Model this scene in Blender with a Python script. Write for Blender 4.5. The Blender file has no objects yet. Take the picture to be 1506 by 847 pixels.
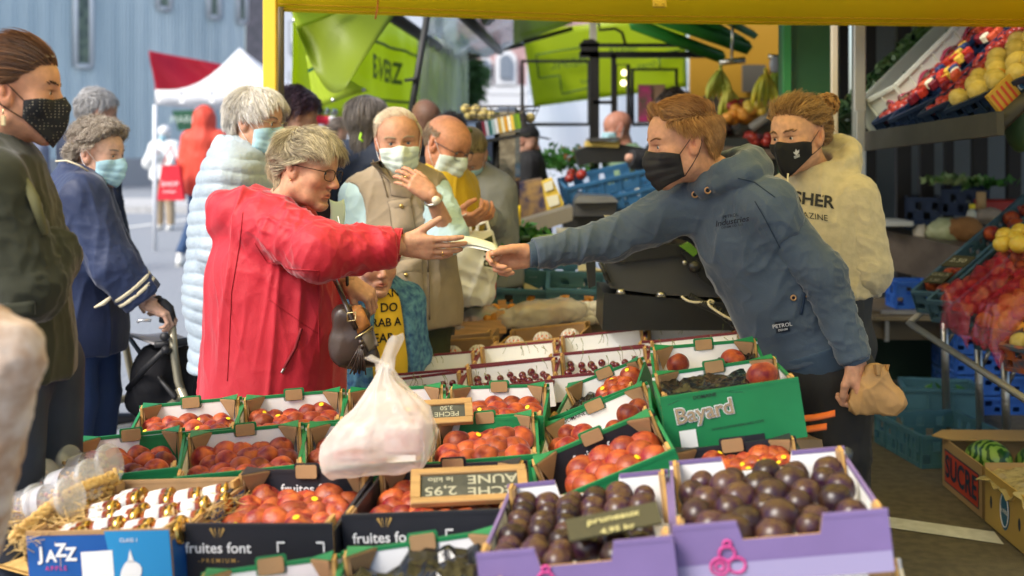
import bpy, math, random
import numpy as np
from mathutils import Vector, Matrix
from mathutils.bvhtree import BVHTree
random.seed(7); RNG = np.random.default_rng(11)
SC = bpy.context.scene
# ---------------------------------------------------------------- camera, world, sun, exposure
EYE, FPX, CX, HY = 1.45, 1920.0, 753.0, 205.0
cam_d = bpy.data.cameras.new('camera'); cam = bpy.data.objects.new('camera', cam_d); SC.collection.objects.link(cam)
cam.location = (0, 0, EYE); cam.rotation_euler = (math.pi/2, 0, 0)
cam_d.sensor_width = 36; cam_d.lens = FPX*36/1506; cam_d.shift_y = -(423.5-HY)/1506
cam_d.clip_start = 0.05; cam_d.clip_end = 600
cam_d.dof.use_dof = True; cam_d.dof.focus_distance = 3.75; cam_d.dof.aperture_fstop = 2.6
SC.camera = cam
W = bpy.data.worlds.new('World'); SC.world = W; W.use_nodes = True
nt = W.node_tree; bg = nt.nodes['Background']; bg.inputs[1].default_value = 0.145
sky = nt.nodes.new('ShaderNodeTexSky'); sky.sky_type = 'NISHITA'; sky.sun_disc = False
SUN_EL, SUN_AZ = math.radians(44), math.radians(232)
sky.sun_elevation = SUN_EL; sky.sun_rotation = SUN_AZ; sky.air_density = 1.0; sky.dust_density = 3.0; sky.ozone_density = 1.0
nt.links.new(sky.outputs[0], bg.inputs[0])
sun_d = bpy.data.lights.new('sun', 'SUN'); sun = bpy.data.objects.new('sun', sun_d); SC.collection.objects.link(sun)
sun_d.energy = 2.2; sun_d.angle = math.radians(26); sun_d.color = (1, .965, .90)
_sd = Vector((math.sin(SUN_AZ)*math.cos(SUN_EL), math.cos(SUN_AZ)*math.cos(SUN_EL), math.sin(SUN_EL)))
sun.rotation_euler = _sd.to_track_quat('Z', 'Y').to_euler()
SC.view_settings.view_transform = 'Standard'; SC.view_settings.look = 'None'
SC.view_settings.exposure = .92; SC.view_settings.gamma = 1
SC.render.engine = 'CYCLES'
SC.cycles.use_denoising = True; SC.cycles.max_bounces = 7; SC.cycles.transparent_max_bounces = 8
SC.cycles.diffuse_bounces = 4; SC.cycles.glossy_bounces = 3; SC.cycles.transmission_bounces = 5; SC.cycles.caustics_reflective = False; SC.cycles.caustics_refractive = False
SC.cycles.sample_clamp_indirect = 6
# ---------------------------------------------------------------- helpers
def P(px, py, Y): return np.array([(px-CX)/FPX*Y, Y, EYE-(py-HY)/FPX*Y])
def V(*a): return np.array(a, float)
def nrm(v): v = np.asarray(v, float); return v/(np.linalg.norm(v)+1e-12)
def srgb(h):
 if isinstance(h, str):
  c = [int(h[i:i+2], 16)/255 for i in (0, 2, 4)]
  return tuple(x/12.92 if x <= .04045 else ((x+.055)/1.055)**2.4 for x in c)
 return tuple(h)
def tag(o, label=None, cat=None, group=None, kind=None):
 if label: o['label'] = label
 if cat: o['category'] = cat
 if group: o['group'] = group
 if kind: o['kind'] = kind
 return o
def empty(name, loc=(0,0,0), label=None, cat=None, group=None, M=None):
 o = bpy.data.objects.new(name, None); SC.collection.objects.link(o); o.empty_display_size = .05
 if M is not None: o.matrix_world = M
 else: o.location = loc
 return tag(o, label, cat, group)
_M = {}
def mat(name, col=(.5,.5,.5), rough=.6, bump=None, var=None, metal=0, spec=.4, sheen=0, trans=0, alpha=1, transl=None, emit=None, attr=False, col2=None, vscale=None, coat=0, sss=0, stretch=None, objrand=0):
 """procedural material: base colour + noise variation + noise bump"""
 if name in _M: return _M[name]
 m = bpy.data.materials.new(name); m.use_nodes = True; _M[name] = m
 n = m.node_tree.nodes; L = m.node_tree.links; b = n['Principled BSDF']; out = n['Material Output']
 c = srgb(col)
 b.inputs['Roughness'].default_value = rough; b.inputs['Metallic'].default_value = metal
 b.inputs['Specular IOR Level'].default_value = spec
 if sheen: b.inputs['Sheen Weight'].default_value = sheen; b.inputs['Sheen Roughness'].default_value = .4
 if trans: b.inputs['Transmission Weight'].default_value = trans
 if coat: b.inputs['Coat Weight'].default_value = coat; b.inputs['Coat Roughness'].default_value = .08
 if sss: b.inputs['Subsurface Weight'].default_value = sss; b.inputs['Subsurface Radius'].default_value = (.012,.005,.003); b.inputs['Subsurface Scale'].default_value = 1
 tc = n.new('ShaderNodeTexCoord'); src = tc.outputs['Object']
 if stretch:
  mp = n.new('ShaderNodeMapping'); mp.inputs['Scale'].default_value = stretch; L.new(src, mp.inputs[0]); src = mp.outputs[0]
 colsock = None
 if var or col2:
  c2 = srgb(col2) if col2 else tuple(min(1, x*(1+var)) for x in c)
  c1 = c if col2 else tuple(x*(1-var) for x in c)
  nz = n.new('ShaderNodeTexNoise'); nz.inputs['Scale'].default_value = vscale or 8; nz.inputs['Detail'].default_value = 5
  L.new(src, nz.inputs['Vector'])
  if objrand:
   oi = n.new('ShaderNodeObjectInfo'); vm = n.new('ShaderNodeVectorMath'); vm.operation = 'ADD'
   mu = n.new('ShaderNodeMath'); mu.operation = 'MULTIPLY'; mu.inputs[1].default_value = 37; L.new(oi.outputs['Random'], mu.inputs[0])
   L.new(src, vm.inputs[0]); L.new(mu.outputs[0], vm.inputs[1]); L.new(vm.outputs[0], nz.inputs['Vector'])
  rp = n.new('ShaderNodeValToRGB'); rp.color_ramp.elements[0].position = .36; rp.color_ramp.elements[1].position = .64
  rp.color_ramp.elements[0].color = (*c1, 1); rp.color_ramp.elements[1].color = (*c2, 1)
  L.new(nz.outputs[0], rp.inputs[0]); colsock = rp.outputs[0]
 if attr:
  at = n.new('ShaderNodeAttribute'); at.attribute_name = 'Col'
  if colsock is None: colsock = at.outputs['Color']
  else:
   mx = n.new('ShaderNodeMix'); mx.data_type = 'RGBA'; mx.blend_type = 'MULTIPLY'; mx.inputs[0].default_value = 1
   L.new(colsock, mx.inputs[6]); L.new(at.outputs['Color'], mx.inputs[7]); colsock = mx.outputs[2]
 if objrand and colsock is not None:
  oi = n.new('ShaderNodeObjectInfo'); hs = n.new('ShaderNodeHueSaturation')
  mr = n.new('ShaderNodeMapRange'); mr.inputs[3].default_value = 1-objrand; mr.inputs[4].default_value = 1+objrand*.6
  L.new(oi.outputs['Random'], mr.inputs[0]); L.new(mr.outputs[0], hs.inputs['Value'])
  L.new(colsock, hs.inputs['Color']); colsock = hs.outputs[0]
 if colsock is not None: L.new(colsock, b.inputs['Base Color'])
 else: b.inputs['Base Color'].default_value = (*c, 1)
 if bump:
  bs, st, ds = (bump+(.003,))[:3]
  nb = n.new('ShaderNodeTexNoise'); nb.inputs['Scale'].default_value = bs; nb.inputs['Detail'].default_value = 4; L.new(src, nb.inputs['Vector'])
  bp = n.new('ShaderNodeBump'); bp.inputs['Strength'].default_value = st; bp.inputs['Distance'].default_value = ds
  L.new(nb.outputs[0], bp.inputs['Height']); L.new(bp.outputs[0], b.inputs['Normal'])
 if emit: b.inputs['Emission Color'].default_value = (*srgb(emit[0]), 1); b.inputs['Emission Strength'].default_value = emit[1]
 surf = b.outputs[0]
 if transl:
  tr = n.new('ShaderNodeBsdfTranslucent'); tcx = srgb(transl[1]) if len(transl) > 1 else c
  tr.inputs[0].default_value = (*tcx, 1); ms = n.new('ShaderNodeMixShader'); ms.inputs[0].default_value = transl[0]
  L.new(surf, ms.inputs[1]); L.new(tr.outputs[0], ms.inputs[2]); surf = ms.outputs[0]
 if alpha < 1:
  tp = n.new('ShaderNodeBsdfTransparent'); ms = n.new('ShaderNodeMixShader'); ms.inputs[0].default_value = alpha
  L.new(tp.outputs[0], ms.inputs[1]); L.new(surf, ms.inputs[2]); surf = ms.outputs[0]
 L.new(surf, out.inputs[0])
 return m
def link_mesh(name, verts, faces, mats, parent=None, smooth=False, midx=None, cols=None, world=True):
 me = bpy.data.meshes.new(name)
 verts = np.asarray(verts, np.float32).reshape(-1, 3)
 if isinstance(faces, np.ndarray) and faces.ndim == 2:
  nf, k = faces.shape
  me.vertices.add(len(verts)); me.vertices.foreach_set('co', verts.ravel())
  me.loops.add(nf*k); me.loops.foreach_set('vertex_index', faces.astype(np.int32).ravel())
  me.polygons.add(nf); me.polygons.foreach_set('loop_start', np.arange(0, nf*k, k, dtype=np.int32))
  me.update(calc_edges=True)
 else:
  me.from_pydata([tuple(map(float, v)) for v in verts], [], [tuple(int(i) for i in f) for f in faces])
 for m in (mats if isinstance(mats, (list, tuple)) else [mats]): me.materials.append(m)
 if midx is not None: me.polygons.foreach_set('material_index', np.asarray(midx, np.int32))
 if smooth is True: me.polygons.foreach_set('use_smooth', np.ones(len(me.polygons), bool))
 elif smooth is not False: me.polygons.foreach_set('use_smooth', np.asarray(smooth, bool))
 if cols is not None:
  a = me.color_attributes.new('Col', 'FLOAT_COLOR', 'POINT'); cc = np.ones((len(verts), 4), np.float32); cc[:, :3] = cols
  a.data.foreach_set('color', cc.ravel())
 me.validate(); me.update()
 o = bpy.data.objects.new(name, me); SC.collection.objects.link(o)
 if parent is not None:
  o.parent = parent
  if world: o.matrix_parent_inverse = parent_world(parent).inverted()
 return o
def parent_world(o):
 m = o.matrix_basis.copy()
 if o.parent: m = parent_world(o.parent) @ o.matrix_parent_inverse @ m
 return m
class MB:
 """collects shapes into one mesh; M maps local to world"""
 def __init__(s, M=None): s.v = []; s.f = []; s.m = []; s.sm = []; s.n = 0; s.M = M
 def add(s, vs, fs, mi=0, sm=False):
  vs = np.asarray(vs, float).reshape(-1, 3); s.v.append(vs)
  for f in fs: s.f.append([int(i)+s.n for i in f]); s.m.append(mi); s.sm.append(sm)
  s.n += len(vs); return s
 def box(s, c, d, mi=0, R=None, bev=0):
  c = np.asarray(c, float); d = np.asarray(d, float)/2
  if bev and bev < min(d):
   vs = []; 
   for ax in range(3):
    for sx in (-1,1):
     for sy in (-1,1):
      for sz in (-1,1):
       q = np.array([sx,sy,sz])*(d-bev); q[ax] += [sx,sy,sz][ax]*bev; vs.append(q)
   vs = np.array(vs); hull = convex(vs)
   if R is not None: vs = vs @ np.asarray(R).T
   return s.add(vs+c, hull, mi)
  vs = np.array([[x,y,z] for x in (-1,1) for y in (-1,1) for z in (-1,1)])*d
  if R is not None: vs = vs @ np.asarray(R).T
  return s.add(vs+c, [(0,1,3,2),(4,6,7,5),(0,4,5,1),(2,3,7,6),(0,2,6,4),(1,5,7,3)], mi)
 def tube(s, pts, r, seg=8, mi=0, sm=True, caps=True):
  pts = [np.asarray(p, float) for p in pts]; n = len(pts)
  rs = r if hasattr(r, '__len__') else [r]*n
  t0 = nrm(pts[1]-pts[0]); a = nrm(np.cross(t0, [0,0,1] if abs(t0[2]) < .9 else [1,0,0])); vs = []
  for i in range(n):
   t = nrm(pts[min(i+1,n-1)]-pts[max(i-1,0)]); a = nrm(a-t*np.dot(a,t)); b = np.cross(t, a)
   for k in range(seg):
    q = 2*math.pi*k/seg; vs.append(pts[i]+rs[i]*(math.cos(q)*a+math.sin(q)*b))
  fs = [(i*seg+k, i*seg+(k+1)%seg, (i+1)*seg+(k+1)%seg, (i+1)*seg+k) for i in range(n-1) for k in range(seg)]
  if caps: fs += [tuple(range(seg))[::-1], tuple((n-1)*seg+k for k in range(seg))]
  return s.add(vs, fs, mi, sm)
 def prism(s, poly, o, u, v, w, mi=0):
  """polygon in (u,v) extruded along w vector"""
  o, u, v, w = (np.asarray(x, float) for x in (o,u,v,w)); n = len(poly)
  a = [o+u*p[0]+v*p[1] for p in poly]; vs = a+[p+w for p in a]
  fs = [tuple(range(n)), tuple(range(2*n-1, n-1, -1))]+[(i, i+n, (i+1)%n+n, (i+1)%n) for i in range(n)]
  return s.add(vs, fs, mi)
 def sphere(s, c, r, mi=0, seg=14, rings=9, R=None):
  r = np.asarray(r if hasattr(r, '__len__') else [r]*3, float); vs = [(0,0,1)]; fs = []
  for i in range(1, rings):
   for k in range(seg):
    a, b = math.pi*i/rings, 2*math.pi*k/seg; vs.append((math.sin(a)*math.cos(b), math.sin(a)*math.sin(b), math.cos(a)))
  vs.append((0,0,-1)); vs = np.array(vs)*r
  if R is not None: vs = vs @ np.asarray(R).T
  for k in range(seg):
   fs.append((0, 1+k, 1+(k+1)%seg)); fs.append((len(vs)-1, 1+(rings-2)*seg+(k+1)%seg, 1+(rings-2)*seg+k))
   for i in range(rings-2): fs.append((1+i*seg+k, 1+(i+1)*seg+k, 1+(i+1)*seg+(k+1)%seg, 1+i*seg+(k+1)%seg))
  return s.add(vs+np.asarray(c, float), fs, mi, True)
 def grid(s, f, nu, nv, mi=0, sm=True, thick=0):
  vs = np.array([f(i/(nu-1), j/(nv-1)) for i in range(nu) for j in range(nv)], float)
  fs = [(i*nv+j, (i+1)*nv+j, (i+1)*nv+j+1, i*nv+j+1) for i in range(nu-1) for j in range(nv-1)]
  if thick:
   nn = vnormals(vs, np.array(fs)); k = len(vs); s2 = vs-nn*thick
   ring = [i*nv for i in range(nu)]+[(nu-1)*nv+j for j in range(1,nv)]+[i*nv+nv-1 for i in range(nu-2,-1,-1)]+[j for j in range(nv-2,0,-1)]
   fs = fs+[tuple(k+a for a in f_[::-1]) for f_ in fs]+[(ring[i], ring[i]+k, ring[(i+1)%len(ring)]+k, ring[(i+1)%len(ring)]) for i in range(len(ring))]
   vs = np.vstack([vs, s2])
  return s.add(vs, fs, mi, sm)
 def text(s, txt, size, o, u, v, mi=0, align='CENTER', bold=0, shear=0, space=1, depth=.0008, off=.0012):
  """flat lettering; o centre, u right, v up (world/local of this MB)"""
  vs, fs = textmesh(txt, align, bold, shear, space)
  u, v = nrm(u), nrm(v); w = np.cross(u, v); o = np.asarray(o, float)
  pts = o+np.outer(vs[:,0]*size, u)+np.outer(vs[:,1]*size, v)+w*off
  return s.add(pts, fs, mi)
 def build(s, name, mats, parent=None, smooth=None):
  v = np.vstack(s.v)
  if s.M is not None: v = v @ np.array(s.M)[:3,:3].T + np.array(s.M)[:3,3]
  return link_mesh(name, v, s.f, mats, parent, smooth=s.sm if smooth is None else smooth, midx=s.m)
def convex(vs):
 import bmesh
 bm = bmesh.new(); [bm.verts.new(v) for v in vs]; bmesh.ops.convex_hull(bm, input=bm.verts)
 bmesh.ops.dissolve_limit(bm, angle_limit=.01, verts=bm.verts, edges=bm.edges)
 bm.verts.ensure_lookup_table(); idx = {}
 for v in bm.verts:
  idx[v.index] = int(np.argmin(((vs-np.array(v.co))**2).sum(1)))
 bm.verts.index_update(); idx = {v.index: int(np.argmin(((vs-np.array(v.co))**2).sum(1))) for v in bm.verts}
 f = [tuple(idx[v.index] for v in fc.verts) for fc in bm.faces]; bm.free(); return f
_T = {}
def textmesh(txt, align='CENTER', bold=0, shear=0, space=1):
 k = (txt, align, bold, shear, space)
 if k in _T: return _T[k]
 cu = bpy.data.curves.new('t', 'FONT'); cu.body = txt; cu.align_x = align; cu.align_y = 'CENTER'; cu.offset = bold; cu.shear = shear; cu.space_character = space; cu.resolution_u = 3
 ob = bpy.data.objects.new('t', cu); SC.collection.objects.link(ob)
 dg = bpy.context.evaluated_depsgraph_get(); me = bpy.data.meshes.new_from_object(ob.evaluated_get(dg))
 vs = np.array([v.co[:] for v in me.vertices]); fs = [tuple(p.vertices) for p in me.polygons]
 bpy.data.objects.remove(ob); bpy.data.curves.remove(cu); bpy.data.meshes.remove(me)
 _T[k] = (vs, fs); return _T[k]
def vnormals(v, f):
 f = np.asarray(f); n = np.zeros_like(v)
 a = np.cross(v[f[:,2]]-v[f[:,0]], v[f[:,-1]]-v[f[:,1]])
 for k in range(f.shape[1]):
  for c in range(3): n[:,c] += np.bincount(f[:,k], a[:,c], len(v))
 return n/(np.linalg.norm(n, axis=1, keepdims=True)+1e-12)
def basis(x=None, y=None, z=None):
 """rotation with given approx axes (first given wins)"""
 if y is not None and z is not None: y = nrm(y); x = nrm(np.cross(y, z)); z = np.cross(x, y)
 elif x is not None and z is not None: x = nrm(x); y = nrm(np.cross(z, x)); z = np.cross(x, y)
 elif x is not None and y is not None: x = nrm(x); z = nrm(np.cross(x, y)); y = np.cross(z, x)
 return np.stack([x, y, z], 1)
def M4(R, o):
 m = np.eye(4); m[:3,:3] = R; m[:3,3] = o; return Matrix([list(map(float, r)) for r in m])
def chaik(pts, it=2):
 p = [np.asarray(q, float) for q in pts]
 for _ in range(it): p = [p[0]]+[x for a, b in zip(p[:-1], p[1:]) for x in (lerp(a,b,.25), lerp(a,b,.75))]+[p[-1]]
 return p
# vectorised value noise
def _h(i, j, k):
 n = (i*374761393+j*668265263+k*2147483647*3+i*k*97) & 0xffffffff
 n = ((n ^ (n >> 13))*1274126177) & 0xffffffff
 return ((n ^ (n >> 16)) & 0xffff)/32767.5-1
def noise3(p):
 p = np.asarray(p, float); i = np.floor(p).astype(np.int64); f = p-i; f = f*f*(3-2*f); r = 0
 for a in (0,1):
  for b in (0,1):
   for c in (0,1):
    w = (f[:,0] if a else 1-f[:,0])*(f[:,1] if b else 1-f[:,1])*(f[:,2] if c else 1-f[:,2])
    r = r+w*_h(i[:,0]+a, i[:,1]+b, i[:,2]+c)
 return r
def lerp(a, b, t): return a+(b-a)*t
# ---------------------------------------------------------------- signed distance modelling
def cap(p0, p1, r0, r1=None, k=.03, flat=None, end=0, start=0, sub=False):
 """tapered capsule; flat=(axis, scale) squashes; end/start=1 gives a cut end"""
 return dict(t='c', p0=np.asarray(p0,float), p1=np.asarray(p1,float), r0=r0, r1=r0 if r1 is None else r1, k=k, flat=flat, end=end, start=start, sub=sub)
def ell(c, r, R=None, k=.03, sub=False): return dict(t='e', c=np.asarray(c,float), r=np.asarray(r,float), R=R, k=k, sub=sub)
def plane(o, n, k=.01): return dict(t='p', o=np.asarray(o,float), n=nrm(n), k=k)   # removes the side n points to
def prim_d(q, g):
 if q['t'] == 'c':
  d = q['p1']-q['p0']; L2 = max(d@d, 1e-9); a = g-q['p0'].astype(g.dtype); t = (a@d.astype(g.dtype))/L2; tc = np.clip(t, 0, 1)
  e = a-tc[...,None]*d.astype(g.dtype)
  if q['flat'] is not None:
   ax, s = q['flat']; ax = nrm(ax).astype(g.dtype); c = e@ax; e = e+(c*(1/s-1))[...,None]*ax
  dd = np.sqrt((e*e).sum(-1))-(q['r0']+(q['r1']-q['r0'])*tc)
  L = math.sqrt(L2)
  if q['end']: dd = np.maximum(dd, (t-1)*L)
  if q['start']: dd = np.maximum(dd, -t*L)
  return dd
 if q['t'] == 'e':
  a = g-q['c'].astype(g.dtype)
  if q['R'] is not None: a = a@np.asarray(q['R'], g.dtype)
  r = q['r'].astype(g.dtype); k0 = np.sqrt(((a/r)**2).sum(-1)); k1 = np.sqrt(((a/(r*r))**2).sum(-1))+1e-6
  return k0*(k0-1)/k1
def prim_box(q, m):
 if q['t'] == 'c':
  r = max(q['r0'], q['r1'])
  if q['flat'] is not None: r = r*max(1, q['flat'][1])
  return np.minimum(q['p0'], q['p1'])-r-m, np.maximum(q['p0'], q['p1'])+r+m
 r = max(q['r']) if q['R'] is not None else q['r']
 return q['c']-r-m, q['c']+r+m
def sdf_at(prims, pts):
 f = np.full(len(pts), 9.0)
 for q in prims:
  if q['t'] == 'p': f = np.maximum(f, (pts-q['o'])@q['n']); continue
  d = prim_d(q, pts)
  f = smax(f, -d, q['k']) if q['sub'] else smin(f, d, q['k'])
 return f
def smin(a, b, k): h = np.maximum(k-np.abs(a-b), 0)/k; return np.minimum(a, b)-h*h*k*.25
def smax(a, b, k): h = np.maximum(k-np.abs(a-b), 0)/k; return np.maximum(a, b)+h*h*k*.25
def sdf_mesh(prims, vox, grow=0.0):
 adds = [q for q in prims if q['t'] != 'p' and not q['sub']]
 lo = np.min([prim_box(q, .02)[0] for q in adds], 0)-grow; hi = np.max([prim_box(q, .02)[1] for q in adds], 0)+grow
 n = np.ceil((hi-lo)/vox).astype(int)+1
 ax = [(lo[i]+np.arange(n[i])*vox).astype(np.float32) for i in range(3)]
 f = np.full(n, .5, np.float32)
 for q in prims:
  if q['t'] == 'p':
   g = ax[0][:,None,None]*q['n'][0]+ax[1][None,:,None]*q['n'][1]+ax[2][None,None,:]*q['n'][2]-q['o']@q['n']
   f = smax(f, g.astype(np.float32), q['k']); continue
  a, b = prim_box(q, q['k']+2*vox+grow)
  i0 = np.clip(np.floor((a-lo)/vox).astype(int), 0, n-1); i1 = np.clip(np.ceil((b-lo)/vox).astype(int)+1, 1, n)
  if (i1 <= i0).any(): continue
  sl = tuple(slice(i0[i], i1[i]) for i in range(3))
  g = np.stack(np.meshgrid(*[ax[i][sl[i]] for i in range(3)], indexing='ij'), -1)
  d = prim_d(q, g)
  f[sl] = smax(f[sl], -d, q['k']) if q['sub'] else smin(f[sl], d, q['k'])
 f -= grow
 return nets(f, lo, vox)
def nets(f, lo, vox):
 s = f < 0; n = np.array(f.shape)
 c = np.zeros(n-1, np.int8)
 for dx in (0,1):
  for dy in (0,1):
   for dz in (0,1): c += s[dx:n[0]-1+dx, dy:n[1]-1+dy, dz:n[2]-1+dz]
 act = (c > 0) & (c < 8); ijk = np.argwhere(act); idx = np.full(n-1, -1, np.int64); idx[act] = np.arange(len(ijk))
 acc = np.zeros((len(ijk), 3)); cnt = np.zeros(len(ijk)); cor = [(a,b,c_) for a in (0,1) for b in (0,1) for c_ in (0,1)]
 vals = {o: f[ijk[:,0]+o[0], ijk[:,1]+o[1], ijk[:,2]+o[2]] for o in cor}
 for a in cor:
  for d in range(3):
   if a[d] == 0:
    b = list(a); b[d] = 1; b = tuple(b); va, vb = vals[a], vals[b]; m = (va < 0) != (vb < 0)
    t = np.where(m, va/(va-vb+1e-12), 0); p = np.array(a, float)[None].repeat(len(ijk), 0); p[:,d] = t
    acc[m] += p[m]; cnt[m] += 1
 v = lo+(ijk+acc/cnt[:,None])*vox
 fs = []
 for d in range(3):
  e = [slice(1, n[i]-1) for i in range(3)]; e[d] = slice(0, n[d]-1); e2 = list(e); e2[d] = slice(1, n[d])
  a_, b_ = s[tuple(e)], s[tuple(e2)]; m = np.argwhere(a_ != b_); flip = a_[tuple(m.T)]
  q = m+np.array([0 if i == d else 1 for i in range(3)]); u, w = (d+1)%3, (d+2)%3
  def at(du, dw):
   r = q.copy(); r[:,u] -= du; r[:,w] -= dw; return idx[tuple(r.T)]
  Q = np.stack([at(1,1), at(0,1), at(0,0), at(1,0)], 1); Q[~flip] = Q[~flip][:, ::-1]; fs.append(Q)
 return v, np.vstack(fs)
def smooth_mesh(v, f, it=2, lam=.5):
 e = np.vstack([f[:, [i, (i+1)%f.shape[1]]] for i in range(f.shape[1])]); deg = np.bincount(e[:,0], minlength=len(v))+np.bincount(e[:,1], minlength=len(v))
 for _ in range(it):
  a = np.zeros_like(v)
  for c in range(3): a[:,c] = np.bincount(e[:,0], v[e[:,1],c], len(v))+np.bincount(e[:,1], v[e[:,0],c], len(v))
  v = v+(a/np.maximum(deg,1)[:,None]-v)*lam
 return v
def fold(v, f, layers):
 """cloth folds: layer = (run direction, length along, width across, amplitude, centre or None, radius)"""
 n = vnormals(v, f); d = np.zeros(len(v))
 for i, (ax, la, lc, amp, c, rad) in enumerate(layers):
  ax = nrm(ax); al = v@ax; rest = v-np.outer(al, ax); w = noise3(v*7+i*9)*.35*lc
  q = rest/lc+np.outer(al/la, ax)+w[:,None]/lc*.8+i*17.3
  s = (1-np.clip(np.abs(noise3(q))*1.5,0,1))**2.2*1.5-.5; s2 = noise3(q*.55+5)*.7
  m = 1 if c is None else np.exp(-(((v-np.asarray(c))**2).sum(1))/(rad*rad))
  d += amp*.8*(s*.75+s2)*m
 for q, am in ((34., .0010), (15., .0007)): d += am*((1-np.clip(np.abs(noise3(v*np.array([1,1,.55])*q+3.3))*1.6,0,1))**2-.25)
 return v+n*d[:,None]
# ---------------------------------------------------------------- the setting
asph = mat('asphalt', (.20,.22,.25), .85, bump=(160,.5,.004), col2=(.27,.29,.32), vscale=30)
g = MB(); g.add([(-60,-8,0),(60,-8,0),(60,140,0),(-60,140,0)], [(0,1,2,3)]); tag(g.build('ground', asph), kind='structure')
g = MB(); g.add([(1.15,2.2,.004),(9,2.2,.004),(9,11,.004),(1.15,11,.004)], [(0,1,2,3)]); tag(g.build('painted_shade_ground', mat('asphalt_painted_shade', (.11,.095,.065), .8, bump=(200,.7,.005), col2=(.16,.135,.09), vscale=22)), kind='structure')  # same asphalt again; shade under the awning painted in as darker, browner colour
paint = mat('road_paint', (.62,.62,.58), .7, bump=(80,.4,.003), col2=(.75,.75,.72), vscale=20)
g = MB(); g.add([(P(1296,752,4.9)[0],5.02,.008),(P(1462,780,4.8)[0],4.80,.008),(P(1462,780,4.8)[0]-.02,4.65,.008),(P(1296,752,4.9)[0],4.86,.008)], [(3,2,1,0)]); tag(g.build('road_marking', paint), kind='structure')
g = MB(); a, b_ = P(150,345,20), P(345,312,25.5); g.add([(a[0]-.4,19.4,.006),(b_[0],25.2,.006),(b_[0],26.0,.006),(a[0]-.4,20.1,.006)], [(0,1,2,3)]); tag(g.build('road_marking', paint), kind='structure')
g = MB(); g.box((P(190,290,27)[0]-2,27.4,.07), (14,3.5,.14)); tag(g.build('pavement', mat('kerb_stone', (.42,.42,.42), .85, bump=(40,.5,.006), var=.1)), kind='structure')
def quad(b, A, B, C, D, nu=2, nv=2, wave=None, mi=0, thick=.003, sm=True):
 """A-B bottom/left..right, D-C top; wave(u,v)->offset vector"""
 A, B, C, D = (np.asarray(x, float) for x in (A,B,C,D))
 b.grid(lambda u, v: lerp(lerp(A,B,u), lerp(D,C,u), v)+(wave(u,v) if wave else 0), nu, nv, mi, sm, thick)
def poly_px(b, pts, Y, dy=.02, mi=0):
 """flat outline with its own thickness at distance Y (or per point)"""
 P_ = [P(p[0], p[1], p[2] if len(p) > 2 else Y) for p in pts]; n = len(P_); w = V(0,dy,0)
 b.add(P_+[p+w for p in P_], [tuple(range(n)), tuple(range(2*n-1,n-1,-1))]+[(i,i+n,(i+1)%n+n,(i+1)%n) for i in range(n)], mi)
# corrugated building on the left
def left_building():
 root = empty('building', (float(P(120,0,38)[0]),38,0), 'long pale blue corrugated metal building with narrow windows across the street', 'building')
 fm = mat('corrugated_facade', (.42,.54,.60), .35, metal=.15, spec=.5, bump=(1.2,.5,.05), col2=(.62,.74,.79), vscale=.5, stretch=(1,1,.15))
 A, B = P(-260,231,33.5), P(361,231,44); z0, z1 = .85, 13.5; n = 420; vs = []; fs = []
 d = nrm(V(B[0]-A[0], B[1]-A[1], 0)); nn = V(d[1], -d[0], 0)
 for i in range(n):
  p = lerp(A, B, i/(n-1)); o = nn*(.03*math.sin(i*math.pi/2)+.015*math.sin(i*.37)); vs += [V(p[0],p[1],z0)+o, V(p[0],p[1],z1)+o]
 fs = [(2*i, 2*i+2, 2*i+3, 2*i+1) for i in range(n-1)]; b = MB(); b.add(vs, fs, 0, False); b.build('facade', fm, root)
 b = MB(); b.add([V(A[0],A[1],-.0)+nn*.1, V(B[0],B[1],0)+nn*.1, V(B[0],B[1],.86)+nn*.1, V(A[0],A[1],.86)+nn*.1, V(A[0],A[1],.86)-nn*.3, V(B[0],B[1],.86)-nn*.3], [(0,1,2,3),(3,2,5,4)]); b.build('plinth', mat('plinth_grey', (.36,.38,.40), .8), root)
 gl = mat('window_dark', (.05,.08,.08), .15, spec=.8, col2=(.16,.22,.16), vscale=3); fr = mat('window_frame_pale', (.6,.66,.7), .5)
 for (x0,x1,y0,y1) in ((108,131,-60,97),(229,247,-40,12),(304,319,-30,25),(347,359,-40,32)):
  t = ((x0+x1)/2+260)/621; tt = lerp(33.5,44,.0); 
  # intersect pixel ray with facade plane
  def hit(px): 
   k = (px-CX)/FPX; # X=kY on line A-B
   s = (k*A[1]-A[0])/((B[0]-A[0])-k*(B[1]-A[1])); return lerp(A,B,s)
  p0, p1 = hit(x0), hit(x1); za, zb = P(0,y1,p0[1])[2], P(0,y0,p0[1])[2]
  w = MB(); o = nn*.10; w.add([V(p0[0],p0[1],za)+o,V(p1[0],p1[1],za)+o,V(p1[0],p1[1],zb)+o,V(p0[0],p0[1],zb)+o], [(0,1,2,3)]); wf = MB(); 
  for q0,q1 in ((V(p0[0],p0[1],za),V(p1[0],p1[1],za)),(V(p0[0],p0[1],za),V(p0[0],p0[1],zb)),(V(p1[0],p1[1],za),V(p1[0],p1[1],zb))): wf.tube([q0+o,q1+o], .09, 4)
  f = wf.build('window', fr, root); w.build('pane', gl, f)
 return A, B
left_building()
b = MB(); c = P(378,100,46); b.box((c[0],46.6,9), (P(397,0,46)[0]-P(361,0,46)[0],1,18)); tag(b.build('brick_tower', mat('dark_brick', (.06,.065,.085), .85, bump=(6,.5,.03), col2=(.09,.09,.12), vscale=5)), 'dark brick stair tower at the end of the corrugated building', 'building')
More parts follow.
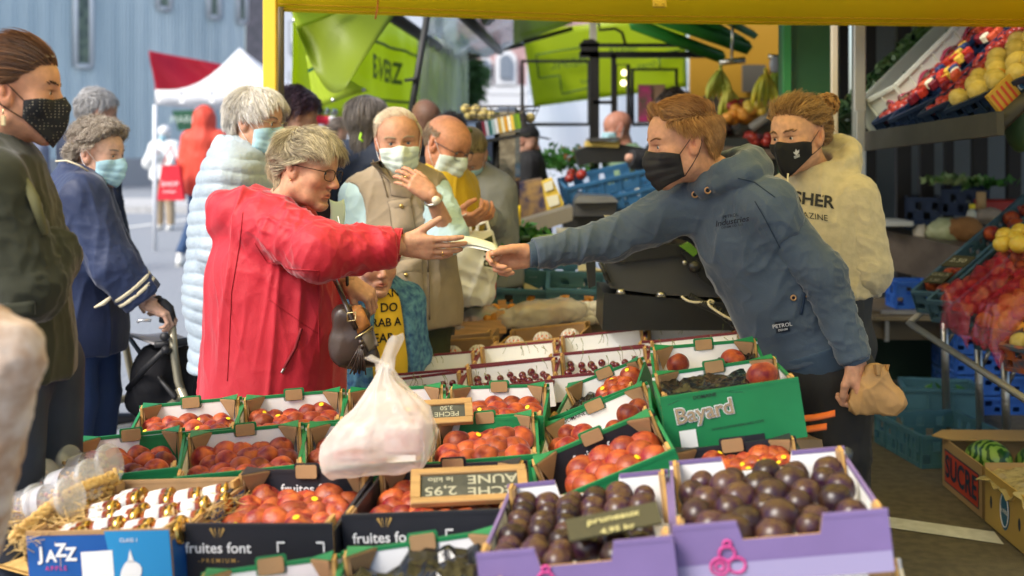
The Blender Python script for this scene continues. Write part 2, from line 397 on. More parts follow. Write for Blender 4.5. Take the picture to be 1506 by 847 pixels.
def pale_house():
 root = empty('house', (float(P(430,0,34)[0]),34,0), 'pale rendered house with wide windows behind the yellow tent post', 'building')
 b = MB(); x0, x1 = P(392,0,34)[0], P(640,0,34)[0]; b.box(((x0+x1)/2,36,6), (x1-x0,4,12)); b.build('wall', mat('pale_render', (.42,.46,.52), .8), root)
 for (u0,u1,w0,w1) in ((424,452,105,135),(424,452,30,78),(470,520,60,120)):
  w = MB(); a, c = P(u0,w1,33.9), P(u1,w0,33.9); w.box(((a[0]+c[0])/2,33.93,(a[2]+c[2])/2), (c[0]-a[0],.1,c[2]-a[2])); f = w.build('window', mat('grey_window', (.25,.28,.32), .3), root)
  w = MB(); w.box(((a[0]+c[0])/2,33.86,(a[2]+c[2])/2+.1), (c[0]-a[0]-.2,.06,(c[2]-a[2])*.6)); w.build('pane', mat('bright_blind', (.7,.74,.78), .5), f)
pale_house()
# railing and posts by the street
for px in (66,): 
 b = MB(); p = P(px,283,17); b.tube([V(p[0],17,0), V(p[0],17,1.1)], .045, 10); b.tube([V(p[0],17,1.1), V(p[0],17,1.16)], [.045,.02], 10); tag(b.build('bollard', mat('pale_metal', (.55,.6,.62), .4)), 'pale metal bollard beyond the navy coat woman', 'bollard')
# white market tent with red sheet
def white_tent():
 Y = 17.0; root = empty('market_tent', (float(P(340,0,Y)[0]),Y,0), 'white peaked market tent across the street', 'tent')
 x0, x1 = P(228,0,Y)[0], P(484,0,Y)[0]; ze, zv = P(0,132,Y)[2], P(0,154,Y)[2]; pk = P(352,70,Y+1.5); wm = mat('tent_white', (.86,.87,.88), .7, transl=(.35,(.9,.9,.92)))
 cs = [V(x0,Y,ze), V(x1,Y,ze), V(x1,Y+3,ze), V(x0,Y+3,ze)]; b = MB()
 for i in range(4):
  A, B = cs[i], cs[(i+1)%4]
  b.grid(lambda u, v: lerp(lerp(A,B,u), pk, v)+V(0,0,-.20*math.sin(math.pi*v)-.0*u), 9, 9, 0, True, .004)
 b.build('roof', wm, root); b = MB()
 for i in range(4):
  A, B = cs[i], cs[(i+1)%4]; quad(b, A-V(0,0,ze-zv), B-V(0,0,ze-zv), B, A, 24, 3, lambda u, v: V(.0,-.02*math.sin(u*40)*(1-v),.0))
 b.build('valance', wm, root); 
 for p in cs: q = MB(); q.tube([V(p[0],p[1],0), V(p[0],p[1],zv)], .028, 8); q.build('leg', mat('white_pole', (.7,.72,.75), .4), root)
white_tent()
b = MB(); quad(b, P(228,152,18.2), P(334,118,19), P(334,96,19), P(221,75,18.2), 16, 10, lambda u,v: V(0,.08*math.sin(u*9+v*5),0)); tag(b.build('red_sheet', mat('red_tarp', (.48,.010,.035), .6, transl=(.3,(.6,.02,.05)))), 'crimson tarpaulin side hung beside the white tent', 'tarpaulin')
b = MB(); quad(b, P(444,124,22), P(560,170,22), P(560,118,22), P(432,112,22), 8, 4); tag(b.build('red_awning', _M['red_tarp']), 'red awning top peeping over the white tent behind the yellow post', 'awning')
b = MB(); poly_px(b, [(253,163),(292,161),(296,190),(262,192)], 19.5); b2 = MB(); o = b.build('banner', mat('green_banner', (.02,.09,.05), .7)); tag(o, 'dark green banner under the white tent roof', 'banner')
b = MB(); b.text('MARKT', .15, P(274,176,19.44), (1,0,0), (0,0,1)); b.build('banner_lettering', mat('banner_pale', (.45,.55,.5), .7), o)
b = MB(); quad(b, P(440,182,14), P(575,188,14), P(575,166,14), P(440,160,14), 20, 3, lambda u,v: V(0,.02*math.sin(u*30),0)); o = b.build('red_valance', _M['red_tarp']); tag(o, 'red valance of a stall seen under the lime tarpaulin', 'awning')
b = MB(); b.tube([V(P(491,0,14)[0],13.9,0), P(491,166,13.9)], .05, 8); tag(b.build('tent_pole', _M['white_pole']), 'white pole under the red valance', 'pole')
b = MB(); 
for i,(px,py,w,h,c) in enumerate([(515,205,46,30,0),(468,200,30,26,1),(560,212,30,20,0)]): pass
b.box(P(520,230,15.5)-V(0,0,.2), (.9,.5,.5), bev=.02); o = b.build('market_table', mat('white_cloth_table', (.7,.74,.8), .7)); tag(o, 'white draped market table beyond the shoppers', 'table')
# brick town house far behind
def town_house():
 Y = 46; root = empty('town_house', (float(P(725,0,Y)[0]),Y,0), 'pink brick town house with white arched windows far behind the stalls', 'building')
 x0, x1 = P(672,0,Y)[0], P(905,0,Y)[0]; b = MB(); b.box(((x0+x1)/2,Y+3,5.5), (x1-x0,6,11)); 
 b.build('wall', mat('pink_brick', (.42,.26,.26), .85, bump=(8,.4,.03), col2=(.50,.33,.32), vscale=3), root)
 wm = mat('white_stone', (.75,.76,.78), .7); gm = mat('house_glass', (.20,.24,.30), .2, spec=.7)
 b = MB(); b.box(((x0+x1)/2,Y-.1,P(0,133,Y)[2]), (x1-x0,.3,.35)); b.build('cornice', wm, root); b = MB(); b.box(((x0+x1)/2,Y-.15,P(0,158,Y)[2]), (x1-x0,.2,.9)); b.build('cornice', wm, root)
 def arch(cx, y0, y1, wpx, inner):
  o = MB(); w = wpx/FPX*Y/2; zb, zt = P(0,y1,Y)[2], P(0,y0,Y)[2]; pts = [(-w,zb),(w,zb),(w,zt-w)]+[(w*math.cos(a), zt-w+w*math.sin(a)) for a in np.linspace(0,math.pi,10)][1:]
  c = P(cx,0,Y)[0]; o.prism([(p[0],p[1]) for p in pts], (c,Y-.25,0), (1,0,0), (0,0,1), (0,.3,0)); f = o.build('window', wm, root)
  o = MB(); w2 = w*inner; pts = [(-w2,zb+.3),(w2,zb+.3),(w2,zt-w-.0)]+[(w2*math.cos(a), zt-w+w2*math.sin(a)) for a in np.linspace(0,math.pi,10)][1:]; o.prism(pts, (c,Y-.34,0), (1,0,0), (0,0,1), (0,.1,0)); o.build('pane', gm, f)
 arch(744,74,128,32,.55); arch(714,84,124,20,.6); arch(785,84,124,22,.6); arch(694,84,120,16,.6); arch(742,160,205,26,.75); arch(712,160,205,24,.75); arch(775,160,205,26,.75)
 b = MB(); b.prism([(x0-.2,11),(x1+.2,11),(x1-1,14),(x0+1,14)], (0,Y,0), (1,0,0), (0,0,1), (0,6,0)); b.build('roof', mat('slate_roof', (.10,.11,.13), .7), root)
town_house()
def leafy(name, c, rad, label, n=2600, leaf=.16, cm=None, trunk=True):
 root = empty(name, (float(c[0]),float(c[1]),0), label, 'tree'); r = np.random.default_rng(int(abs(c[0])*10)+3); cl = r.normal(size=(26,3)); cl /= np.linalg.norm(cl,axis=1,keepdims=True); cl = cl*r.uniform(.3,.9,(26,1))*np.array(rad)+c
 ci = r.integers(0,26,n); p = cl[ci]+r.normal(size=(n,3))*np.array(rad)*.17; a = r.normal(size=(n,3)); a /= np.linalg.norm(a,axis=1,keepdims=True); bq = np.cross(a, r.normal(size=(n,3))); bq /= np.linalg.norm(bq,axis=1,keepdims=True)
 s = leaf*r.uniform(.6,1.3,(n,1)); v = np.stack([p-a*s, p+bq*s*.6, p+a*s, p-bq*s*.6], 1).reshape(-1,3); f = np.arange(n*4).reshape(-1,4)
 cc = np.repeat((.65+.6*r.random((26,1)))[ci],4,0)*np.ones(3); link_mesh('crown', v, f, cm or mat('leaves', (.05,.12,.035), .6, transl=(.3,(.10,.22,.04)), attr=True, col2=(.08,.17,.05), vscale=1), root, cols=cc)
 if trunk: b = MB(); b.tube([V(c[0],c[1],0), c-V(0,0,rad[2]*.6), c], [.22,.16,.05], 8); b.build('trunk', mat('bark', (.09,.07,.05), .9), root)
leafy('tree', P(684,118,40), (.75,.8,1.1), 'round green tree in front of the brick town house', 2600, .12)
# dark van under the house
def van():
 Y = 36; c = P(708,170,Y); root = empty('parked_van', (float(c[0]),Y,0), 'dark van parked in front of the brick town house', 'van'); b = MB(); z0 = .35
 b.prism([(-1.9,z0),(2.0,z0),(2.0,1.2),(1.5,1.95),(1.1,2.15),(-1.8,2.15),(-1.9,1.9)], (c[0]-.3,Y,0), (.55,0,0), (0,0,1), (0,1.8,0)); b.build('body', mat('van_paint', (.03,.04,.06), .3, coat=.6), root)
 b = MB(); b.box((c[0]-.35,Y-.02,1.65), (1.5,.06,.5)); b.build('window', mat('van_glass', (.35,.42,.5), .1), root)
 for s in (-.7,.45): b = MB(); b.tube([V(c[0]+s,Y-.05,.34), V(c[0]+s,Y+.2,.34)], .34, 18); b.build('wheel', mat('rubber', (.02,.02,.02), .8), root)
van()
# ---------------------------------------------------------------- yellow tent over the stall
YEL = mat('yellow_canvas', (.85,.62,.08), .6, transl=(.85,(1,.90,.50)), bump=(3,.25,.02)); YELF = mat('yellow_canvas_front', (.95,.72,.03), .6, transl=(.80,(1,.88,.10)), bump=(4,.2,.015))
def yellow_tent():
 x0, x1, y0, y1, ze = -1.02, 4.1, 1.9, 5.5, 2.30; root = empty('yellow_tent', (1.5,3.3,0), 'yellow canvas market tent covering the fruit trays', 'tent')
 cs = [V(x0,y0,ze), V(x1,y0,ze), V(x1,y1,ze), V(x0,y1,ze)]; pk = V((x0+x1)/2,(y0+y1)/2,3.35); b = MB()
 for i in range(4):
  A, B = cs[i], cs[(i+1)%4]; b.grid(lambda u, v: lerp(lerp(A,B,u), pk, v)-V(0,0,.06*math.sin(math.pi*v)), 7, 7, 0, True, .003)
 b.build('roof', YEL, root)
 zl = lambda x: 1.45+(205-np.interp(753+x/y1*1920, [395,560,900,1506], [16,22,34,40]))/1920*y1
 b = MB(); N_ = 60
 b.grid(lambda u, v: V(lerp(x0-.02,x1,u), y1+.005*math.sin(u*50)*(1-v), lerp(zl(lerp(x0,x1,u)), ze+.01, v)), N_, 4, 0, True, .003)
 b.build('valance', YELF, root)
 b = MB(); hm = mat('hem_dark', (.50,.27,.01), .8)
 for dz in (.010,.030): b.tube([V(lerp(x0,x1,t), y1-.006, zl(lerp(x0,x1,t))+dz) for t in np.linspace(0,1,50)], .0022, 5)
 b.build('hem', hm, root)
 fm = mat('yellow_metal', (.80,.52,.04), .4, spec=.5)
 p = P(398,200,5.42); q = P(405,0,5.42); b = MB(); b.box((p[0]+.0,5.42,1.15), (.055,.055,2.3), bev=.004); b.build('leg', fm, root)
 for (xx,yy) in ((x1,y1),(x1,y0)): b = MB(); b.box((xx,yy,1.15), (.055,.055,2.3), bev=.004); b.build('leg', fm, root)
 b = MB(); a, c = P(410,2,5.36), P(990,1,5.36); b.tube([a+V(0,0,.03), c+V(0,0,.045)], .022, 8); b.tube([P(1000,4,5.3)+V(0,0,.03), V(x1,5.36,2.18)], .020, 8); b.build('crossbar', fm, root)
 b = MB(); b.box(P(970,2,5.30), (.055,.03,.05), bev=.004); b.tube([P(965,5,5.27), P(965,5,5.25)], .007, 8); b.tube([P(976,5,5.27), P(976,5,5.25)], .007, 8); b.build('bracket', mat('bracket_yellow', (.7,.5,.05), .4), root)
 b = MB(); b.tube([P(412,10,5.5), P(412,60,5.52), P(412,140,5.55)], .018, 8); b.tube([P(412,140,5.55), V(P(412,0,5.55)[0],5.55,.0)], .018, 8); b.build('side_pole', mat('grey_pole', (.18,.17,.14), .5), root)
 b = MB(); b.tube([P(556,0,5.4), P(555,14,5.38), P(552,28,5.38)], .004, 5); b.build('cord', mat('orange_cord', (.5,.16,.04), .7), root)
yellow_tent()
# ---------------------------------------------------------------- lime tarpaulins of the stall behind
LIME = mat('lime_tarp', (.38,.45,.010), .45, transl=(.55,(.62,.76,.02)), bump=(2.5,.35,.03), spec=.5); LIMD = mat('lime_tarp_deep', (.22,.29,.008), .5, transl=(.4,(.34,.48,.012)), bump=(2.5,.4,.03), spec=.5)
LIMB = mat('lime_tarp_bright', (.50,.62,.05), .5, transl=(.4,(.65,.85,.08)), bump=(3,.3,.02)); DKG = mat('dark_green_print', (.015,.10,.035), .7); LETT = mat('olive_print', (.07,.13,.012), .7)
def lime_side():
 w = lambda u,v: V(.035*math.sin(u*26)*(1-v*.6)+.012*math.sin(u*61+v*3),0,0)
 b = MB(); A, B, C, D = P(428,168,7.6), P(668,178,13.5), P(668,70,13.5), P(428,-60,7.6); quad(b, A, B, C, D, 60, 14, w)
 o = b.build('lime_side_curtain', LIME); tag(o, 'lime green tarpaulin side wall with dark lettering behind the shoppers', 'tarpaulin')
 d = nrm(B-A); up = V(0,0,1); nn = np.cross(d, up); c = lerp(lerp(A,B,.52),lerp(D,C,.52),.42)
 def at(u, v): return lerp(lerp(A,B,u), lerp(D,C,u), v)+w(u,v)+V(.045,-.02,0)
 tb = MB(); tv, tf = textmesh('ET-VERZ', bold=.03); u0, sc = .36, .068
 pts = []
 for q in tv: pts.append(at(.40+q[0]*.052, .42+q[1]*.28))
 tb.add(pts, tf); tb.build('tarp_lettering', LETT, o)
 tb = MB()
 for vv in (.16,.66): tb.tube([at(t, vv) for t in np.linspace(.30,.72,30)], .012, 5)
 tb.build('tarp_stripe', LETT, o)
 tb = MB(); 
 for t in np.linspace(.02,.98,26): tb.tube([at(t,.03), at(t,.03)-V(0,.01,0)], .022, 8)
 tb.build('grommets', mat('grommet', (.7,.72,.7), .3, metal=.8), o)
 b = MB(); A2, B2, C2, D2 = P(600,165,10.4), P(668,170,13.2), P(668,72,13.2), P(600,42,10.4)
 quad(b, A2, B2, C2, D2, 50, 8, lambda u,v: V(.08+.05*math.sin(u*34+v)+.03*math.sin(u*80),0,0)); tag(b.build('clear_curtain', mat('clear_curtain', (.6,.66,.62), .15, alpha=.32, spec=.8, bump=(6,.8,.04), stretch=(3,3,.3))), 'wrinkled clear plastic curtain hung inside the lime tarpaulin wall', 'curtain')
 b = MB(); ev = [(415,6),(575,14),(548,60),(510,130),(478,112),(452,72),(436,40)]
 # flap folded down, deep green, hanging free
 def fl(u,v): return lerp(lerp(P(436,42,7.0),P(510,131,6.7),u)*1.0, lerp(P(418,2,7.0),P(600,-8,7.4),u), v)+V(0,.10*math.sin(v*3+u*4),-.14*math.sin(math.pi*u)*(1-v))
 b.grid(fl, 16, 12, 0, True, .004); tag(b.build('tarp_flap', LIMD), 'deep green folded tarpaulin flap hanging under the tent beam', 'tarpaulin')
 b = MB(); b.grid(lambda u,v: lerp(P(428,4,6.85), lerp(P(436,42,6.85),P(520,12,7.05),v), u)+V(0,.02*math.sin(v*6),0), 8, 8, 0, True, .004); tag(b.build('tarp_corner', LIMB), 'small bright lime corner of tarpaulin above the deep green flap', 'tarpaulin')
 b = MB(); T0, T1, T2, T3 = P(450,80,7.3), P(462,160,7.3), P(541,133,7.1), P(478,96,7.15)
 b.grid(lambda u,v: lerp(lerp(T1,T2,u), lerp(T0,T3,u), v)+V(0,.03*math.sin(u*7),0), 12, 8, 0, True, .004); o = b.build('tarp_tail', LIMB); tag(o, 'bright yellow green tarpaulin tail with a dark green stripe', 'tarpaulin')
 s = MB(); poly_px(s, [(452,102),(468,95),(470,99),(453,107)], 7.05, .004); s.build('stripe', DKG, o); s = MB(); 
 for px,py in ((490,147),(535,132),(433,30),(505,121),(483,107)): s.tube([P(px,py,7.02), P(px,py,7.0)], .012, 8)
 s.build('grommets', _M['grommet'], o)
 b = MB(); b.tube([P(629,20,8.2), P(605,160,8.2), V(P(560,0,8.3)[0],8.3,.0)], .022, 8); b.tube([P(596,118,8.2), P(613,116,8.15)], .012, 6); tag(b.build('awning_strut', mat('dark_strut', (.03,.03,.028), .5)), 'slanted dark awning strut between the curtains', 'pole')
lime_side()
def clear_roof():
 root = empty('clear_roof', (.3,11,2.6), 'clear plastic awning roof with dark bars between the lime tarpaulins', 'awning')
 pts = [P(600,0,8.6), P(765,-5,8.8), P(772,66,13.2), P(668,88,13.5)]; b = MB(); quad(b, pts[0], pts[1], pts[2], pts[3], 20, 20, lambda u,v: V(0,0,.05*math.sin(u*9+v*13))); b.build('sheet', mat('clear_sheet', (.50,.60,.68), .15, alpha=.50, spec=.8, bump=(3,.8,.05)), root)
 dk = _M['dark_strut']
 for q in (((575,22,8.6),(672,88,13.4)),((735,10,8.8),(715,30,9.6)),((668,88,13.4),(772,62,13.2)),((680,20,9),(735,75,13))): b = MB(); b.tube([P(*q[0]), P(*q[1])], .045, 6); b.build('bar', dk, root)
clear_roof()
def lime_back():
 Y = 12.5; b = MB(); A, B, C, D = P(785,157,Y), P(1010,128,Y), P(1010,20,Y), P(768,45,Y); w = lambda u,v: V(0,.05*math.sin(u*12+v*4),0)
 quad(b, A, B, C, D, 30, 12, w); o = b.build('lime_back_tarp', LIME); tag(o, 'lime green back tarpaulin with mirrored lettering behind the black frame', 'tarpaulin')
 def at(u,v): return lerp(lerp(A,B,u), lerp(D,C,u), v)+w(u,v)-V(0,.05,0)
 tb = MB()
 for (t, su, sv, u0, v0) in (('TREISPEL',.060,.155,.26,.50),('thuur',.045,.12,.36,.25),('VERHUUR',.04,.12,.60,.60),('Groent',.040,.11,.74,.36)):
  tv, tf = textmesh(t, bold=.012); tb.add([at(u0-q[0]*su, v0+q[1]*sv) for q in tv], [f[::-1] for f in tf])
 tb.build('tarp_lettering', LETT, o); tb = MB()
 for pl in ([(.06,.36),(.06,.66),(.40,.70)],[(.06,.36),(.19,.36),(.19,.12),(.42,.16)],[(.82,.30),(.82,.50),(.97,.52)]): tb.tube([at(*lerp(V(*a),V(*c),t)) for a,c in zip(pl[:-1],pl[1:]) for t in (0,.33,.66)]+[at(*pl[-1])], .010, 5)
 tb.build('tarp_outline', LETT, o)
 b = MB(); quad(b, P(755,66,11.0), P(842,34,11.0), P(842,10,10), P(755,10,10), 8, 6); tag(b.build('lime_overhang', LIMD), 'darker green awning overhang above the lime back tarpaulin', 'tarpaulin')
 b = MB(); b.tube([P(770,62,10.9), P(842,42,10.9)], .02, 6); tag(b.build('awning_rail', _M['dark_strut']), 'dark rail under the green overhang', 'rail')
 b = MB(); quad(b, P(775,300,15), P(1012,300,15), P(1012,90,15), P(775,110,15), 20, 12, lambda u,v: V(0,.10*math.sin(u*15+v*4),0)); tag(b.build('clear_back_curtain', mat('milky_plastic', (.80,.85,.90), .3, transl=(.7,(.95,.98,1)), alpha=.7, col2=(.88,.90,.93), vscale=1.2, bump=(2,.5,.05))), 'milky clear plastic sheet closing the stall behind the black frame', 'curtain')
lime_back()
def black_frame():
 bk = mat('black_frame', (.012,.011,.010), .5); root = empty('folding_frame', (float(P(885,0,9.5)[0]),9.5,0), 'tall black steel frame with a long top arm in the middle of the stall', 'frame'); Y = 9.5
 def bar(name, pts, r, m=bk): b = MB(); b.tube([P(*p) if len(p) == 3 else P(p[0],p[1],Y) for p in pts], r, 6); b.build(name, m, root)
 def flat(name, x0,y0,x1,y1, d=.06): b = MB(); a, c = P(x0,y1,Y), P(x1,y0,Y); b.box(((a[0]+c[0])/2,Y,(a[2]+c[2])/2), (c[0]-a[0],d,c[2]-a[2])); b.build(name, bk, root)
 flat('post',867,80,881,205); flat('post',899,80,906,170); flat('top_arm',852,76,1040,85); flat('upper_arm',852,64,1010,69); flat('rung',872,148,902,153); flat('head_block',854,62,880,82)
 b = MB(); poly_px(b, [(853,68),(858,58),(872,57),(885,65),(870,72)], Y); b.build('arm_end', bk, root)
 flat('post',867,205,881,330)
 b = MB(); b.box((P(874,0,Y)[0],Y+.15,P(0,140,Y)[2]), (.05,.05,1.3)); b.build('pale_post', mat('pale_post', (.45,.42,.34), .5), root)
 for (x0,y0,x1,y1) in ((768,90,866,183),(905,95,924,183),(930,102,995,183)):
  b = MB(); b.tube([P(x0,y1,Y+.8),P(x0,y0,Y+.8),P(x1,y0,Y+.8),P(x1,y1,Y+.8),P(x0,y1,Y+.8)], .018, 6); o = b.build('poster_stand', bk); tag(o, {768:'wide thin black frame left of the tall black post',905:'narrow thin black frame right of the tall black post',930:'thin black frame around the flower poster'}[x0], 'frame')
 b = MB(); b.tube([P(880,30,9.4),P(882,44,9.4),P(905,42,9.4),P(915,48,9.4),P(920,66,9.4)], .012, 6); tag(b.build('hanging_hook', bk), 'curved black hook hanging above the black frame arm', 'hook')
 b = MB(); a, c = P(938,180,9.6), P(978,124,9.6); b.box(((a[0]+c[0])/2,9.6,(a[2]+c[2])/2), (c[0]-a[0],.012,c[2]-a[2]), 0); b.box(((a[0]*.72+c[0]*.28),9.585,(a[2]+c[2])/2), ((c[0]-a[0])*.5,.006,(c[2]-a[2])*.94), 1)
 tag(b.build('poster', [mat('poster_tan', (.30,.18,.11), .6), mat('poster_flowers', (.10,.08,.05), .6, col2=(.45,.03,.16), vscale=14)]), 'poster with dark and pink flowers above the vendor', 'poster')
 for (px,py) in ((918,107),(917,122)): b = MB(); b.sphere(P(px,py,10.4), .024); tag(b.build('light_bulb', mat('warm_bulb', (1,.9,.6), .4, emit=((1,.82,.45), 2.2))), 'small warm lit bulb hanging %s' % ('upper of the pair beside the black frame' if py == 107 else 'lower of the pair beside the black frame'), 'lamp')
black_frame()
# ---------------------------------------------------------------- the dark covered stall on the right
def stall_roof():
 dg = mat('dark_green_awning', (.02,.10,.02), .6, transl=(.15,(.05,.2,.03))); root = empty('covered_stall', (3.5,8,0), 'covered sales stall with dark green roof and yellow back wall on the right', 'stall')
 b = MB(); b.box((4.0,8.6,2.72), (7.6,5.8,.03)); b.build('roof', dg, root)
 b = MB(); b.box((P(1085,0,12.2)[0]+.1,12.2,1.3), (1.1,.05,3.2)); b.build('back_wall', mat('yellow_wall', (.38,.20,.012), .6, bump=(2,.3,.02)), root)
 b = MB(); a, c = P(1092,135,12.1), P(1126,95,12.1); b.box(((a[0]+c[0])/2,12.12,(a[2]+c[2])/2), (c[0]-a[0],.04,c[2]-a[2])); b.build('vent', mat('vent_grey', (.10,.09,.07), .6), root)
 for q in (((930,34,8.6),(1062,84,8.9),.045),((1030,26,8.8),(1094,62,9.2),.035),((960,22,8.4),(1100,70,8.8),.05),((1050,20,8.8),(1110,52,9.2),.03)):
  b = MB(); A, B = P(*q[0]), P(*q[1]); b.tube([A,B], q[2], 4); b.build('roof_beam', mat('green_beam', (.03,.26,.03), .5), root)
 b = MB(); b.box((P(1186,0,6.6)[0],6.6,1.35), ((1222-1150)/FPX*6.6,.22,2.75), bev=.02); b.build('pillar', mat('green_pillar', (.012,.075,.022), .4, spec=.5, col2=(.02,.10,.03), vscale=2), root)
 b = MB(); b.box((P(1158,0,6.45)[0],6.47,1.35), (.035,.05,2.75)); b.build('pillar_trim', mat('green_trim', (.03,.20,.05), .4), root)
 b = MB(); b.box((P(1227,0,6.0)[0],6.0,1.3), (.030,.03,2.6), bev=.004); b.build('post', mat('cream_post', (.50,.44,.32), .5), root)
 b = MB(); b.box((P(1263,0,6.3)[0],6.3,1.3), (.060,.05,2.6), bev=.006); b.build('post', mat('alu_post', (.36,.36,.33), .35, metal=.7), root)
 b = MB(); b.box((5.9,9.0,1.4), (7.0,.06,2.9)); b.build('rear_wall', mat('grey_panel', (.15,.17,.18), .6, col2=(.20,.23,.25), vscale=1.5), root)
 for i, px in enumerate((1240,1278,1328,1362,1395,1440,1490,1545)):
  b = MB(); w = (.06,.075,.09,.085,.05,.09,.08,.08)[i]; b.box((P(px,0,8.3)[0],8.3,1.35), (w,.06,2.7)); b.build('slat', mat('dark_slat', (.012,.010,.009), .6), root)
 b = MB(); b.box((4.2,7.62,.27), (4.4,.05,.44)); b.build('skirt', mat('green_skirt', (.012,.035,.020), .6), root)
 b = MB(); a = P(1278,512,7.56); b.box(a, (.07,.02,.10), 0); b.text('3', .08, a-V(0,.011,0), (1,0,0), (0,0,1), 1); b.build('number_plate', [mat('red_plate', (.45,.02,.02), .5), mat('plate_white', (.7,.7,.65), .6)], root)
stall_roof()
# ---------------------------------------------------------------- trays, crates, fruit
BRN = mat('cardboard', (.36,.22,.105), .85, bump=(150,.4,.001), var=.08, vscale=12); BRND = mat('cardboard_deep', (.48,.28,.09), .85, bump=(200,.5,.001), var=.12, vscale=30)
WHT = mat('white_board', (.80,.80,.80), .6, var=.02, vscale=9); GRN = mat('green_board', (.010,.185,.062), .5, var=.08); BLK = mat('black_board', (.016,.017,.024), .5, var=.12); PUR = mat('purple_board', (.165,.115,.27), .55, var=.06)
PURL = mat('lilac_board', (.27,.24,.40), .55); MAR = mat('maroon_board', (.16,.025,.035), .6); BLU = mat('blue_board', (.008,.085,.33), .5); BLU2 = mat('light_blue_board', (.02,.24,.52), .5)
PINK = mat('pink_print', (.50,.05,.22), .6); LW = mat('white_print', (.78,.78,.78), .6); GOLDP = mat('gold_print', (.45,.28,.08), .6); CREAM = mat('cream_print', (.36,.27,.17), .6)
def frame3(BL, BR, FL, depth=None):
 y = nrm(BL-FL); x = BR-BL; x = nrm(x-y*np.dot(x,y)); z = np.cross(x, y); w = np.linalg.norm(BR-BL); d = depth or np.dot(BL-FL, y)
 R = np.stack([x,y,z],1); return R, w, d
def tray(BL, BR, FL, label, h=.10, out=None, ins=None, rim=None, name='fruit_tray', depth=None, tab=True, gusset=True, front=None, prints=None, notch=0, group=None, backprint=None, posts=True, cat='tray', flipprint=False, lowfront=0):
 """open board tray from three rim corners; returns (root, to_world, w, d)"""
 out, ins, rim = out or GRN, ins or WHT, rim or GRN
 BL, BR, FL = (P(*p) if len(p) == 3 and abs(p[0]) > 20 else np.asarray(p) for p in (BL,BR,FL)); R, w, d = frame3(BL, BR, FL, depth)
 o = BL-R[:,1]*d-R[:,2]*h; M = M4(R, o); root = empty(name, M=M4(R, o), label=label, cat=cat, group=group)
 t = .005; mats = [out, ins, rim, BRN, BRND]
 def wall(nm, x0, y0, dx, dy, hh, nt=0, inset=None):
  # wall from (x0,y0) along (dx,dy); notch cut in the middle
  L = math.hypot(dx,dy); ux, uy = dx/L, dy/L; nx, ny = -uy, ux; b = MB(M)
  prof = [(0,0),(L,0),(L,hh)]+([(L*.70,hh),(L*.68,hh-nt),(L*.32,hh-nt),(L*.30,hh)] if nt else [])+[(0,hh)]
  for sgn, mi in ((0,0),(t,1)):
   vs = [(x0+ux*a+nx*sgn, y0+uy*a+ny*sgn, z) for a, z in prof]; b.add(vs, [tuple(range(len(prof)))[::(1 if sgn == 0 else -1)]], mi)
  n = len(prof)
  for i in range(n):
   a, c = prof[i], prof[(i+1)%n]
   if a[1] == 0 and c[1] == 0: continue
   vs = [(x0+ux*q[0]+nx*s, y0+uy*q[0]+ny*s, q[1]) for q in (a,c) for s in (0,t)]; b.add(vs, [(0,1,3,2)], 4)
  # coloured lip on the inner top edge
  lip = .007
  segs = [(0,L,hh)] if not nt else [(0,L*.30,hh),(L*.70,L,hh)]
  for a, c, z in segs:
   b.add([(x0+ux*q+nx*(t+s), y0+uy*q+ny*(t+s), zz) for q in (a,c) for (s,zz) in ((.0012,z-lip),(.0012,z+.001),(-t-.001,z+.001),(-t-.001,z-lip))], [(0,1,5,4),(1,2,6,5),(2,3,7,6),(0,4,7,3)], 2)
  return b
 fr = wall('front_panel', 0, 0, w, 0, h-lowfront, notch); fo = fr
 if prints: prints(fr, w, h, 5)
 pm = mats+[LW, GOLDP, PINK, CREAM, PURL, BLK, GRN, BLU2, mat('red_print', (.5,.02,.02), .6)]
 fr.build('front_panel', pm, root)
 bk = wall('back_panel', w, d, -w, 0, h, notch); 
 if backprint: backprint(bk, w, h, d, 5)
 bk.build('back_panel', pm, root)
 for (x0, y0, dy) in ((0, d-t, -(d-2*t)),(w, t, d-2*t)):
  sd = wall('side_panel', x0, y0, 0, dy, h-.016); sd.build('side_panel', mats, root)
 b = MB(M); b.box((w/2,d/2,.004), (w-2*t-.001,d-2*t-.001,.006)); b.build('base', ins if ins is not BLK else BRN, root)
 if posts:
  for (cx, cy) in ((t+.006,d-.030),(w-t-.006,d-.030),(t+.006,.030),(w-t-.006,.030)):
   b = MB(M); b.box((cx,cy,h/2+.001), (.007,.044,h+.005), 0); b.box((cx+(.0065 if cx < w/2 else -.0065),cy,h/2), (.004,.040,h), 1); b.build('corner_post', [BRND, BRN], root)
 if gusset:
  g = .22*w if w < .33 else .2*w
  for s in (0,1):
   X = lambda q: q if s == 0 else w-q
   for yb, sy in ((d,-1),):
    b = MB(M); p = [(X(.018),yb+sy*.060,h+.004),(X(g),yb+sy*.007,h-.001),(X(.020),yb+sy*.007,h+.006),(X(g*.45),yb+sy*.020,h-.062)]
    b.add(p+[(q[0],q[1],q[2]-.003) for q in p], [(0,1,2),(0,3,1),(2,1,3),(4,6,5),(4,5,7)], 0); b.add([(X(.014),yb+sy*.062,h+.0065),(X(g),yb+sy*.004,h+.0015),(X(.012),yb+sy*.004,h+.0095)], [(0,1,2)], 1); b.build('corner_flap', [BRN, rim], root)
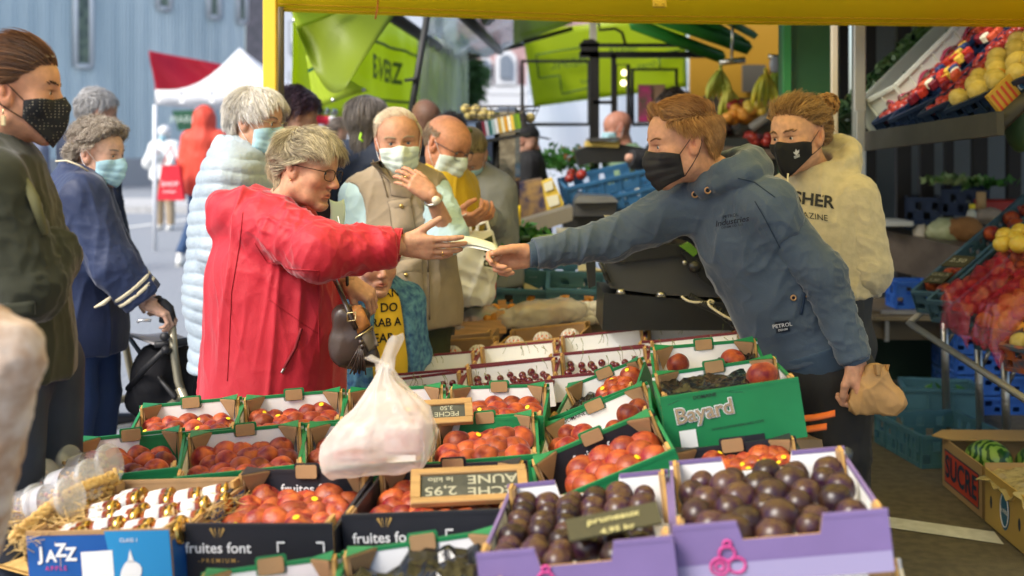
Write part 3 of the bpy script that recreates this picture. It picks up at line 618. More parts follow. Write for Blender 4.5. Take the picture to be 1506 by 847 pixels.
 if tab:
  b = MB(M); tw = .026; 
  for dz, k, mi, yy in ((0,1.12,1,.001),(0,.92,0,-.0035)):
   pr = [(-tw*k,-.014*k),(-tw*k*.9,-.018*k),(tw*k*.9,-.018*k),(tw*k,-.014*k),(tw*k,.010*k),(tw*k*.9,.014*k),(-tw*k*.9,.014*k),(-tw*k,.010*k)]
   b.prism(pr, (w/2, d-t-.001+yy-(.0 if mi else .003), h), (1,0,0), (0,0,1), (0,.003,0), mi)
  b.build('tab', [BRN, rim], root)
 return root, (lambda p: np.asarray(p)@R.T+o), w, d, R
# ---- fruit
def fruit_mesh(kind, seed):
 r = np.random.default_rng(seed); b = MB(); b.sphere((0,0,0), 1, 0, 26, 18); v = np.vstack(b.v); a = np.arctan2(v[:,1], v[:,0]); z = v[:,2]; rho = np.hypot(v[:,0], v[:,1])
 s = 1+noise3(v*1.3+seed*7)*.04
 if kind == 'peach': s *= 1-.09*np.exp(-(np.abs(a)/.16)**1.3)*np.clip(rho*1.4,0,1); v = v*s[:,None]; v[:,2] = v[:,2]*.90-.20*np.exp(-(rho/.26)**2)*np.sign(v[:,2])*(z > 0)
 elif kind == 'pom': v = v*s[:,None]; v[:,2] = v[:,2]*.92; 
 elif kind == 'plum': s *= 1-.03*np.exp(-(np.abs(a)/.12)**2); v = v*s[:,None]; v[:,2] = v[:,2]*1.04-.10*np.exp(-(rho/.2)**2)*(z > 0)
 else: v = v*s[:,None]; v[:,2] = v[:,2]*.93-.14*np.exp(-(rho/.22)**2)*np.sign(z)
 me = bpy.data.meshes.new(kind); me.from_pydata([tuple(map(float,q)) for q in v], [], b.f); me.polygons.foreach_set('use_smooth', [True]*len(me.polygons)); me.update(); return me
FM = {}
ORD = 'first second third fourth fifth sixth seventh eighth ninth tenth eleventh twelfth'.split()
def spots(pts):
 """words that tell like fruits apart: counted in the picture from the left, row by row from the front"""
 pr = [(CX+p[0]/p[1]*FPX, HY+(EYE-p[2])/p[1]*FPX) for p in pts]; n = len(pts); nr = max(1, int(round(math.sqrt(n*.8)))) if n > 7 else 1; per = math.ceil(n/nr); out = ['']*n
 order = sorted(range(n), key=lambda i: -pr[i][1])
 for r in range(nr):
  row = sorted(order[r*per:(r+1)*per], key=lambda i: pr[i][0])
  for k, i in enumerate(row): out[i] = (ORD[min(k,11)]+' from left'+(', '+ORD[min(r,11)]+' row' if nr > 1 else '')+', ')
 return out
def fmat(kind):
 c = {'peach': dict(col=(.15,.005,.010), col2=(.44,.085,.020), vscale=1.2, rough=.46, objrand=.45, spec=.3, sheen=.12, bump=(9,.08,.02)), 'pom': dict(col=(.20,.005,.010), col2=(.48,.10,.022), vscale=1.2, rough=.40, objrand=.3, spec=.5, bump=(8,.15,.02)), 'plum': dict(col=(.032,.008,.024), col2=(.070,.034,.014), vscale=1.6, rough=.30, objrand=.6, spec=.4),
   'yellow': dict(col=(.70,.45,.04), col2=(.72,.55,.10), vscale=2, rough=.4), 'green': dict(col=(.30,.42,.06), col2=(.45,.5,.12), vscale=2, rough=.4), 'orange': dict(col=(.75,.28,.03), col2=(.82,.38,.06), vscale=2, rough=.45, objrand=.15), 'white': dict(col=(.68,.62,.50), col2=(.78,.74,.64), vscale=2, rough=.5),
   'mush': dict(col=(.62,.58,.50), col2=(.74,.70,.62), vscale=2, rough=.6), 'quince': dict(col=(.55,.42,.10), col2=(.65,.52,.20), vscale=2, rough=.6, objrand=.2), 'cherry': dict(col=(.10,.005,.012), rough=.12, spec=.6), 'darkred': dict(col=(.22,.012,.015), col2=(.40,.05,.02), vscale=2, rough=.3, objrand=.3)}[kind]
 return mat('fruit_'+kind, c.pop('col'), **c)
STK = mat('yellow_sticker', (.85,.62,.02), .4)
def fruits(kind, shape, pts, r, label, cat, group, name=None, sticker=0, jit=.08, where=None):
 if where is None and len(pts) > 1: where = spots(pts)
 key = (kind, shape)
 if key not in FM:
  FM[key] = []
  for s in range(3): me = fruit_mesh(shape, s+len(FM)*5); me.materials.append(fmat(kind)); FM[key].append(me)
 if 'stk' not in FM:
  b = MB(); b.grid(lambda u,v: (lambda a,c: V(math.sin(a)*math.cos(c), math.sin(a)*math.sin(c), math.cos(a))*1.012)(u*.19, v*2*math.pi), 4, 13, 0, True); o = b.build('sticker', STK); FM['stk'] = o.data; bpy.data.objects.remove(o)
 for i, p in enumerate(pts):
  o = bpy.data.objects.new(name or cat, random.choice(FM[key])); SC.collection.objects.link(o)
  k = r*random.uniform(1-jit, 1+jit); o.location = tuple(map(float,p)); o.scale = (k,k,k); o.rotation_euler = (random.uniform(-.6,.6), random.uniform(-.6,.6), random.uniform(0,6.28))
  lb = label if not where or len(pts) < 2 else where[i]+label; W_ = lb.split()
  if len(W_) > 16: W_ = W_[:5]+W_[5+len(W_)-16:]
  tag(o, ' '.join(W_), cat, group)
  if random.random() < sticker:
   s = bpy.data.objects.new('sticker', FM['stk']); SC.collection.objects.link(s); s.parent = o
   dirn = Vector((random.uniform(-.5,.5), -random.uniform(.2,.8), random.uniform(.5,.95))).normalized(); Rw = o.rotation_euler.to_matrix().inverted()@dirn
   s.rotation_euler = Rw.to_track_quat('Z','Y').to_euler()
def fill(T, kind, shape, r, label, cat, group, nx, ny, z=.055, x=(.12,.88), y=(.05,.95), skip=0, stag=True, **kw):
 root, tw, w, d, R = T; pts = []; x = (max(x[0], (r+.012)/w), min(x[1], 1-(r+.012)/w)); y = (max(y[0], (r+.010)/d), min(y[1], 1-(r+.012)/d)); z -= .012 if kind in ('peach','pom') else 0
 for j in range(ny):
  for i in range(nx):
   if random.random() < skip: continue
   u = lerp(x[0], x[1], (i+(.35 if stag and j%2 else 0))/max(1,nx-.65)); v = lerp(y[0], y[1], j/max(1,ny-1))
   pts.append(tw((w*u+random.uniform(-.004,.004), d*v+random.uniform(-.004,.004), z+random.uniform(-.006,.008))))
 fruits(kind, shape, pts, r, label, cat, group, **kw)
# ---- print layouts
def pr_font(b, w, h, k, x=.30):   # black tray front: company lettering, gold line and peach picture
 b.text('fruites font', .030, (w*x, -.001, h*.62), (1,0,0), (0,0,1), k, bold=.012); b.text('- P R E M I U M -', .012, (w*x, -.001, h*.42), (1,0,0), (0,0,1), k+1, bold=.01)
 for sx in (-.8,-.3,.3,.8): b.add([(w*x+.006*sx,-.0022,h*.78),(w*x+.014*sx,-.0022,h*.95),(w*x+.02*sx,-.0022,h*.93)], [(0,2,1)], k+1)
 for (cx,s) in ((.62,1),(.94,-1)): 
  for q in (((cx*w,h*.70),(cx*w+s*.016,h*.73)),((cx*w,h*.56),(cx*w+s*.003,h*.73))): (a,c),(e,f) = q; b.add([(min(a,e),-.0022,min(c,f)),(max(a,e),-.0022,min(c,f)),(max(a,e),-.0022,max(c,f)),(min(a,e),-.0022,max(c,f))], [(0,1,2,3)], k)
def pr_bayard(b, w, h, k):
 b.text('Bayard', .050, (w*.30,-.001,h*.66), (1,0,.06), (-.06,0,1), k, bold=.055, off=.0012); b.text('Bayard', .050, (w*.30,-.001,h*.66), (1,0,.06), (-.06,0,1), k+5, bold=.018, off=.0026); b.text('Bayard', .050, (w*.30,-.001,h*.66), (1,0,.06), (-.06,0,1), k+3, bold=.004, off=.004)
 b.text('DOMAINE', .012, (w*.32,-.001,h*.92), (1,0,.03), (0,0,1), k+5, bold=.01); b.text('WWW.DOMAINEBAYARD.COM', .0085, (w*.52,-.001,h*.36), (1,0,.03), (0,0,1), k+5)
 b.add([(w*.46,-.002,h*.03),(w*.70,-.002,h*.03),(w*.70,-.002,h*.17),(w*.46,-.002,h*.17)], [(0,1,2,3)], k+5); b.add([(w*.10,-.002,h*.10),(w*.22,-.002,h*.10),(w*.22,-.002,h*.40),(w*.10,-.002,h*.40)], [(0,1,2,3)], k)
def pr_purple(b, w, h, k, cx=.34):
 b.add([(0.001,-.002,0),(w-.001,-.002,0),(w-.001,-.002,h*.34),(.001,-.002,h*.34)], [(0,1,2,3)], k+4)
 c = V(w*cx, -.0035, h*.40); 
 for (dx, dz, rr) in ((-.014,-.010,.015),(.014,-.010,.014),(0,.010,.013),(.002,.026,.006),(-.014,-.010,.007)): b.tube([c+V(dx+rr*math.cos(a),0,dz+rr*.9*math.sin(a)) for a in np.linspace(0,2*math.pi,18)], .0025, 4, k+2, caps=False)
def bk_font(b, w, h, d, k):   # print on the inner back wall, facing the front
 b.text('fruites font', .030, (w*.52, d-.0055, h*.66), (1,0,0), (0,0,1), k, bold=.012); b.text('P R E M I U M', .010, (w*.52, d-.0055, h*.47), (1,0,0), (0,0,1), k+1, bold=.01)
def bk_domaine(b, w, h, d, k):
 b.text('DOMAINE', .014, (w*.30, d-.0065, h-.010), (1,0,0), (0,0,1), k+5, bold=.01)
def bk_font_ext(b, w, h, d, k): pass
def crate(BL, BR, FL, label, h=.14, col=None, name='plastic_crate', group=None, slots=True, cat='crate', depth=None, rows=2, solid=False, marks=None):
 """moulded plastic crate with ribs, rim and slotted walls"""
 m = col or mat('teal_plastic', (.06,.16,.20), .45, spec=.4, var=.08)
 BL, BR, FL = (P(*p) if len(p) == 3 and abs(p[0]) > 20 else np.asarray(p) for p in (BL,BR,FL)); R, w, d = frame3(BL, BR, FL, depth); o = BL-R[:,1]*d-R[:,2]*h; M = M4(R, o); root = empty(name, M=M, label=label, cat=cat, group=group)
 t = .012
 for nm, (x0,y0), (ux,uy), L in (('front_wall',(0,0),(1,0),w),('back_wall',(w,d),(-1,0),w),('side_wall',(0,d-t),(0,-1),d-2*t),('side_wall',(w,t),(0,1),d-2*t)):
  b = MB(M); nx, ny = -uy, ux
  def bx(a0,a1,z0,z1,n0,n1): 
   vs = [(x0+ux*a+nx*n, y0+uy*a+ny*n, z) for a in (a0,a1) for n in (n0,n1) for z in (z0,z1)]; b.add(vs, [(0,1,3,2),(4,6,7,5),(0,4,5,1),(2,3,7,6),(0,2,6,4),(1,5,7,3)])
  bx(0,L,h-.018,h,-.006,t); bx(0,L,0,.02,0,t); zz = [.02,h-.018]
  if solid or not slots: bx(0,L,.02,h-.018,.003,t-.003)
  else:
   nb = max(3,int(L/.045)); rw = (h-.038)/rows
   for r_ in range(rows):
    bx(0,L,.02+rw*r_+rw*.80,.02+rw*(r_+1),.001,t-.001)
    for i in range(nb+1): a = i*L/nb; bx(max(0,a-.006),min(L,a+.006),.02+rw*r_,.02+rw*r_+rw*.80,.002,t-.002)
    for i in range(nb):
     if (i+r_)%2: bx(i*L/nb,(i+1)*L/nb,.02+rw*r_,.02+rw*r_+rw*.80,.004,t-.004)
  for i in range(int(L/.10)+1): a = i*L/int(L/.10+.001) if L > .1 else 0; bx(max(0,a-.004),min(L,a+.004),.004,h-.004,-.005,.002)
  if marks and nm == 'front_wall': b.text(marks, .045, (w*.55,-.008,h*.55), (1,0,0), (0,0,1), 0)
  b.build(nm, m, root)
 b = MB(M); b.box((w/2,d/2,.006), (w-.004,d-.004,.010)); b.build('base', m, root)
 for (cx,cy) in ((.01,.01),(w-.01,.01),(.01,d-.01),(w-.01,d-.01)): pass
 return root, (lambda p: np.asarray(p)@R.T+o), w, d, R
# ---------------------------------------------------------------- people: heads, hands, hair, clothes
def head_prims(neck_l, age=0, masked=False, fat=0, fem=0):
 """head in its own frame: x right, y face, z up, eyes at z=0"""
 q = [ell((0,-.014,.032), (.075,.096,.084), k=.03), ell((0,.028,.028), (.064,.062,.064), k=.03), ell((0,.026,-.035), (.058+fat,.058,.072), k=.03)]
 for s in (-1,1):
  q += [cap((s*(.048+fat),.0,-.058), (s*.012,.066,-.098), .021+fat*.6, .016, k=.03), ell((s*.041,.052,-.026), (.024,.024,.024), k=.025),
    cap((s*.010,.080,.019), (s*.044,.066,.019), .0095-.002*fem, .008, k=.014)]
 q += [ell((0,.064,-.1), (.018,.018,.016), k=.02), cap((0,.082,.010), (0,.1075,-.033), .0078, .0112, k=.013)]
 for s in (-1,1): q += [ell((s*.0105,.095,-.039), (.0085,.0105,.0075), k=.008)]
 for s in (-1,1):
  q += [ell((s*.031,.101,.000), (.018,.020,.014), k=.014, sub=True), ell((s*.030,.068,.000), (.0165,.0165,.0135), k=.007),
    ell((s*.031,.088,-.0005), (.0132,.0095,.0054), k=.0015, sub=True)]
 q += [cap((-.022,.076,-.067), (0,.085,-.0635), .005, .0058, k=.010), cap((.022,.076,-.067), (0,.085,-.0635), .005, .0058, k=.010),
   cap((-.017,.077,-.075), (.017,.077,-.075), .006, k=.01), cap((0,.080,-.075), (0,.083,-.075), .006, k=.01),
   ell((0,.094,-.0695), (.019,.010,.0018), k=.003, sub=True), ell((0,.082,-.087), (.03,.008,.006), k=.01, sub=True)]
 if age:
  for s in (-1,1): q += [cap((s*.016,.094,-.045), (s*.030,.082,-.070), .0026, k=.006, sub=True), ell((s*.036,.040,-.075), (.022,.02,.024), k=.02)]
 for s in (-1,1):
  R = basis(x=(s*.9,.25,0), z=(0,-.18,1))
  q += [ell((s*.077,-.010,.000), (.008,.019,.030), R=R, k=.008), ell((s*.074,-.006,-.024), (.008,.011,.012), k=.010),
    ell((s*.085,-.007,.003), (.0075,.0095,.018), R=R, k=.003, sub=True), ell((s*.0835,-.013,.001), (.0035,.006,.012), R=R, k=.003)]
 q += [cap((0,-.022,-.05), neck_l, .052, .056, k=.035)]
 return q
class Head:
 def __init__(s, c, fwd, up=(0,0,1), scale=1.0):
  s.c = np.asarray(c, float); s.s = scale; s.R = basis(y=fwd, z=up)
 def w(s, p): return np.asarray(p, float)@s.R.T*s.s+s.c
 def l(s, p): return (np.asarray(p, float)-s.c)@s.R/s.s
SKIN = {}
def skin_mat(tone):
 if tone not in SKIN: SKIN[tone] = mat('skin_'+tone, tone, .48, bump=(420,.22,.0008), var=.09, vscale=38, attr=True, spec=.35, sss=.05)
 return SKIN[tone]
def head_mesh(hd, neck_w, vox, **kw):
 kw.pop('masked', 0); pr = head_prims(hd.l(neck_w), **kw); v, f = sdf_mesh(pr, vox)
 v = smooth_mesh(v, f, 1, .4)
 g = lambda c, r: np.exp(-(((v-np.array(c))/np.array(r))**2).sum(1))
 col = np.ones((len(v), 3))
 def tint(m, c): nonlocal col; m = m[:,None]; col = col*(1-m)+col*np.array(c)*m
 tint(np.clip(g((0,.09,-.0695), (.022,.018,.0085))*1.3, 0, 1), (.80,.48,.47))
 for s in (-1,1):
  tint(g((s*.045,.06,-.035), (.024,.03,.022))*.8, (1.0,.78,.74)); tint(g((s*.031,.09,-.013), (.017,.02,.007))*.6, (.82,.70,.70))
  tint(g((s*.078,-.01,0), (.012,.03,.036))*.8, (1.0,.74,.70)); tint(np.clip(g((s*.031,.085,.0062), (.017,.014,.0028))*1.2,0,1), (.30,.22,.20))
 tint(g((0,.105,-.034), (.016,.02,.014))*.7, (1.0,.74,.70))
 if kw.get('age'): tint(np.clip(noise3(v*170)*1.2-.55, 0, 1)*.7, (.78,.66,.58)); tint(np.clip(noise3(v*38+4), 0, 1)*.35, (1.0,.80,.76))
 return pr, v, f, col
def hand_prims(o, fdir, nrm_, side, s=1.0, curls=None, thumb=None, spread=.10, palm=1.0):
 """o wrist, fdir finger direction, nrm_ palm normal, side=+1: thumb on cross(n,f); curls per finger (3 angles), thumb=(out, curl, opp)"""
 F = nrm(fdir); N = nrm(nrm_-F*np.dot(nrm_, F)); T = np.cross(N, F)*side     # T to thumb side
 o = np.asarray(o, float); L = .098*s; q = []
 base = [(.030,.0,.0),(.010,.003,.0),(-.011,.001,.0),(-.030,-.006,.0)]; lens = [(.042,.026,.020),(.047,.029,.021),(.043,.027,.020),(.033,.021,.018)]
 q += [cap(o-F*.02*s, o+F*.012*s, .024*s, .025*s, k=.02, flat=(N,.78))]
 for (t, f_, n_) in base: q.append(cap(o+F*.012*s+T*t*.62*s, o+F*(L+(f_-.012)*s)+T*t*s, .0155*s, .0115*s, k=.016))
 q += [cap(o+F*.018*s+T*.018*s+N*.008*s, o+F*.052*s+T*.030*s+N*.010*s, .017*s, .014*s, k=.018), cap(o+F*.02*s-T*.018*s+N*.008*s, o+F*.06*s-T*.024*s+N*.008*s, .015*s, .011*s, k=.016)]
 curls = curls or [(.35,.4,.3)]*4
 for i, (t, f_, n_) in enumerate(base):
  p = o+F*(L+(f_-.008)*s)+T*t*s; a = 0; sp = spread*(t/.03); rr = [.0098,.0088,.0080,.0068] if i < 3 else [.0088,.0078,.0070,.0060]
  for j in range(3):
   a += curls[i][j]; d = (F+T*sp)*math.cos(a)+N*math.sin(a); d = nrm(d); p2 = p+d*lens[i][j]*s
   q.append(cap(p, p2, rr[j]*s, rr[j+1]*s, k=.0035)); p = p2
 out, curl, opp = thumb or (.9,.3,.5)
 p = o+F*.022*s+T*.026*s+N*.006*s; d = nrm(F*math.cos(out)+T*math.sin(out)+N*opp); ln = (.046,.032,.026); rr = (.0145,.0118,.0105,.0085)
 for j in range(3):
  q.append(cap(p, p+d*ln[j]*s, rr[j]*s, rr[j+1]*s, k=.008 if j == 0 else .004)); p = p+d*ln[j]*s
  d = nrm(d*math.cos(curl)+(F*.7-T*.7+N*.25)*math.sin(curl))
 return q
def limb_prims(a, b, c, r=(.05,.041,.030), k=.03): return [cap(a, b, r[0], r[1], k=k), cap(b, c, r[1], r[2], k=k)]
def torso_prims(N, Pv, fw, sh, s=1.0, belly=0, chest=0, t=0):
 """N neck base, Pv pelvis centre, sh = (left, right) shoulder points"""
 U = nrm(N-Pv); Fw = nrm(fw-U*np.dot(fw, U)); R = np.stack([np.cross(Fw, U), Fw, U], 1); L = np.linalg.norm(N-Pv)
 q = [ell(N-U*L*.34, (.158*s+t, .108*s+t+chest*.5, .19*s+t), R=R, k=.08), ell(N-U*L*.68+Fw*belly*.5, (.138*s+t+belly*.5, .105*s+t+belly*.7, .15*s+t), R=R, k=.08),
   ell(Pv+U*.0, (.168*s+t, .122*s+t, .13*s+t), R=R, k=.08)]
 if chest: q += [ell(N-U*L*.42+Fw*(.07*s)+R[:,0]*sx*.07*s, (.07+t*.5,.06+t*.5,.07+t*.5), k=.05) for sx in (-1,1)]
 for p in sh: q += [cap(N-U*.02, p, .050*s+t, .052*s+t, k=.06)]
 return q, R
def eyes(hd, parent, look=(0,1,0), col=(.12,.16,.2), sides=(-1,1)):
 em = mat('eye_white', (.62,.60,.57), .25, spec=.5); im = mat('iris_%.2f' % col[0], col, .2); pm = mat('pupil', (.01,.01,.01), .1)
 R = basis(y=hd.R@nrm(look), z=hd.R[:,2])
 for sx in sides:
  b = MB(); c = hd.w((sx*.0308,.0712,0)); r = .0118*hd.s; b.sphere(c, r, 0, 18, 12)
  for (rad, off, mi) in ((.0058,.0004,1),(.0026,.0008,2)):
   ring = [c+R@(V(math.cos(a)*rad*hd.s, math.sqrt(r*r-(rad*hd.s)**2)+off, math.sin(a)*rad*hd.s)) for a in np.linspace(0,2*math.pi,15)[:-1]]
   cc = c+R[:,1]*(r+off); b.add([cc]+ring, [(0,i+1,(i+1)%14+1) for i in range(14)], mi, True)
  b.build('eye', [em, im, pm], parent)
def brows(hd, prims, parent, m, w=1.0):
 b = MB()
 for sx in (-1,1):
  for i in range(26):
   t = i/25; x = sx*lerp(.012,.048,t); z = .0195+.006*math.sin(t*2.4)-.003*t
   p0 = np.array([[x, .12, z+random.uniform(-.0025,.0025)*w]]); y = ray_in(prims, p0); p = V(x, y+.0006, p0[0,2]); d = V(sx*.008,-.003,.003+.002*random.random())
   b.tube([hd.w(p), hd.w(p+d*.5+V(0,.0006,0)), hd.w(p+d)], [.0009*w,.0008*w,.0003], 4)
 b.build('eyebrows', m, parent)
def ray_in(prims, p, d=-1):
 y = p[0,1]
 for _ in range(40):
  q = sdf_at(prims, np.array([[p[0,0], y, p[0,2]]]))[0]
  if q < .0003: break
  y += d*q*.8
 return y
def out_push(prims, v, off, it=6, c=(0,-.01,0)):
 """push local points radially until they clear the head by off"""
 v = v.copy(); c = np.array(c)
 for _ in range(it):
  s = sdf_at(prims, v); m = s < off; 
  if not m.any(): break
  d = v[m]-c; d /= np.linalg.norm(d, axis=1, keepdims=True)+1e-9; o = off[m] if hasattr(off, '__len__') else off
  v[m] += d*(o-s[m]+.0004)[:,None]
 return v
HAIRCORE = [q for q in head_prims(V(0,-.03,-.2)) if q['k'] >= .02]
def scalp_pts(n, region):
 p = RNG.normal(size=(n*6, 3)); p /= np.linalg.norm(p, axis=1, keepdims=True); p = p[region(p)][:n]; return p
def hair(hd, parent, name, region, flow, n=2600, length=.06, thick=.010, wid=.0011, col=(.2,.12,.06), col2=None, steps=7, curl=0, curlf=60, lift=.3, rnd=.25, cap_off=.004, grav=0, shadow=.55, sides=4, capcol=None, nocap=False):
 """cap + combed strands (all one hair mesh); region(dir)->mask, flow(pts)->direction, both in head frame"""
 c1 = np.array(srgb(col)); c2 = np.array(srgb(col2)) if col2 is not None else c1*1.5
 # cap: a lifted copy of the scalp
 nu, nv = 110, 70; th = np.linspace(0, math.pi, nv); ph = np.linspace(0, 2*math.pi, nu, endpoint=False)
 D = np.array([[math.sin(t)*math.sin(p), math.sin(t)*math.cos(p), math.cos(t)] for t in th for p in ph]); ok = region(D) & region(D+np.array([0,.16,0])) & region(D+np.array([0,0,-.13])) & (not nocap)
 r = np.full(len(D), .04); C = np.array([0,-.01,.02])
 for _ in range(30):
  s = sdf_at(HAIRCORE, C+D*r[:,None]); r += -s*.9+0
 pt = C+D*(r+cap_off+thick*.30*np.clip(D[:,2]+.3,0,1))[:,None]
 pt = pt+D*(noise3(pt*90)*.0012)[:,None]
 F = []
 for j in range(nv-1):
  for i in range(nu):
   a, b_, c_, d_ = j*nu+i, j*nu+(i+1)%nu, (j+1)*nu+(i+1)%nu, (j+1)*nu+i
   if ok[a] and ok[b_] and ok[c_] and ok[d_]: F.append((a, d_, c_, b_))
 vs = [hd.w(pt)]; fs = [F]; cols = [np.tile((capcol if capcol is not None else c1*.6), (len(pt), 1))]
 # strands
 d0 = scalp_pts(n, region); n = len(d0); r0 = np.full(n, .04)
 for _ in range(25): r0 += -sdf_at(HAIRCORE, C+d0*r0[:,None])*.9
 p = C+d0*(r0+.002)[:,None]; st = length/(steps-1)*RNG.uniform(.7,1.15,n)
 lay = RNG.uniform(.15,1,n)*thick; ran = RNG.normal(size=(n,3))*rnd; clump = np.stack([noise3(p*45+k*11) for k in range(3)], 1)*rnd*1.6
 path = [p]; 
 for k in range(steps-1):
  g = flow(p)+ran*.5+clump; g /= np.linalg.norm(g, axis=1, keepdims=True)+1e-9
  rad = p-C; rad /= np.linalg.norm(rad, axis=1, keepdims=True); w = k/(steps-1)
  g = g+rad*lift*(1-w)+np.array([0,0,-1])*grav*w
  if curl: g = g+curl*np.stack([np.sin(k*1.7+clump[:,0]*curlf+j*2.1) for j in range(3)], 1)
  g /= np.linalg.norm(g, axis=1, keepdims=True)+1e-9
  p = p+g*st[:,None]; p = out_push(HAIRCORE, p, lay*min(1, (k+1)/2.5)+.001, 2, C); path.append(p)
 path = np.stack(path, 1)                    # n, steps, 3
 tang = np.gradient(path, axis=1); tang /= np.linalg.norm(tang, axis=2, keepdims=True)+1e-9
 rad = path-C; rad /= np.linalg.norm(rad, axis=2, keepdims=True)+1e-9
 a = np.cross(tang, rad); a /= np.linalg.norm(a, axis=2, keepdims=True)+1e-9; b = np.cross(a, tang)
 wd = (wid*RNG.uniform(.7,1.3,n))[:,None]*np.concatenate([np.ones(steps-2), [.7,.25]])[None]
 rings = [path+(a*math.cos(q)+b*math.sin(q)*.7)*wd[...,None] for q in (0, 2.094, 4.189)]
 R_ = np.stack(rings, 2).reshape(-1, 3)      # n, steps, 3 -> verts
 base = (np.arange(n)*steps*3)[:,None,None]+np.arange(steps-1)[None,:,None]*3
 k_ = np.arange(3)[None,None,:]; k2 = (k_+1)%3
 Q = np.stack([base+k_, base+k2, base+k2+3, base+k_+3], -1).reshape(-1, 4)
 mix = np.clip(RNG.beta(1.6,1.6,n)+noise3(d0*9)*.35, 0, 1); sc = c1+(c2-c1)*mix[:,None]
 cc = np.repeat(sc, steps*3, 0)
 off = len(pt); allv = np.vstack([vs[0], hd.w(R_)]); F = np.array(F).reshape(-1,4); allf = np.vstack([F, Q+off]) if len(F) else Q+off
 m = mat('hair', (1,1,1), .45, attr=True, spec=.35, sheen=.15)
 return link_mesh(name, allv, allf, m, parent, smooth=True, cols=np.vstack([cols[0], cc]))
def face_mask(hd, prims, parent, name, m, loopm, style='surgical', loops=(-1,1), tail=True):
 nu, nv = 33, 21; b = MB()
 if style == 'surgical': top = lambda u: V(.064*u, .108-.078*abs(u)**1.7, -.004-.024*abs(u)**1.2); bot = lambda u: V(.056*u, .086-.062*abs(u)**2.2, -.122+.034*abs(u)**1.5)
 else: top = lambda u: V(.070*u, .108-.078*abs(u)**1.5, -.006-.020*abs(u)**.9+.016*max(0,abs(u)-.6)); bot = lambda u: V(.058*u, .083-.060*abs(u)**1.7, -.128+.070*abs(u)**1.4)
 pts = []
 for i in range(nu):
  u = i/(nu-1)*2-1
  for j in range(nv):
   v = j/(nv-1); p = lerp(bot(u), top(u), v); bul = math.sin(math.pi*v)*(1-u*u)
   p = p+V(0, (.020 if style == 'surgical' else .015)*bul, 0)
   if style == 'surgical': p = p+V(0, (.0035*math.sin(v*math.pi*7)+.001*math.sin(u*9+v*4))*(1-abs(u))**.3, 0)
   else: p = p+V(0, .008*math.exp(-(u/.12)**2)*bul, 0)
   pts.append(p)
 pts = out_push(prims, np.array(pts), .0028, 8, (0,-.01,-.05)); pts = smooth_grid(pts.reshape(nu,nv,3), 2).reshape(-1,3); pts = out_push(prims, pts, .0022, 3, (0,-.01,-.05))
 if style == 'surgical': vv_ = np.tile(np.linspace(0,1,nv), nu); uu_ = np.repeat(np.linspace(-1,1,nu), nv); dd_ = pts-V(0,-.01,-.05); dd_ /= np.linalg.norm(dd_,axis=1,keepdims=True); pts = pts+dd_*((.0035*((vv_*4.2)%1)*(vv_>.12)*(vv_<.9)+.0012*np.sin(uu_*14+vv_*5))*(1-np.abs(uu_)**6))[:,None]
 pw = hd.w(pts).reshape(nu, nv, 3)
 b.grid(lambda a, c: pw[int(round(a*(nu-1))), int(round(c*(nv-1)))], nu, nv, 0, True, .0012)
 o = b.build(name, m, parent); lb = MB()
 for s in loops:
  i = -1 if s > 0 else 0; g = pts.reshape(nu,nv,3)
  A, B = g[i,-1], g[i,0]; et, eb = V(s*.079,-.018,.030), V(s*.078,-.016,-.030)
  mid = V(s*.083,-.030,0)
  path = [A, lerp(A,et,.5)+V(s*.004,0,.002), et, mid, eb, lerp(B,eb,.5)+V(s*.004,0,0), B]
  path = out_push(prims, np.array(path), .0015, 3, (0,-.01,-.01)); lb.tube([hd.w(p) for p in path], .0011*hd.s if style == 'surgical' else .0013, 5)
 lb.build('ear_loops', loopm, parent); return o, pw
def smooth_grid(g, it):
 for _ in range(it):
  h = g.copy(); h[1:-1,:] = (g[:-2,:]+g[2:,:]+2*g[1:-1,:])/4; g = h.copy(); h[:,1:-1] = (g[:,:-2]+g[:,2:]+2*g[:,1:-1])/4; g = h
 return g
def garment(name, prims, m, parent, vox=.007, folds=(), smooth=2, quilt=None, colf=None, post=None):
 v, f = sdf_mesh(prims, vox); v = smooth_mesh(v, f, smooth)
 if folds: v = fold(v, f, folds)
 if post: v = post(v, vnormals(v, f))
 cols = colf(v) if colf else None
 o = link_mesh(name, v, f, m, parent, smooth=True, cols=cols); o['_'] = 1; del o['_']
 GEO[o.name] = (v, f); return o
GEO = {}
def decal(parent, name, txts, o, u, vv, into, m, target, off=.0015, extra=None, thick=0):
 """prints: lay flat shapes onto a garment by ray casting along into; txts=[(text,size,x,y,bold,shear)]"""
 v, f = GEO[target.name]; bv = BVHTree.FromPolygons([tuple(map(float,p)) for p in v], [tuple(map(int,q)) for q in f])
 b = MB(); u, vv, into = nrm(u), nrm(vv), nrm(into); o = np.asarray(o, float)
 for (t, s, x, y, bo, shr) in txts:
  tv, tf = textmesh(t, bold=bo, shear=shr); b.add(o+np.outer(tv[:,0]*s+x, u)+np.outer(tv[:,1]*s+y, vv), tf)
 for poly in (extra or []): b.add([o+u*p[0]+vv*p[1] for p in poly], [tuple(range(len(poly)))])
 P_ = np.vstack(b.v); out = []
 for p in P_:
  h = bv.ray_cast(Vector(p-into*.3), Vector(into)); out.append(np.array(h[0])-into*off if h[0] is not None else p)
 b.v = [np.array(out)]; return b.build(name, m, parent, smooth=False)
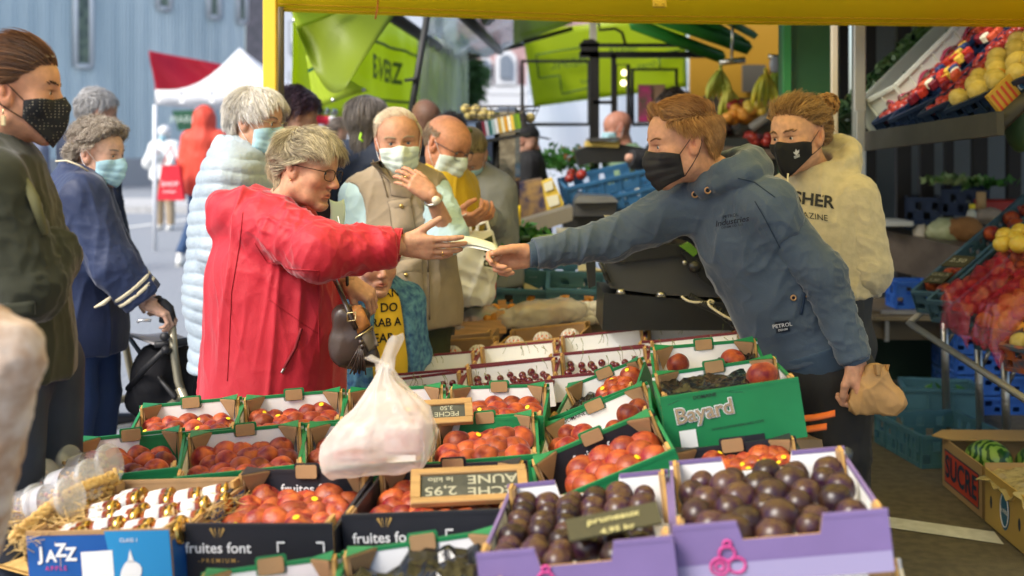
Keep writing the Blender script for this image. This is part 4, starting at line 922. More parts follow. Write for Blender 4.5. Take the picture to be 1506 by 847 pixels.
def glasses(hd, parent, m, lensm, r=(.024,.019), style='rim'):
 b = MB(); lb = MB()
 for s in (-1,1):
  c = V(s*.034,.103,-.004); pts = []
  for a in np.linspace(0, 2*math.pi, 25):
   ca, sa = math.cos(a), math.sin(a); e = .72; x = math.copysign(abs(ca)**e, ca)*r[0]; z = math.copysign(abs(sa)**e, sa)*r[1]
   pts.append(c+V(x, -.010*(abs(x*s+ (c[0]*s))/.06)**2, z))
  b.tube([hd.w(p) for p in pts], .0013*hd.s if style == 'rim' else .0009, 6, caps=False)
  lb.add([hd.w(p) for p in pts[:-1]], [tuple(range(24))])
  h = V(s*.060,.096,.006); b.tube([hd.w(p) for p in (h, V(s*.074,.06,.008), V(s*.081,.0,.010), V(s*.081,-.02,.004), V(s*.079,-.034,-.016))], .0015*hd.s, 6)
 b.tube([hd.w(p) for p in (V(-.011,.103,.002), V(0,.110,.006), V(.011,.103,.002))], .0014*hd.s, 6)
 g = b.build('glasses', m, parent); lb.build('lens', lensm, g); return g
def shoe(parent, ankle, fwd, m, solem, s=1.0):
 a = np.asarray(ankle, float); fw = nrm(V(fwd[0], fwd[1], 0)); g = V(a[0], a[1], 0)
 pr = [cap(g+V(0,0,.05)-fw*.03*s, g+V(0,0,.035)+fw*.16*s, .042*s, .036*s, k=.03, flat=((0,0,1),.8)), cap(g+V(0,0,.05), a+V(0,0,.02), .045*s, .04*s, k=.03, end=1), plane(g+V(0,0,.012), (0,0,-1))]
 o = garment('shoe', pr, m, parent, .012); b = MB()
 b.add([g-fw*.07*s+p for p in ()] or [g+fw*x*s+np.cross(fw,[0,0,1])*y*s+V(0,0,z) for z in (.001,.016) for (x,y) in ((-.07,-.03),(-.07,.03),(.06,.045),(.15,.045),(.2,.015),(.2,-.015),(.15,-.04),(.06,-.04))],
   [tuple(range(8)), tuple(range(15,7,-1))]+[(i,(i+1)%8,(i+1)%8+8,i+8) for i in range(8)]); b.build('sole', solem, o)
def person(label, J, tone=(.50,.31,.22), hv=.0024, bv=.006, headkw={}, hands=(), top=None, bottom=None, group=None, look=(0,1,0), eye=(.12,.16,.2), eyesides=(-1,1), hs=1.0, arms=True, shoes=None, s=1.0, legs=True):
 """J: joints in world space. keys N P head(c,fwd,up) SL SR EL ER WL WR HL HR(hips) KL KR AL AR fw. hands: prims lists."""
 N, Pv = J['N'], J['P']; fw = nrm(J['fw'])
 root = empty('person', (float(Pv[0]), float(Pv[1]), 0), label, 'person', group)
 hd = Head(*J['head'], scale=hs); pr, hvv, hf, col = head_mesh(hd, N+nrm(J['head'][0]-N)*-.03, hv, **headkw)
 V_ = [hd.w(hvv)]; F_ = [hf]; C_ = [col]; off = len(hvv)
 bp, R = torso_prims(N, Pv, fw, (J['SL'], J['SR']), s)
 if legs:
  for a in 'LR': bp += [cap(J['H'+a], J['K'+a], .080*s, .055*s, k=.05), cap(J['K'+a], J['A'+a], .052*s, .036*s, k=.03)]
 if arms:
  for a in 'LR': bp += limb_prims(J['S'+a], J['E'+a], J['W'+a], (.046*s,.038*s,.027*s))
 v, f = sdf_mesh(bp, .012); V_.append(v); F_.append(f+off); C_.append(np.ones((len(v),3))); off += len(v)
 for hp in hands:
  v, f = sdf_mesh(hp, max(.0021, hv*.8) if hv < .004 else .0035); v = smooth_mesh(v, f, 1, .3)
  c = np.ones((len(v),3)); nn = noise3(v*60); c *= (1+nn*.05)[:,None]; c[:,1:] *= (1-np.clip(noise3(v*90+3),0,1)*.10)[:,None]
  V_.append(v); F_.append(f+off); C_.append(c); off += len(v)
 tm = mat('skin_%.2f_%.2f' % (tone[0], tone[1]), tone, .50, bump=(240,.5,.0012), var=.11, vscale=55, attr=True, spec=.32, sss=.04)
 link_mesh('body', np.vstack(V_), np.vstack(F_), tm, root, smooth=True, cols=np.vstack(C_))
 eyes(hd, root, look, eye, eyesides)
 return root, hd, pr, bp, R
def stand(x, y, h=1.70, face=0.0, lean=0.0, s=None):
 """default standing skeleton; face = heading angle, 0 looks along +X, 90 along +Y"""
 k = h/1.72; a = math.radians(face); fw = V(math.cos(a), math.sin(a), 0); rt = V(math.sin(a), -math.cos(a), 0); b = V(x, y, 0); up = V(0,0,1)
 J = dict(fw=fw, rt=rt); J['P'] = b+up*.93*k; J['N'] = b+up*1.43*k+fw*lean
 for sfx, sg in (('L',-1),('R',1)):
  J['S'+sfx] = J['N']+rt*sg*.165*k-up*.045*k; J['E'+sfx] = J['S'+sfx]+rt*sg*.05*k-up*.28*k-fw*.02; J['W'+sfx] = J['E'+sfx]+fw*.06*k-up*.24*k
  J['H'+sfx] = J['P']+rt*sg*.09*k-up*.02; J['K'+sfx] = b+rt*sg*.095*k+up*.50*k+fw*.02; J['A'+sfx] = b+rt*sg*.10*k+up*.09*k
 J['head'] = (J['N']+up*.175*k+fw*.03, fw, up); J['k'] = k
 return J
def trousers(J, m, root, t=.018, s=1.0, hem=.07, vox=.010, folds=True, wide=1.0, name='trousers'):
 q = [ell(J['P']-V(0,0,.01), (.172*s+t*.6,.128*s+t*.6,.13*s), R=np.stack([J['rt'], nrm(J['fw']), V(0,0,1)],1) if 'rt' in J else None, k=.06)]
 for a in 'LR': q += [cap(J['H'+a], J['K'+a], .088*s+t, .060*s*wide+t, k=.04), cap(J['K'+a], J['A'+a]-V(0,0,.0), .058*s*wide+t, .045*s*wide+t, k=.02, end=1)]
 F = []
 if folds:
  F = [((0,0,1), .35,.05,.004,None,1)]
  for a in 'LR': F += [((1,.3,.2), .12,.022,.006,J['K'+a],.12), ((1,.3,.2), .1,.02,.006,J['A'+a],.12)]
 return garment(name, q, m, root, vox, F)
def sleeve(S, E, Wp, t, r=(.052,.042,.030), cut=.0, k=.035):
 d = nrm(Wp-E); W2 = Wp-d*cut; return [cap(S, E, r[0]+t, r[1]+t, k=k), cap(E, W2, r[1]+t, r[2]+t*.9, k=k*.8, end=1)]
def arm_folds(S, E, Wp, a=.006):
 d1, d2 = nrm(E-S), nrm(Wp-E); c = np.cross(d1, d2); c = nrm(c) if np.linalg.norm(c) > .1 else nrm(np.cross(d1, [0,.3,1]))
 x1 = nrm(c+.45*d1); x2 = nrm(c-.45*d2)
 return [(x1, .10,.024,a,E,.10), (x2,.09,.020,a*.9,lerp(E,Wp,.55),.13), (nrm(c+d1*.9),.12,.03,a*.7,lerp(S,E,.3),.14)]
def ring_col(c, axis, r, t, fwd, a0=0, a1=360, sq=1.0, n=12, k=.012, rise=0):
 """collar or hood roll: an arc of capsules round a neck; angle 0 = fwd"""
 ax = nrm(axis); f = nrm(fwd-ax*np.dot(fwd, ax)); s_ = np.cross(f, ax); A = np.radians(np.linspace(a0, a1, n+1)); q = []
 pt = [np.asarray(c)+(f*math.cos(a)*sq+s_*math.sin(a))*r+ax*rise*(1-math.cos(a))/2 for a in A]; tt = t if callable(t) else (lambda a: t)
 for i in range(n): q.append(cap(pt[i], pt[i+1], tt(A[i]), tt(A[i+1]), k=k))
 return q
def tint_hair(base, rgb): return base
def blend(p, w, a, b):
 w = np.clip(w, 0, 1)[:,None]; o = a(p)*(1-w)+b(p)*w; return o/(np.linalg.norm(o, axis=1, keepdims=True)+1e-6)
def sstep(x, a, b): t = np.clip((x-a)/(b-a), 0, 1); return t*t*(3-2*t)
# ---------------------------------------------------------------- the fruit display
def table(name, x0, x1, y0, y1, z, label, legm, topm):
 root = empty(name, ((x0+x1)/2,(y0+y1)/2,0), label, 'table'); b = MB(); b.box(((x0+x1)/2,(y0+y1)/2,z-.015), (x1-x0,y1-y0,.03)); b.build('table_top', topm, root)
 for (x,y) in ((x0+.06,y0+.06),(x1-.06,y0+.06),(x0+.06,y1-.06),(x1-.06,y1-.06)): b = MB(); b.tube([V(x,y,0),V(x,y,z-.03)], .018, 8); b.build('leg', legm, root)
TW = mat('trestle_wood', (.30,.20,.11), .8, var=.15, stretch=(1,8,1)); TM = mat('trestle_metal', (.35,.35,.34), .4, metal=.8)
table('trestle_table', -.98, .58, 2.55, 3.85, .56, 'wooden trestle table carrying the front peach and plum trays', TM, TW); table('trestle_table', -.60, 1.02, 3.87, 5.3, .56, 'wooden trestle table carrying the cherry trays', TM, TW)
b = MB(); b.box((-.15,2.36,.44), (1.5,.30,.03)); t_ = b.build('front_shelf', TW); tag(t_, 'low wooden shelf in front holding the lowest tray row', 'shelf')
PG = 'peaches in the green trays'
# row 1
T = tray((205,597,3.72),(355,586,3.74),(180,645,3.36), 'leftmost green edged peach tray of the back row', group='green edged peach trays'); fill(T, 'peach','peach',.0325,'flat dark peach lying in the leftmost back row tray','peach',PG,5,5,.052,sticker=.2, y=(.0,.9))
T = tray((357,585,3.74),(507,573,3.76),(336,633,3.38), 'green edged peach tray in front of the red jacket hem', group='green edged peach trays'); fill(T, 'peach','peach',.0335,'peach lying in the tray before the red jacket','peach',PG,5,5,.052,sticker=.15, y=(.0,.9))
T = tray((510,573,3.76),(655,565,3.78),(494,622,3.40), 'green edged peach tray behind the knotted white carrier bag', group='green edged peach trays'); fill(T, 'peach','peach',.034,'peach lying in the tray behind the white carrier bag','peach',PG,4,4,.045,sticker=.2, y=(.1,.9))
T = tray((661,569,3.80),(806,558,3.84),(636,617,3.42), 'green edged peach tray just behind the small wooden price sign', group='green edged peach trays'); fill(T, 'peach','peach',.036,'round peach in the tray behind the small price sign','peach',PG,5,5,.056,sticker=.15, y=(.0,.9), x=(.10,.95))
# row 2
T = tray((113,646,3.34),(270,634,3.36),(84,708,2.98), 'green edged peach tray at the left end above the blue box', group='green edged peach trays'); fill(T, 'peach','peach',.0345,'peach lying in the left end tray above the blue box','peach',PG,4,5,.056, y=(.02,.9), sticker=.05)
T = tray((274,638,3.35),(446,624,3.38),(255,703,2.98), 'green edged peach tray left of the white carrier bag', group='green edged peach trays'); fill(T, 'peach','peach',.035,'dark red peach in the tray left of the white carrier bag','peach',PG,5,5,.056, y=(.02,.9))
T = tray((449,624,3.37),(620,614,3.40),(432,690,3.00), 'green edged peach tray under the white carrier bag', group='green edged peach trays'); fill(T, 'peach','peach',.034,'peach peeping out beside the white carrier bag','peach',PG,4,4,.050, y=(.02,.9), x=(.05,.6))
T = tray((637,618,3.42),(787,600,3.46),(622,682,3.04), 'green edged peach tray right of the white carrier bag', group='green edged peach trays'); fill(T, 'peach','peach',.038,'peach in the tray right of the white carrier bag','peach',PG,5,4,.060, y=(.0,.85), x=(.06,.95), sticker=.1)
# row 3 black
BG = 'black peach trays'
T = tray((357,691,2.94),(553,678,2.97),(272,771,2.58), 'black fruit tray with white lettering beside the blue jar box', out=BLK, ins=BLK, rim=BLK, h=.125, prints=lambda b,w,h,k: pr_font(b,w,h,k,.22), backprint=bk_font, group=BG)
fill(T, 'pom','peach',.0355,'orange red peach in the black tray beside the jar box','peach','peaches in the black trays',5,6,.078, y=(.04,.9), x=(.08,.95), sticker=.12)
T = tray((560,686,2.96),(775,664,3.0),(502,758,2.60), 'black fruit tray under the big wooden price sign', out=BLK, ins=BLK, rim=BLK, h=.125, prints=lambda b,w,h,k: pr_font(b,w,h,k,.26), backprint=lambda b,w,h,d,k: None, group=BG)
fill(T, 'pom','peach',.035,'orange red peach beside the big wooden price sign','peach','peaches in the black trays',6,6,.076, y=(.04,.9), x=(.06,.8), sticker=.2)
# row 4 lowest
T = tray((296,843,2.42),(502,812,2.45),(240,930,2.08), 'green edged tray lowest at the front, one peach showing', group='green edged peach trays'); fill(T, 'peach','peach',.036,'single peach showing in the lowest front tray','peach',PG,2,2,.055, y=(.75,.95), x=(.7,.95))
T = tray((503,811,2.45),(737,768,2.50),(470,905,2.10), 'green edged tray lowest at the front holding black film', group='green edged peach trays')
root, tw, w, d, R = T; film = mat('black_film', (.008,.008,.009), .22, spec=.5, bump=(30,.5,.006))
def filmsheet(T, z, amp, x0=.06, x1=.94, y0=.1, y1=.97, label='crinkled black plastic film liner', nm='film_liner'):
 root, tw, w, d, R = T; r = np.random.default_rng(int(w*1e4)+int(z*1e4)); b = MB(); N = 26; G = {}
 def f(u,v): p = V(lerp(x0,x1,u)*w, lerp(y0,y1,v)*d, z); n = noise3(np.array([[u*6+w*90,v*6,z*50]]))[0]+.5*noise3(np.array([[u*15,v*15+w*90,3]]))[0]; return tw(p+V(0,0,amp*n))
 b.grid(f, N, N, 0, False, .001); o = b.build(nm, film); tag(o, label, 'film')
filmsheet(T, .065, .022, label='crinkled black film in the lowest front tray')
# JAZZ box with jars
def pr_jazz(b, w, h, k):
 for i,(c,dz,sz) in enumerate((('J',.0,.036),('A',-.005,.032),('Z',.006,.036),('Z',-.002,.036))): b.text(c, sz, (w*(.10+.07*i),-.001,h*.68+dz), (1,0,0), (0,0,1), k, bold=.035)
 b.text('A P P L E', .012, (w*.20,-.001,h*.47), (1,0,0), (0,0,1), k+2, bold=.02); b.text('100% RED REFRESHING TOP', .0085, (w*.24,-.001,h*.22), (1,0,.05), (0,0,1), k)
 b.add([(w*.38,-.002,h*.30),(w*.60,-.002,h*.32),(w*.60,-.002,h*.72),(w*.38,-.002,h*.70)], [(0,1,2,3)], k)
 b.add([(w*.62,-.0015,0.002),(w-.001,-.0015,0.002),(w-.001,-.0015,h-.001),(w*.55,-.0015,h-.001)], [(0,1,2,3)], k+7)
 c = (w*.72,-.003,h*.42); pe = [(math.cos(a)*(.022+.004*math.sin(a*2)), math.sin(a)*.024-.004) for a in np.linspace(0,2*math.pi,18)[:-1]]; b.add([(c[0]+x,c[1],c[2]+z) for x,z in pe], [tuple(range(17))], k); b.add([(c[0]-.006,c[1],c[2]+.016),(c[0]+.008,c[1],c[2]+.016),(c[0]+.001,c[1],c[2]+.042)], [(0,1,2)], k)
 b.text('CLASS 1', .011, (w*.72,-.002,h*.86), (1,0,0), (0,0,1), k); b.text('www.fruitcrate.eu', .008, (w*.85,-.002,h*.12), (1,0,0), (0,0,1), k); b.add([(w*.40,-.0025,.002),(w*.58,-.0025,.002),(w*.56,-.0025,h*.14),(w*.42,-.0025,h*.15)], [(0,1,2,3)], k+8)
T = tray((175,707,2.96),(374,689,2.98),(38,783,2.58), 'blue apple box with white JAZZ lettering reused for jars', h=.135, out=BLU, ins=BRN, rim=BRN, name='apple_box', prints=pr_jazz, gusset=False, tab=False, cat='box')
root, tw, w, d, R = T; jb = MB(MB().M)
def jar(p, ax, label, r=.024, L=.055):
 p = np.asarray(p); ax = nrm(ax); root = empty('jam_jar', p, label, 'jar', 'gold lidded jam jars'); g = MB(); g.tube([p-ax*L*.5, p-ax*L*.46, p+ax*L*.38, p+ax*L*.46], [r*.8,r,r,r*.86], 16); g.build('glass_body', mat('jam_red', (.14,.02,.012), .12, coat=.6, col2=(.28,.06,.02), vscale=25), root)
 l = MB(); l.tube([p-ax*L*.30, p+ax*L*.26], r*1.02, 16); l.build('paper_label', mat('paper_label', (.74,.73,.72), .7, col2=(.62,.60,.64), vscale=60), root)
 c = MB(); c.tube([p+ax*L*.44, p+ax*L*.47, p+ax*L*.64, p+ax*L*.67], [r*.88,r*.95,r*.95,r*.85], 18); c.build('lid', mat('gold_lid', (.65,.42,.12), .22, metal=.95), root)
for i in range(4):
 for j in range(6):
  q = tw((w*(.22+.225*i)+random.uniform(-.006,.006)-.02*(j%2), d*(.10+.155*j), .105+random.uniform(-.006,.006)))
  jar(q, R@V(.93,.20*random.uniform(-.6,.8),.18), ORD[i]+' from left, '+ORD[j]+' row: white labelled jam jar in the blue apple box')
def straw(c, sx, sy, sz, n, label, R=None, seed=1):
 rr = random.Random(seed); b = MB(); R = np.eye(3) if R is None else R
 for i in range(n):
  a = rr.uniform(0,6.28); p = V(rr.uniform(-sx,sx), rr.uniform(-sy,sy), rr.uniform(-sz,sz)); L = rr.uniform(.02,.05); d_ = V(math.cos(a),math.sin(a),rr.uniform(-.4,.5)); k = V(-d_[1],d_[0],rr.uniform(-.3,.6))*rr.uniform(-.012,.012)
  b.tube([np.asarray(c)+R@(p-d_*L), np.asarray(c)+R@(p+k), np.asarray(c)+R@(p+d_*L)], .0009, 3)
 tag(b.build('straw', mat('straw', (.62,.42,.16), .7, var=.2, vscale=60)), label, 'straw', kind='stuff')
straw(tw((w*.95,d*.55,.10)), .03, .13, .02, 130, 'pale straw packing along the right side of the jar box', R, 2); straw(tw((w*.04,d*.35,.11)), .05, .14, .02, 150, 'pale straw packing between the wicker basket and jars', R, 3); straw(tw((w*.5,d*.5,.078)), .12, .15, .01, 160, 'pale straw bedding under the jam jars', R, 4)
def basket():
 root = empty('wicker_basket', P(60,760,2.6), 'wicker basket at the left edge with straw and clear tubs', 'basket'); wk = mat('wicker', (.50,.30,.09), .6, bump=(90,.8,.004), col2=(.66,.44,.16), vscale=40)
 A, B = P(24,786,2.64), P(168,702,2.92); b = MB(); n = 46
 for ph in (0, 2.1, 4.2): b.tube([lerp(A,B,t)+V(0,0,.022*math.sin(t*3.1))+V(-.4,.5,.7)*.007*math.sin(t*34+ph)+V(.3,.6,-.2)*.007*math.cos(t*34+ph) for t in np.linspace(-.05,1,n)], .0072, 6)
 b.build('rim', wk, root); b = MB(); dn = V(.02,.04,-.10)
 for r_ in range(8):
  b.tube([lerp(A,B,t)+dn*(r_+.6)/8+V(-.4,.6,.2)*.005*math.sin(t*70+r_*math.pi)+V(0,.0,.022*math.sin(t*3.1)) for t in np.linspace(0,1,80)], .0062, 5)
 for t in np.linspace(0,1,14): b.tube([lerp(A,B,t)+V(0,0,.02), lerp(A,B,t)+dn], .0045, 5)
 b.build('wall', wk, root)
 b = MB(); C = P(-90,760,2.95); b.tube([lerp(B, P(60,705,3.1), t)+V(0,0,.006*math.sin(t*40)) for t in np.linspace(0,1,20)]+[lerp(P(60,705,3.1),C,t) for t in np.linspace(0,1,16)], .011, 6); b.build('rim', wk, root)
 b = MB(); fl = [A+dn, B+dn, P(60,760,3.1)+V(0,0,-.10), C+dn]; b.add(fl+[p+V(0,0,.006) for p in fl], [(3,2,1,0),(4,5,6,7)]); b.build('base', wk, root)
basket(); straw(P(88,756,2.80), .10,.10,.02, 240, 'loose straw filling in the wicker basket', None, 5)
def tub(p, ax, label, r=.034, L=.10):
 p = np.asarray(p); ax = nrm(ax); root = empty('snack_tub', p, label, 'tub', 'clear tubs of dried snacks'); g = MB(); g.tube([p-ax*L*.5,p-ax*L*.48,p+ax*L*.42,p+ax*L*.5], [r*.6,r*.78,r*.96,r], 20, caps=True); g.build('tub_body', mat('clear_tub', (.75,.77,.80), .12, alpha=.16, spec=.8), root)
 g = MB(); g.tube([p+ax*L*.48,p+ax*L*.50,p+ax*L*.57,p+ax*L*.58], [r*1.03,r*1.08,r*1.08,r*1.0], 22); g.build('lid', mat('clear_lid', (.82,.84,.86), .15, alpha=.25, spec=.8), root)
 g = MB(); g.tube([p-ax*L*.14,p+ax*L*.14], [r*.90,r*.94], 20, caps=False); g.build('label_band', mat('tub_label', (.74,.76,.82), .6, col2=(.55,.56,.66), vscale=45, alpha=.5), root)
 n = MB(); rr = random.Random(int(p[0]*1e4)); e = nrm(np.cross(ax,[0,0,1])); f_ = np.cross(e,ax)
 for i in range(90): a = rr.uniform(0,6.28); q = rr.uniform(0,.75)*r; n.sphere(p+ax*rr.uniform(-.40,.42)*L+(e*math.cos(a)+f_*math.sin(a))*q*.9, (rr.uniform(.004,.008),.005,.005), rr.choice((0,0,1)), 6, 4)
 n.build('contents', [mat('nuts', (.42,.26,.10), .6), mat('dried_fruit', (.30,.10,.08), .6)], root)
for i,(px,py,Y) in enumerate([(122,692,2.98),(92,716,2.88),(62,742,2.78),(66,690,3.06),(30,712,2.96),(14,750,2.80)]):
 tub(P(px,py,Y), V(.86,-.30,.28), ['clear tub highest on the basket rim with a tilted lid','middle clear tub of nuts leaning in the basket','lowest clear tub of dried fruit leaning in the basket','clear tub lying behind the highest tub','clear tub lying behind the middle tub of nuts','clear tub cut by the left edge of the basket'][i], .042 if i < 3 else .038, .14)
# purple trays
T = tray((746,713,2.66),(972,677,2.72),(700,815,2.17), 'purple tray of dark plums with a slate price card', h=.10, out=PUR, ins=WHT, rim=PUR, prints=pr_purple, notch=.030, tab=False, gusset=False, group=None)
fill(T, 'plum','plum',.025,'dark plum in the purple tray with the slate card','plum','dark plums in the slate card tray',6,8,.062, x=(.10,.90), y=(.08,.92), stag=False, jit=.18, skip=.06); root, tw, w, d, R = T
sl = MB(M4(R, tw((0,0,0)))); sl.box((w*.70,d*.16,.112), (.16,.060,.004), 0, R=basis(x=(1,.10,.08), z=(0,-.4,1))); sl.text('pruneaux', .024, (w*.70,d*.17,.118), (1,.10,.08), (0,.93,.38), 1, bold=.02); sl.text('4,95 kg', .020, (w*.72,d*.10,.107), (1,.10,.08), (0,.93,.38), 1, bold=.02)
tag(sl.build('slate_card', [mat('slate', (.05,.045,.02), .8), mat('chalk_yellow', (.42,.38,.16), .9)]), 'small slate card with yellow chalk lying on the plums', 'price sign')
T = tray((984,679,2.66),(1222,643,2.72),(989,775,2.17), 'purple tray of large dark plums at the right corner', h=.10, out=PUR, ins=WHT, rim=PUR, prints=lambda b,w,h,k: pr_purple(b,w,h,k,.24), notch=.030, tab=False, gusset=False)
fill(T, 'plum','plum',.030,'large glossy plum in the right corner purple tray','plum','dark plums in the right corner tray',5,6,.062, x=(.10,.90), y=(.06,.92), stag=True, jit=.20, skip=.06)
T = tray((1058,836,2.36),(1296,792,2.42),(1040,930,2.05), 'white tray below the right corner plum tray', h=.10, out=WHT, ins=WHT, rim=WHT, tab=False, group=None)
# trays supporting the purple pair
T = tray((760,830,2.40),(1040,838,2.40),(745,930,2.08), 'plain brown tray hidden below the purple plum trays', h=.06, out=BRN, ins=BRN, rim=BRN, tab=False, gusset=False)
# tilted trays in the middle
TG = 'tilted green edged trays'
T = tray((832,569,3.98),(943,518,4.02),(806,616,3.62), 'tilted green edged tray rearmost of the slanting three', h=.10); filmsheet(T, .055, .012, .05, .5, label='black film in the rearmost slanting tray'); fill(T, 'pom','peach',.033,'red peach in the rearmost slanting tray','peach','peaches in the slanting trays',3,4,.075, x=(.55,.95), y=(.1,.8), sticker=.2)
T = tray((796,628,3.50),(948,556,3.54),(782,677,3.14), 'tilted green tray with DOMAINE print in the middle of the slanting three', h=.10, backprint=bk_domaine); fill(T, 'peach','peach',.031,'peach in the middle slanting tray','peach','peaches in the slanting trays',4,4,.072, x=(.12,.95), y=(.2,.8), skip=.2, sticker=.2)
T = tray((778,678,3.02),(956,596,3.06),(790,745,2.72), 'tilted black lined fruit tray nearest of the slanting three', h=.115, ins=BLK, rim=GRN, backprint=bk_font); fill(T, 'pom','pom',.0375,'red fruit in the black lined slanting tray','peach','peaches in the slanting trays',4,4,.075, x=(.30,.95), y=(.15,.8), sticker=.2)
# right pair
T = tray((956,511,3.80),(1106,490,3.84),(962,560,3.46), 'green edged tray behind the Bayard tray', h=.10); fill(T, 'peach','peach',.036,'large peach in the tray behind the Bayard tray','peach','large peaches in the right green trays',3,2,.070, x=(.14,.75), y=(.35,.8), skip=.2); filmsheet(T, .060, .012, .6, .95, label='grey film liner in the tray behind the Bayard tray')
T = tray((958,551,3.38),(1134,520,3.42),(970,585,3.04), 'green tray with white edged Bayard lettering on its front', h=.138, prints=pr_bayard); filmsheet(T, .118, .012, .05, .72, y0=.0, label='black film bulging from the Bayard tray'); root, tw, w, d, R = T; fruits('peach','peach',[tw((w*.80,d*.42,.128))],.038,'lone large peach at the right of the Bayard tray','peach',None)
T = tray((984,664,2.98),(1160,634,3.02),(985,705,2.68), 'black lined tray squeezed between the Bayard and plum trays', h=.10, ins=BLK, rim=BLK, out=BLK); fill(T, 'pom','peach',.029,'red fruit in the black lined tray under the Bayard tray','peach','peaches in the black lined right tray',5,3,.075, x=(.35,.95), y=(.35,.85), sticker=.5)
T = tray((990,690,3.30),(1172,660,3.34),(992,720,2.96), 'green tray stacked under the Bayard tray', h=.10, out=GRN, tab=False)
b = MB(); b.grid(lambda u,v: P(lerp(1150,1228,u), lerp(618,610,u)+4*math.sin(u*3)-8*v, 3.15+.02*v), 8, 3, 0, True, .004); b.grid(lambda u,v: P(lerp(1150,1216,u), lerp(640,630,u)-8*v, 3.1+.02*v), 8, 3, 0, True, .004); tag(b.build('orange_carton', mat('orange_board', (.62,.12,.02), .6)), 'two orange carton edges right of the Bayard tray', 'carton')
b = MB(); b.tube([P(1232,690,2.9), P(1243,676,2.9)], .010, 8); b.tube([P(1243,676,2.9), P(1246,664,2.92)], .014, 8); tag(b.build('knife_handle', mat('dark_grip', (.04,.045,.05), .4)), 'dark handle sticking out beside the plum tray', 'tool')
# cherry trays
CG = 'white cherry trays with maroon edges'
cx = [568,683,820,952,1088]; cy = [558,540,520,502,480]
names = ['at the left end of the front cherry row','second from the left in the front cherry row','third from the left in the front cherry row','at the right end of the front cherry row']
def stems(T, n, seed):
 root, tw, w, d, R = T; rr = random.Random(seed); b = MB()
 for i in range(n):
  p = V(rr.uniform(.1,.9)*w, rr.uniform(.5,.9)*d, .06); q = p+V(rr.uniform(-.02,.02), rr.uniform(-.02,.02), rr.uniform(.02,.045)); b.tube([tw(p), tw(lerp(p,q,.5)+V(.004,0,0)), tw(q)], [.0008,.0008,.0016], 4)
 b.build('cherry_stems', mat('stem_green', (.18,.20,.06), .7), root)
for i in range(4):
 T = tray((cx[i]+2,cy[i],4.46+.04*i),(cx[i+1]-2,cy[i+1],4.50+.04*i),(cx[i]-22+6*i,cy[i]+34,4.12+.04*i), 'white cherry tray '+names[i], h=.085, out=WHT, rim=MAR, tab=False, gusset=False, group=CG); stems(T, 9, i)
 if i in (0,1,2): fill(T, 'cherry','plum',.0125,'dark cherry in the '+('leftmost','second','third')[i]+' front cherry tray','cherry','cherries in the front row',7,5,.042, y=(.1,.95), jit=.1)
cx = [586,703,821,947,1078]; cy = [525,511,495,476,460]; names = ['at the left end of the rear cherry row','second from the left in the rear cherry row','third from the left in the rear cherry row','at the right end of the rear row by the coiled cord']
for i in range(4):
 T = tray((cx[i]+2,cy[i],4.80+.04*i),(cx[i+1]-2,cy[i+1],4.84+.04*i),(cx[i]-16+4*i,cy[i]+26,4.50+.04*i), 'white cherry tray '+names[i], h=.085, out=WHT, rim=MAR, tab=False, gusset=False, group=CG); stems(T, 7, i+9)
# cardboard boxes with net wrapped fruit
netm = mat('foam_net', (.80,.74,.66), .7)
def netfruit(p, r, label):
 p = np.asarray(p); root = empty('netted_fruit', p, label, 'fruit', 'fruits in foam nets'); b = MB(); b.sphere(p, r, 0, 18, 12); b.build('fruit', mat('net_peach', (.72,.24,.12), .5), root); n = MB()
 for s in (1,-1):
  for k in range(9):
   a0 = k*2*math.pi/9; n.tube([p+1.03*r*V(math.sin(t)*math.cos(a0+s*t*.9), math.sin(t)*math.sin(a0+s*t*.9), math.cos(t)) for t in np.linspace(.25,2.2,12)], .0035, 4)
 n.build('foam_net', netm, root)
T = tray((611,503,5.22),(734,487,5.26),(588,527,4.96), 'brown cardboard box with netted fruit, left of the pair', h=.10, out=BRN, ins=BRN, rim=BRND, tab=False, gusset=False, cat='box', name='cardboard_box'); root, tw, w, d, R = T
for i,(u,v) in enumerate(((.12,.4),(.50,.55),(.82,.5))): netfruit(tw((w*u,d*v,.060)), .038, ('netted fruit low at the left of the left cardboard box','pink netted fruit in the middle of the left cardboard box','netted fruit by the right wall of the left cardboard box')[i])
T = tray((752,485,5.26),(868,464,5.30),(722,508,4.98), 'brown cardboard box with netted fruit, right of the pair', h=.10, out=BRN, ins=BRN, rim=BRND, tab=False, gusset=False, cat='box', name='cardboard_box'); root, tw, w, d, R = T
for i,(u,v) in enumerate(((.15,.5),(.48,.6),(.82,.6))): netfruit(tw((w*u,d*v,.060)), .036, ('netted fruit at the left of the right cardboard box','orange netted fruit in the middle of the right cardboard box','netted fruit at the right end of the right cardboard box')[i])
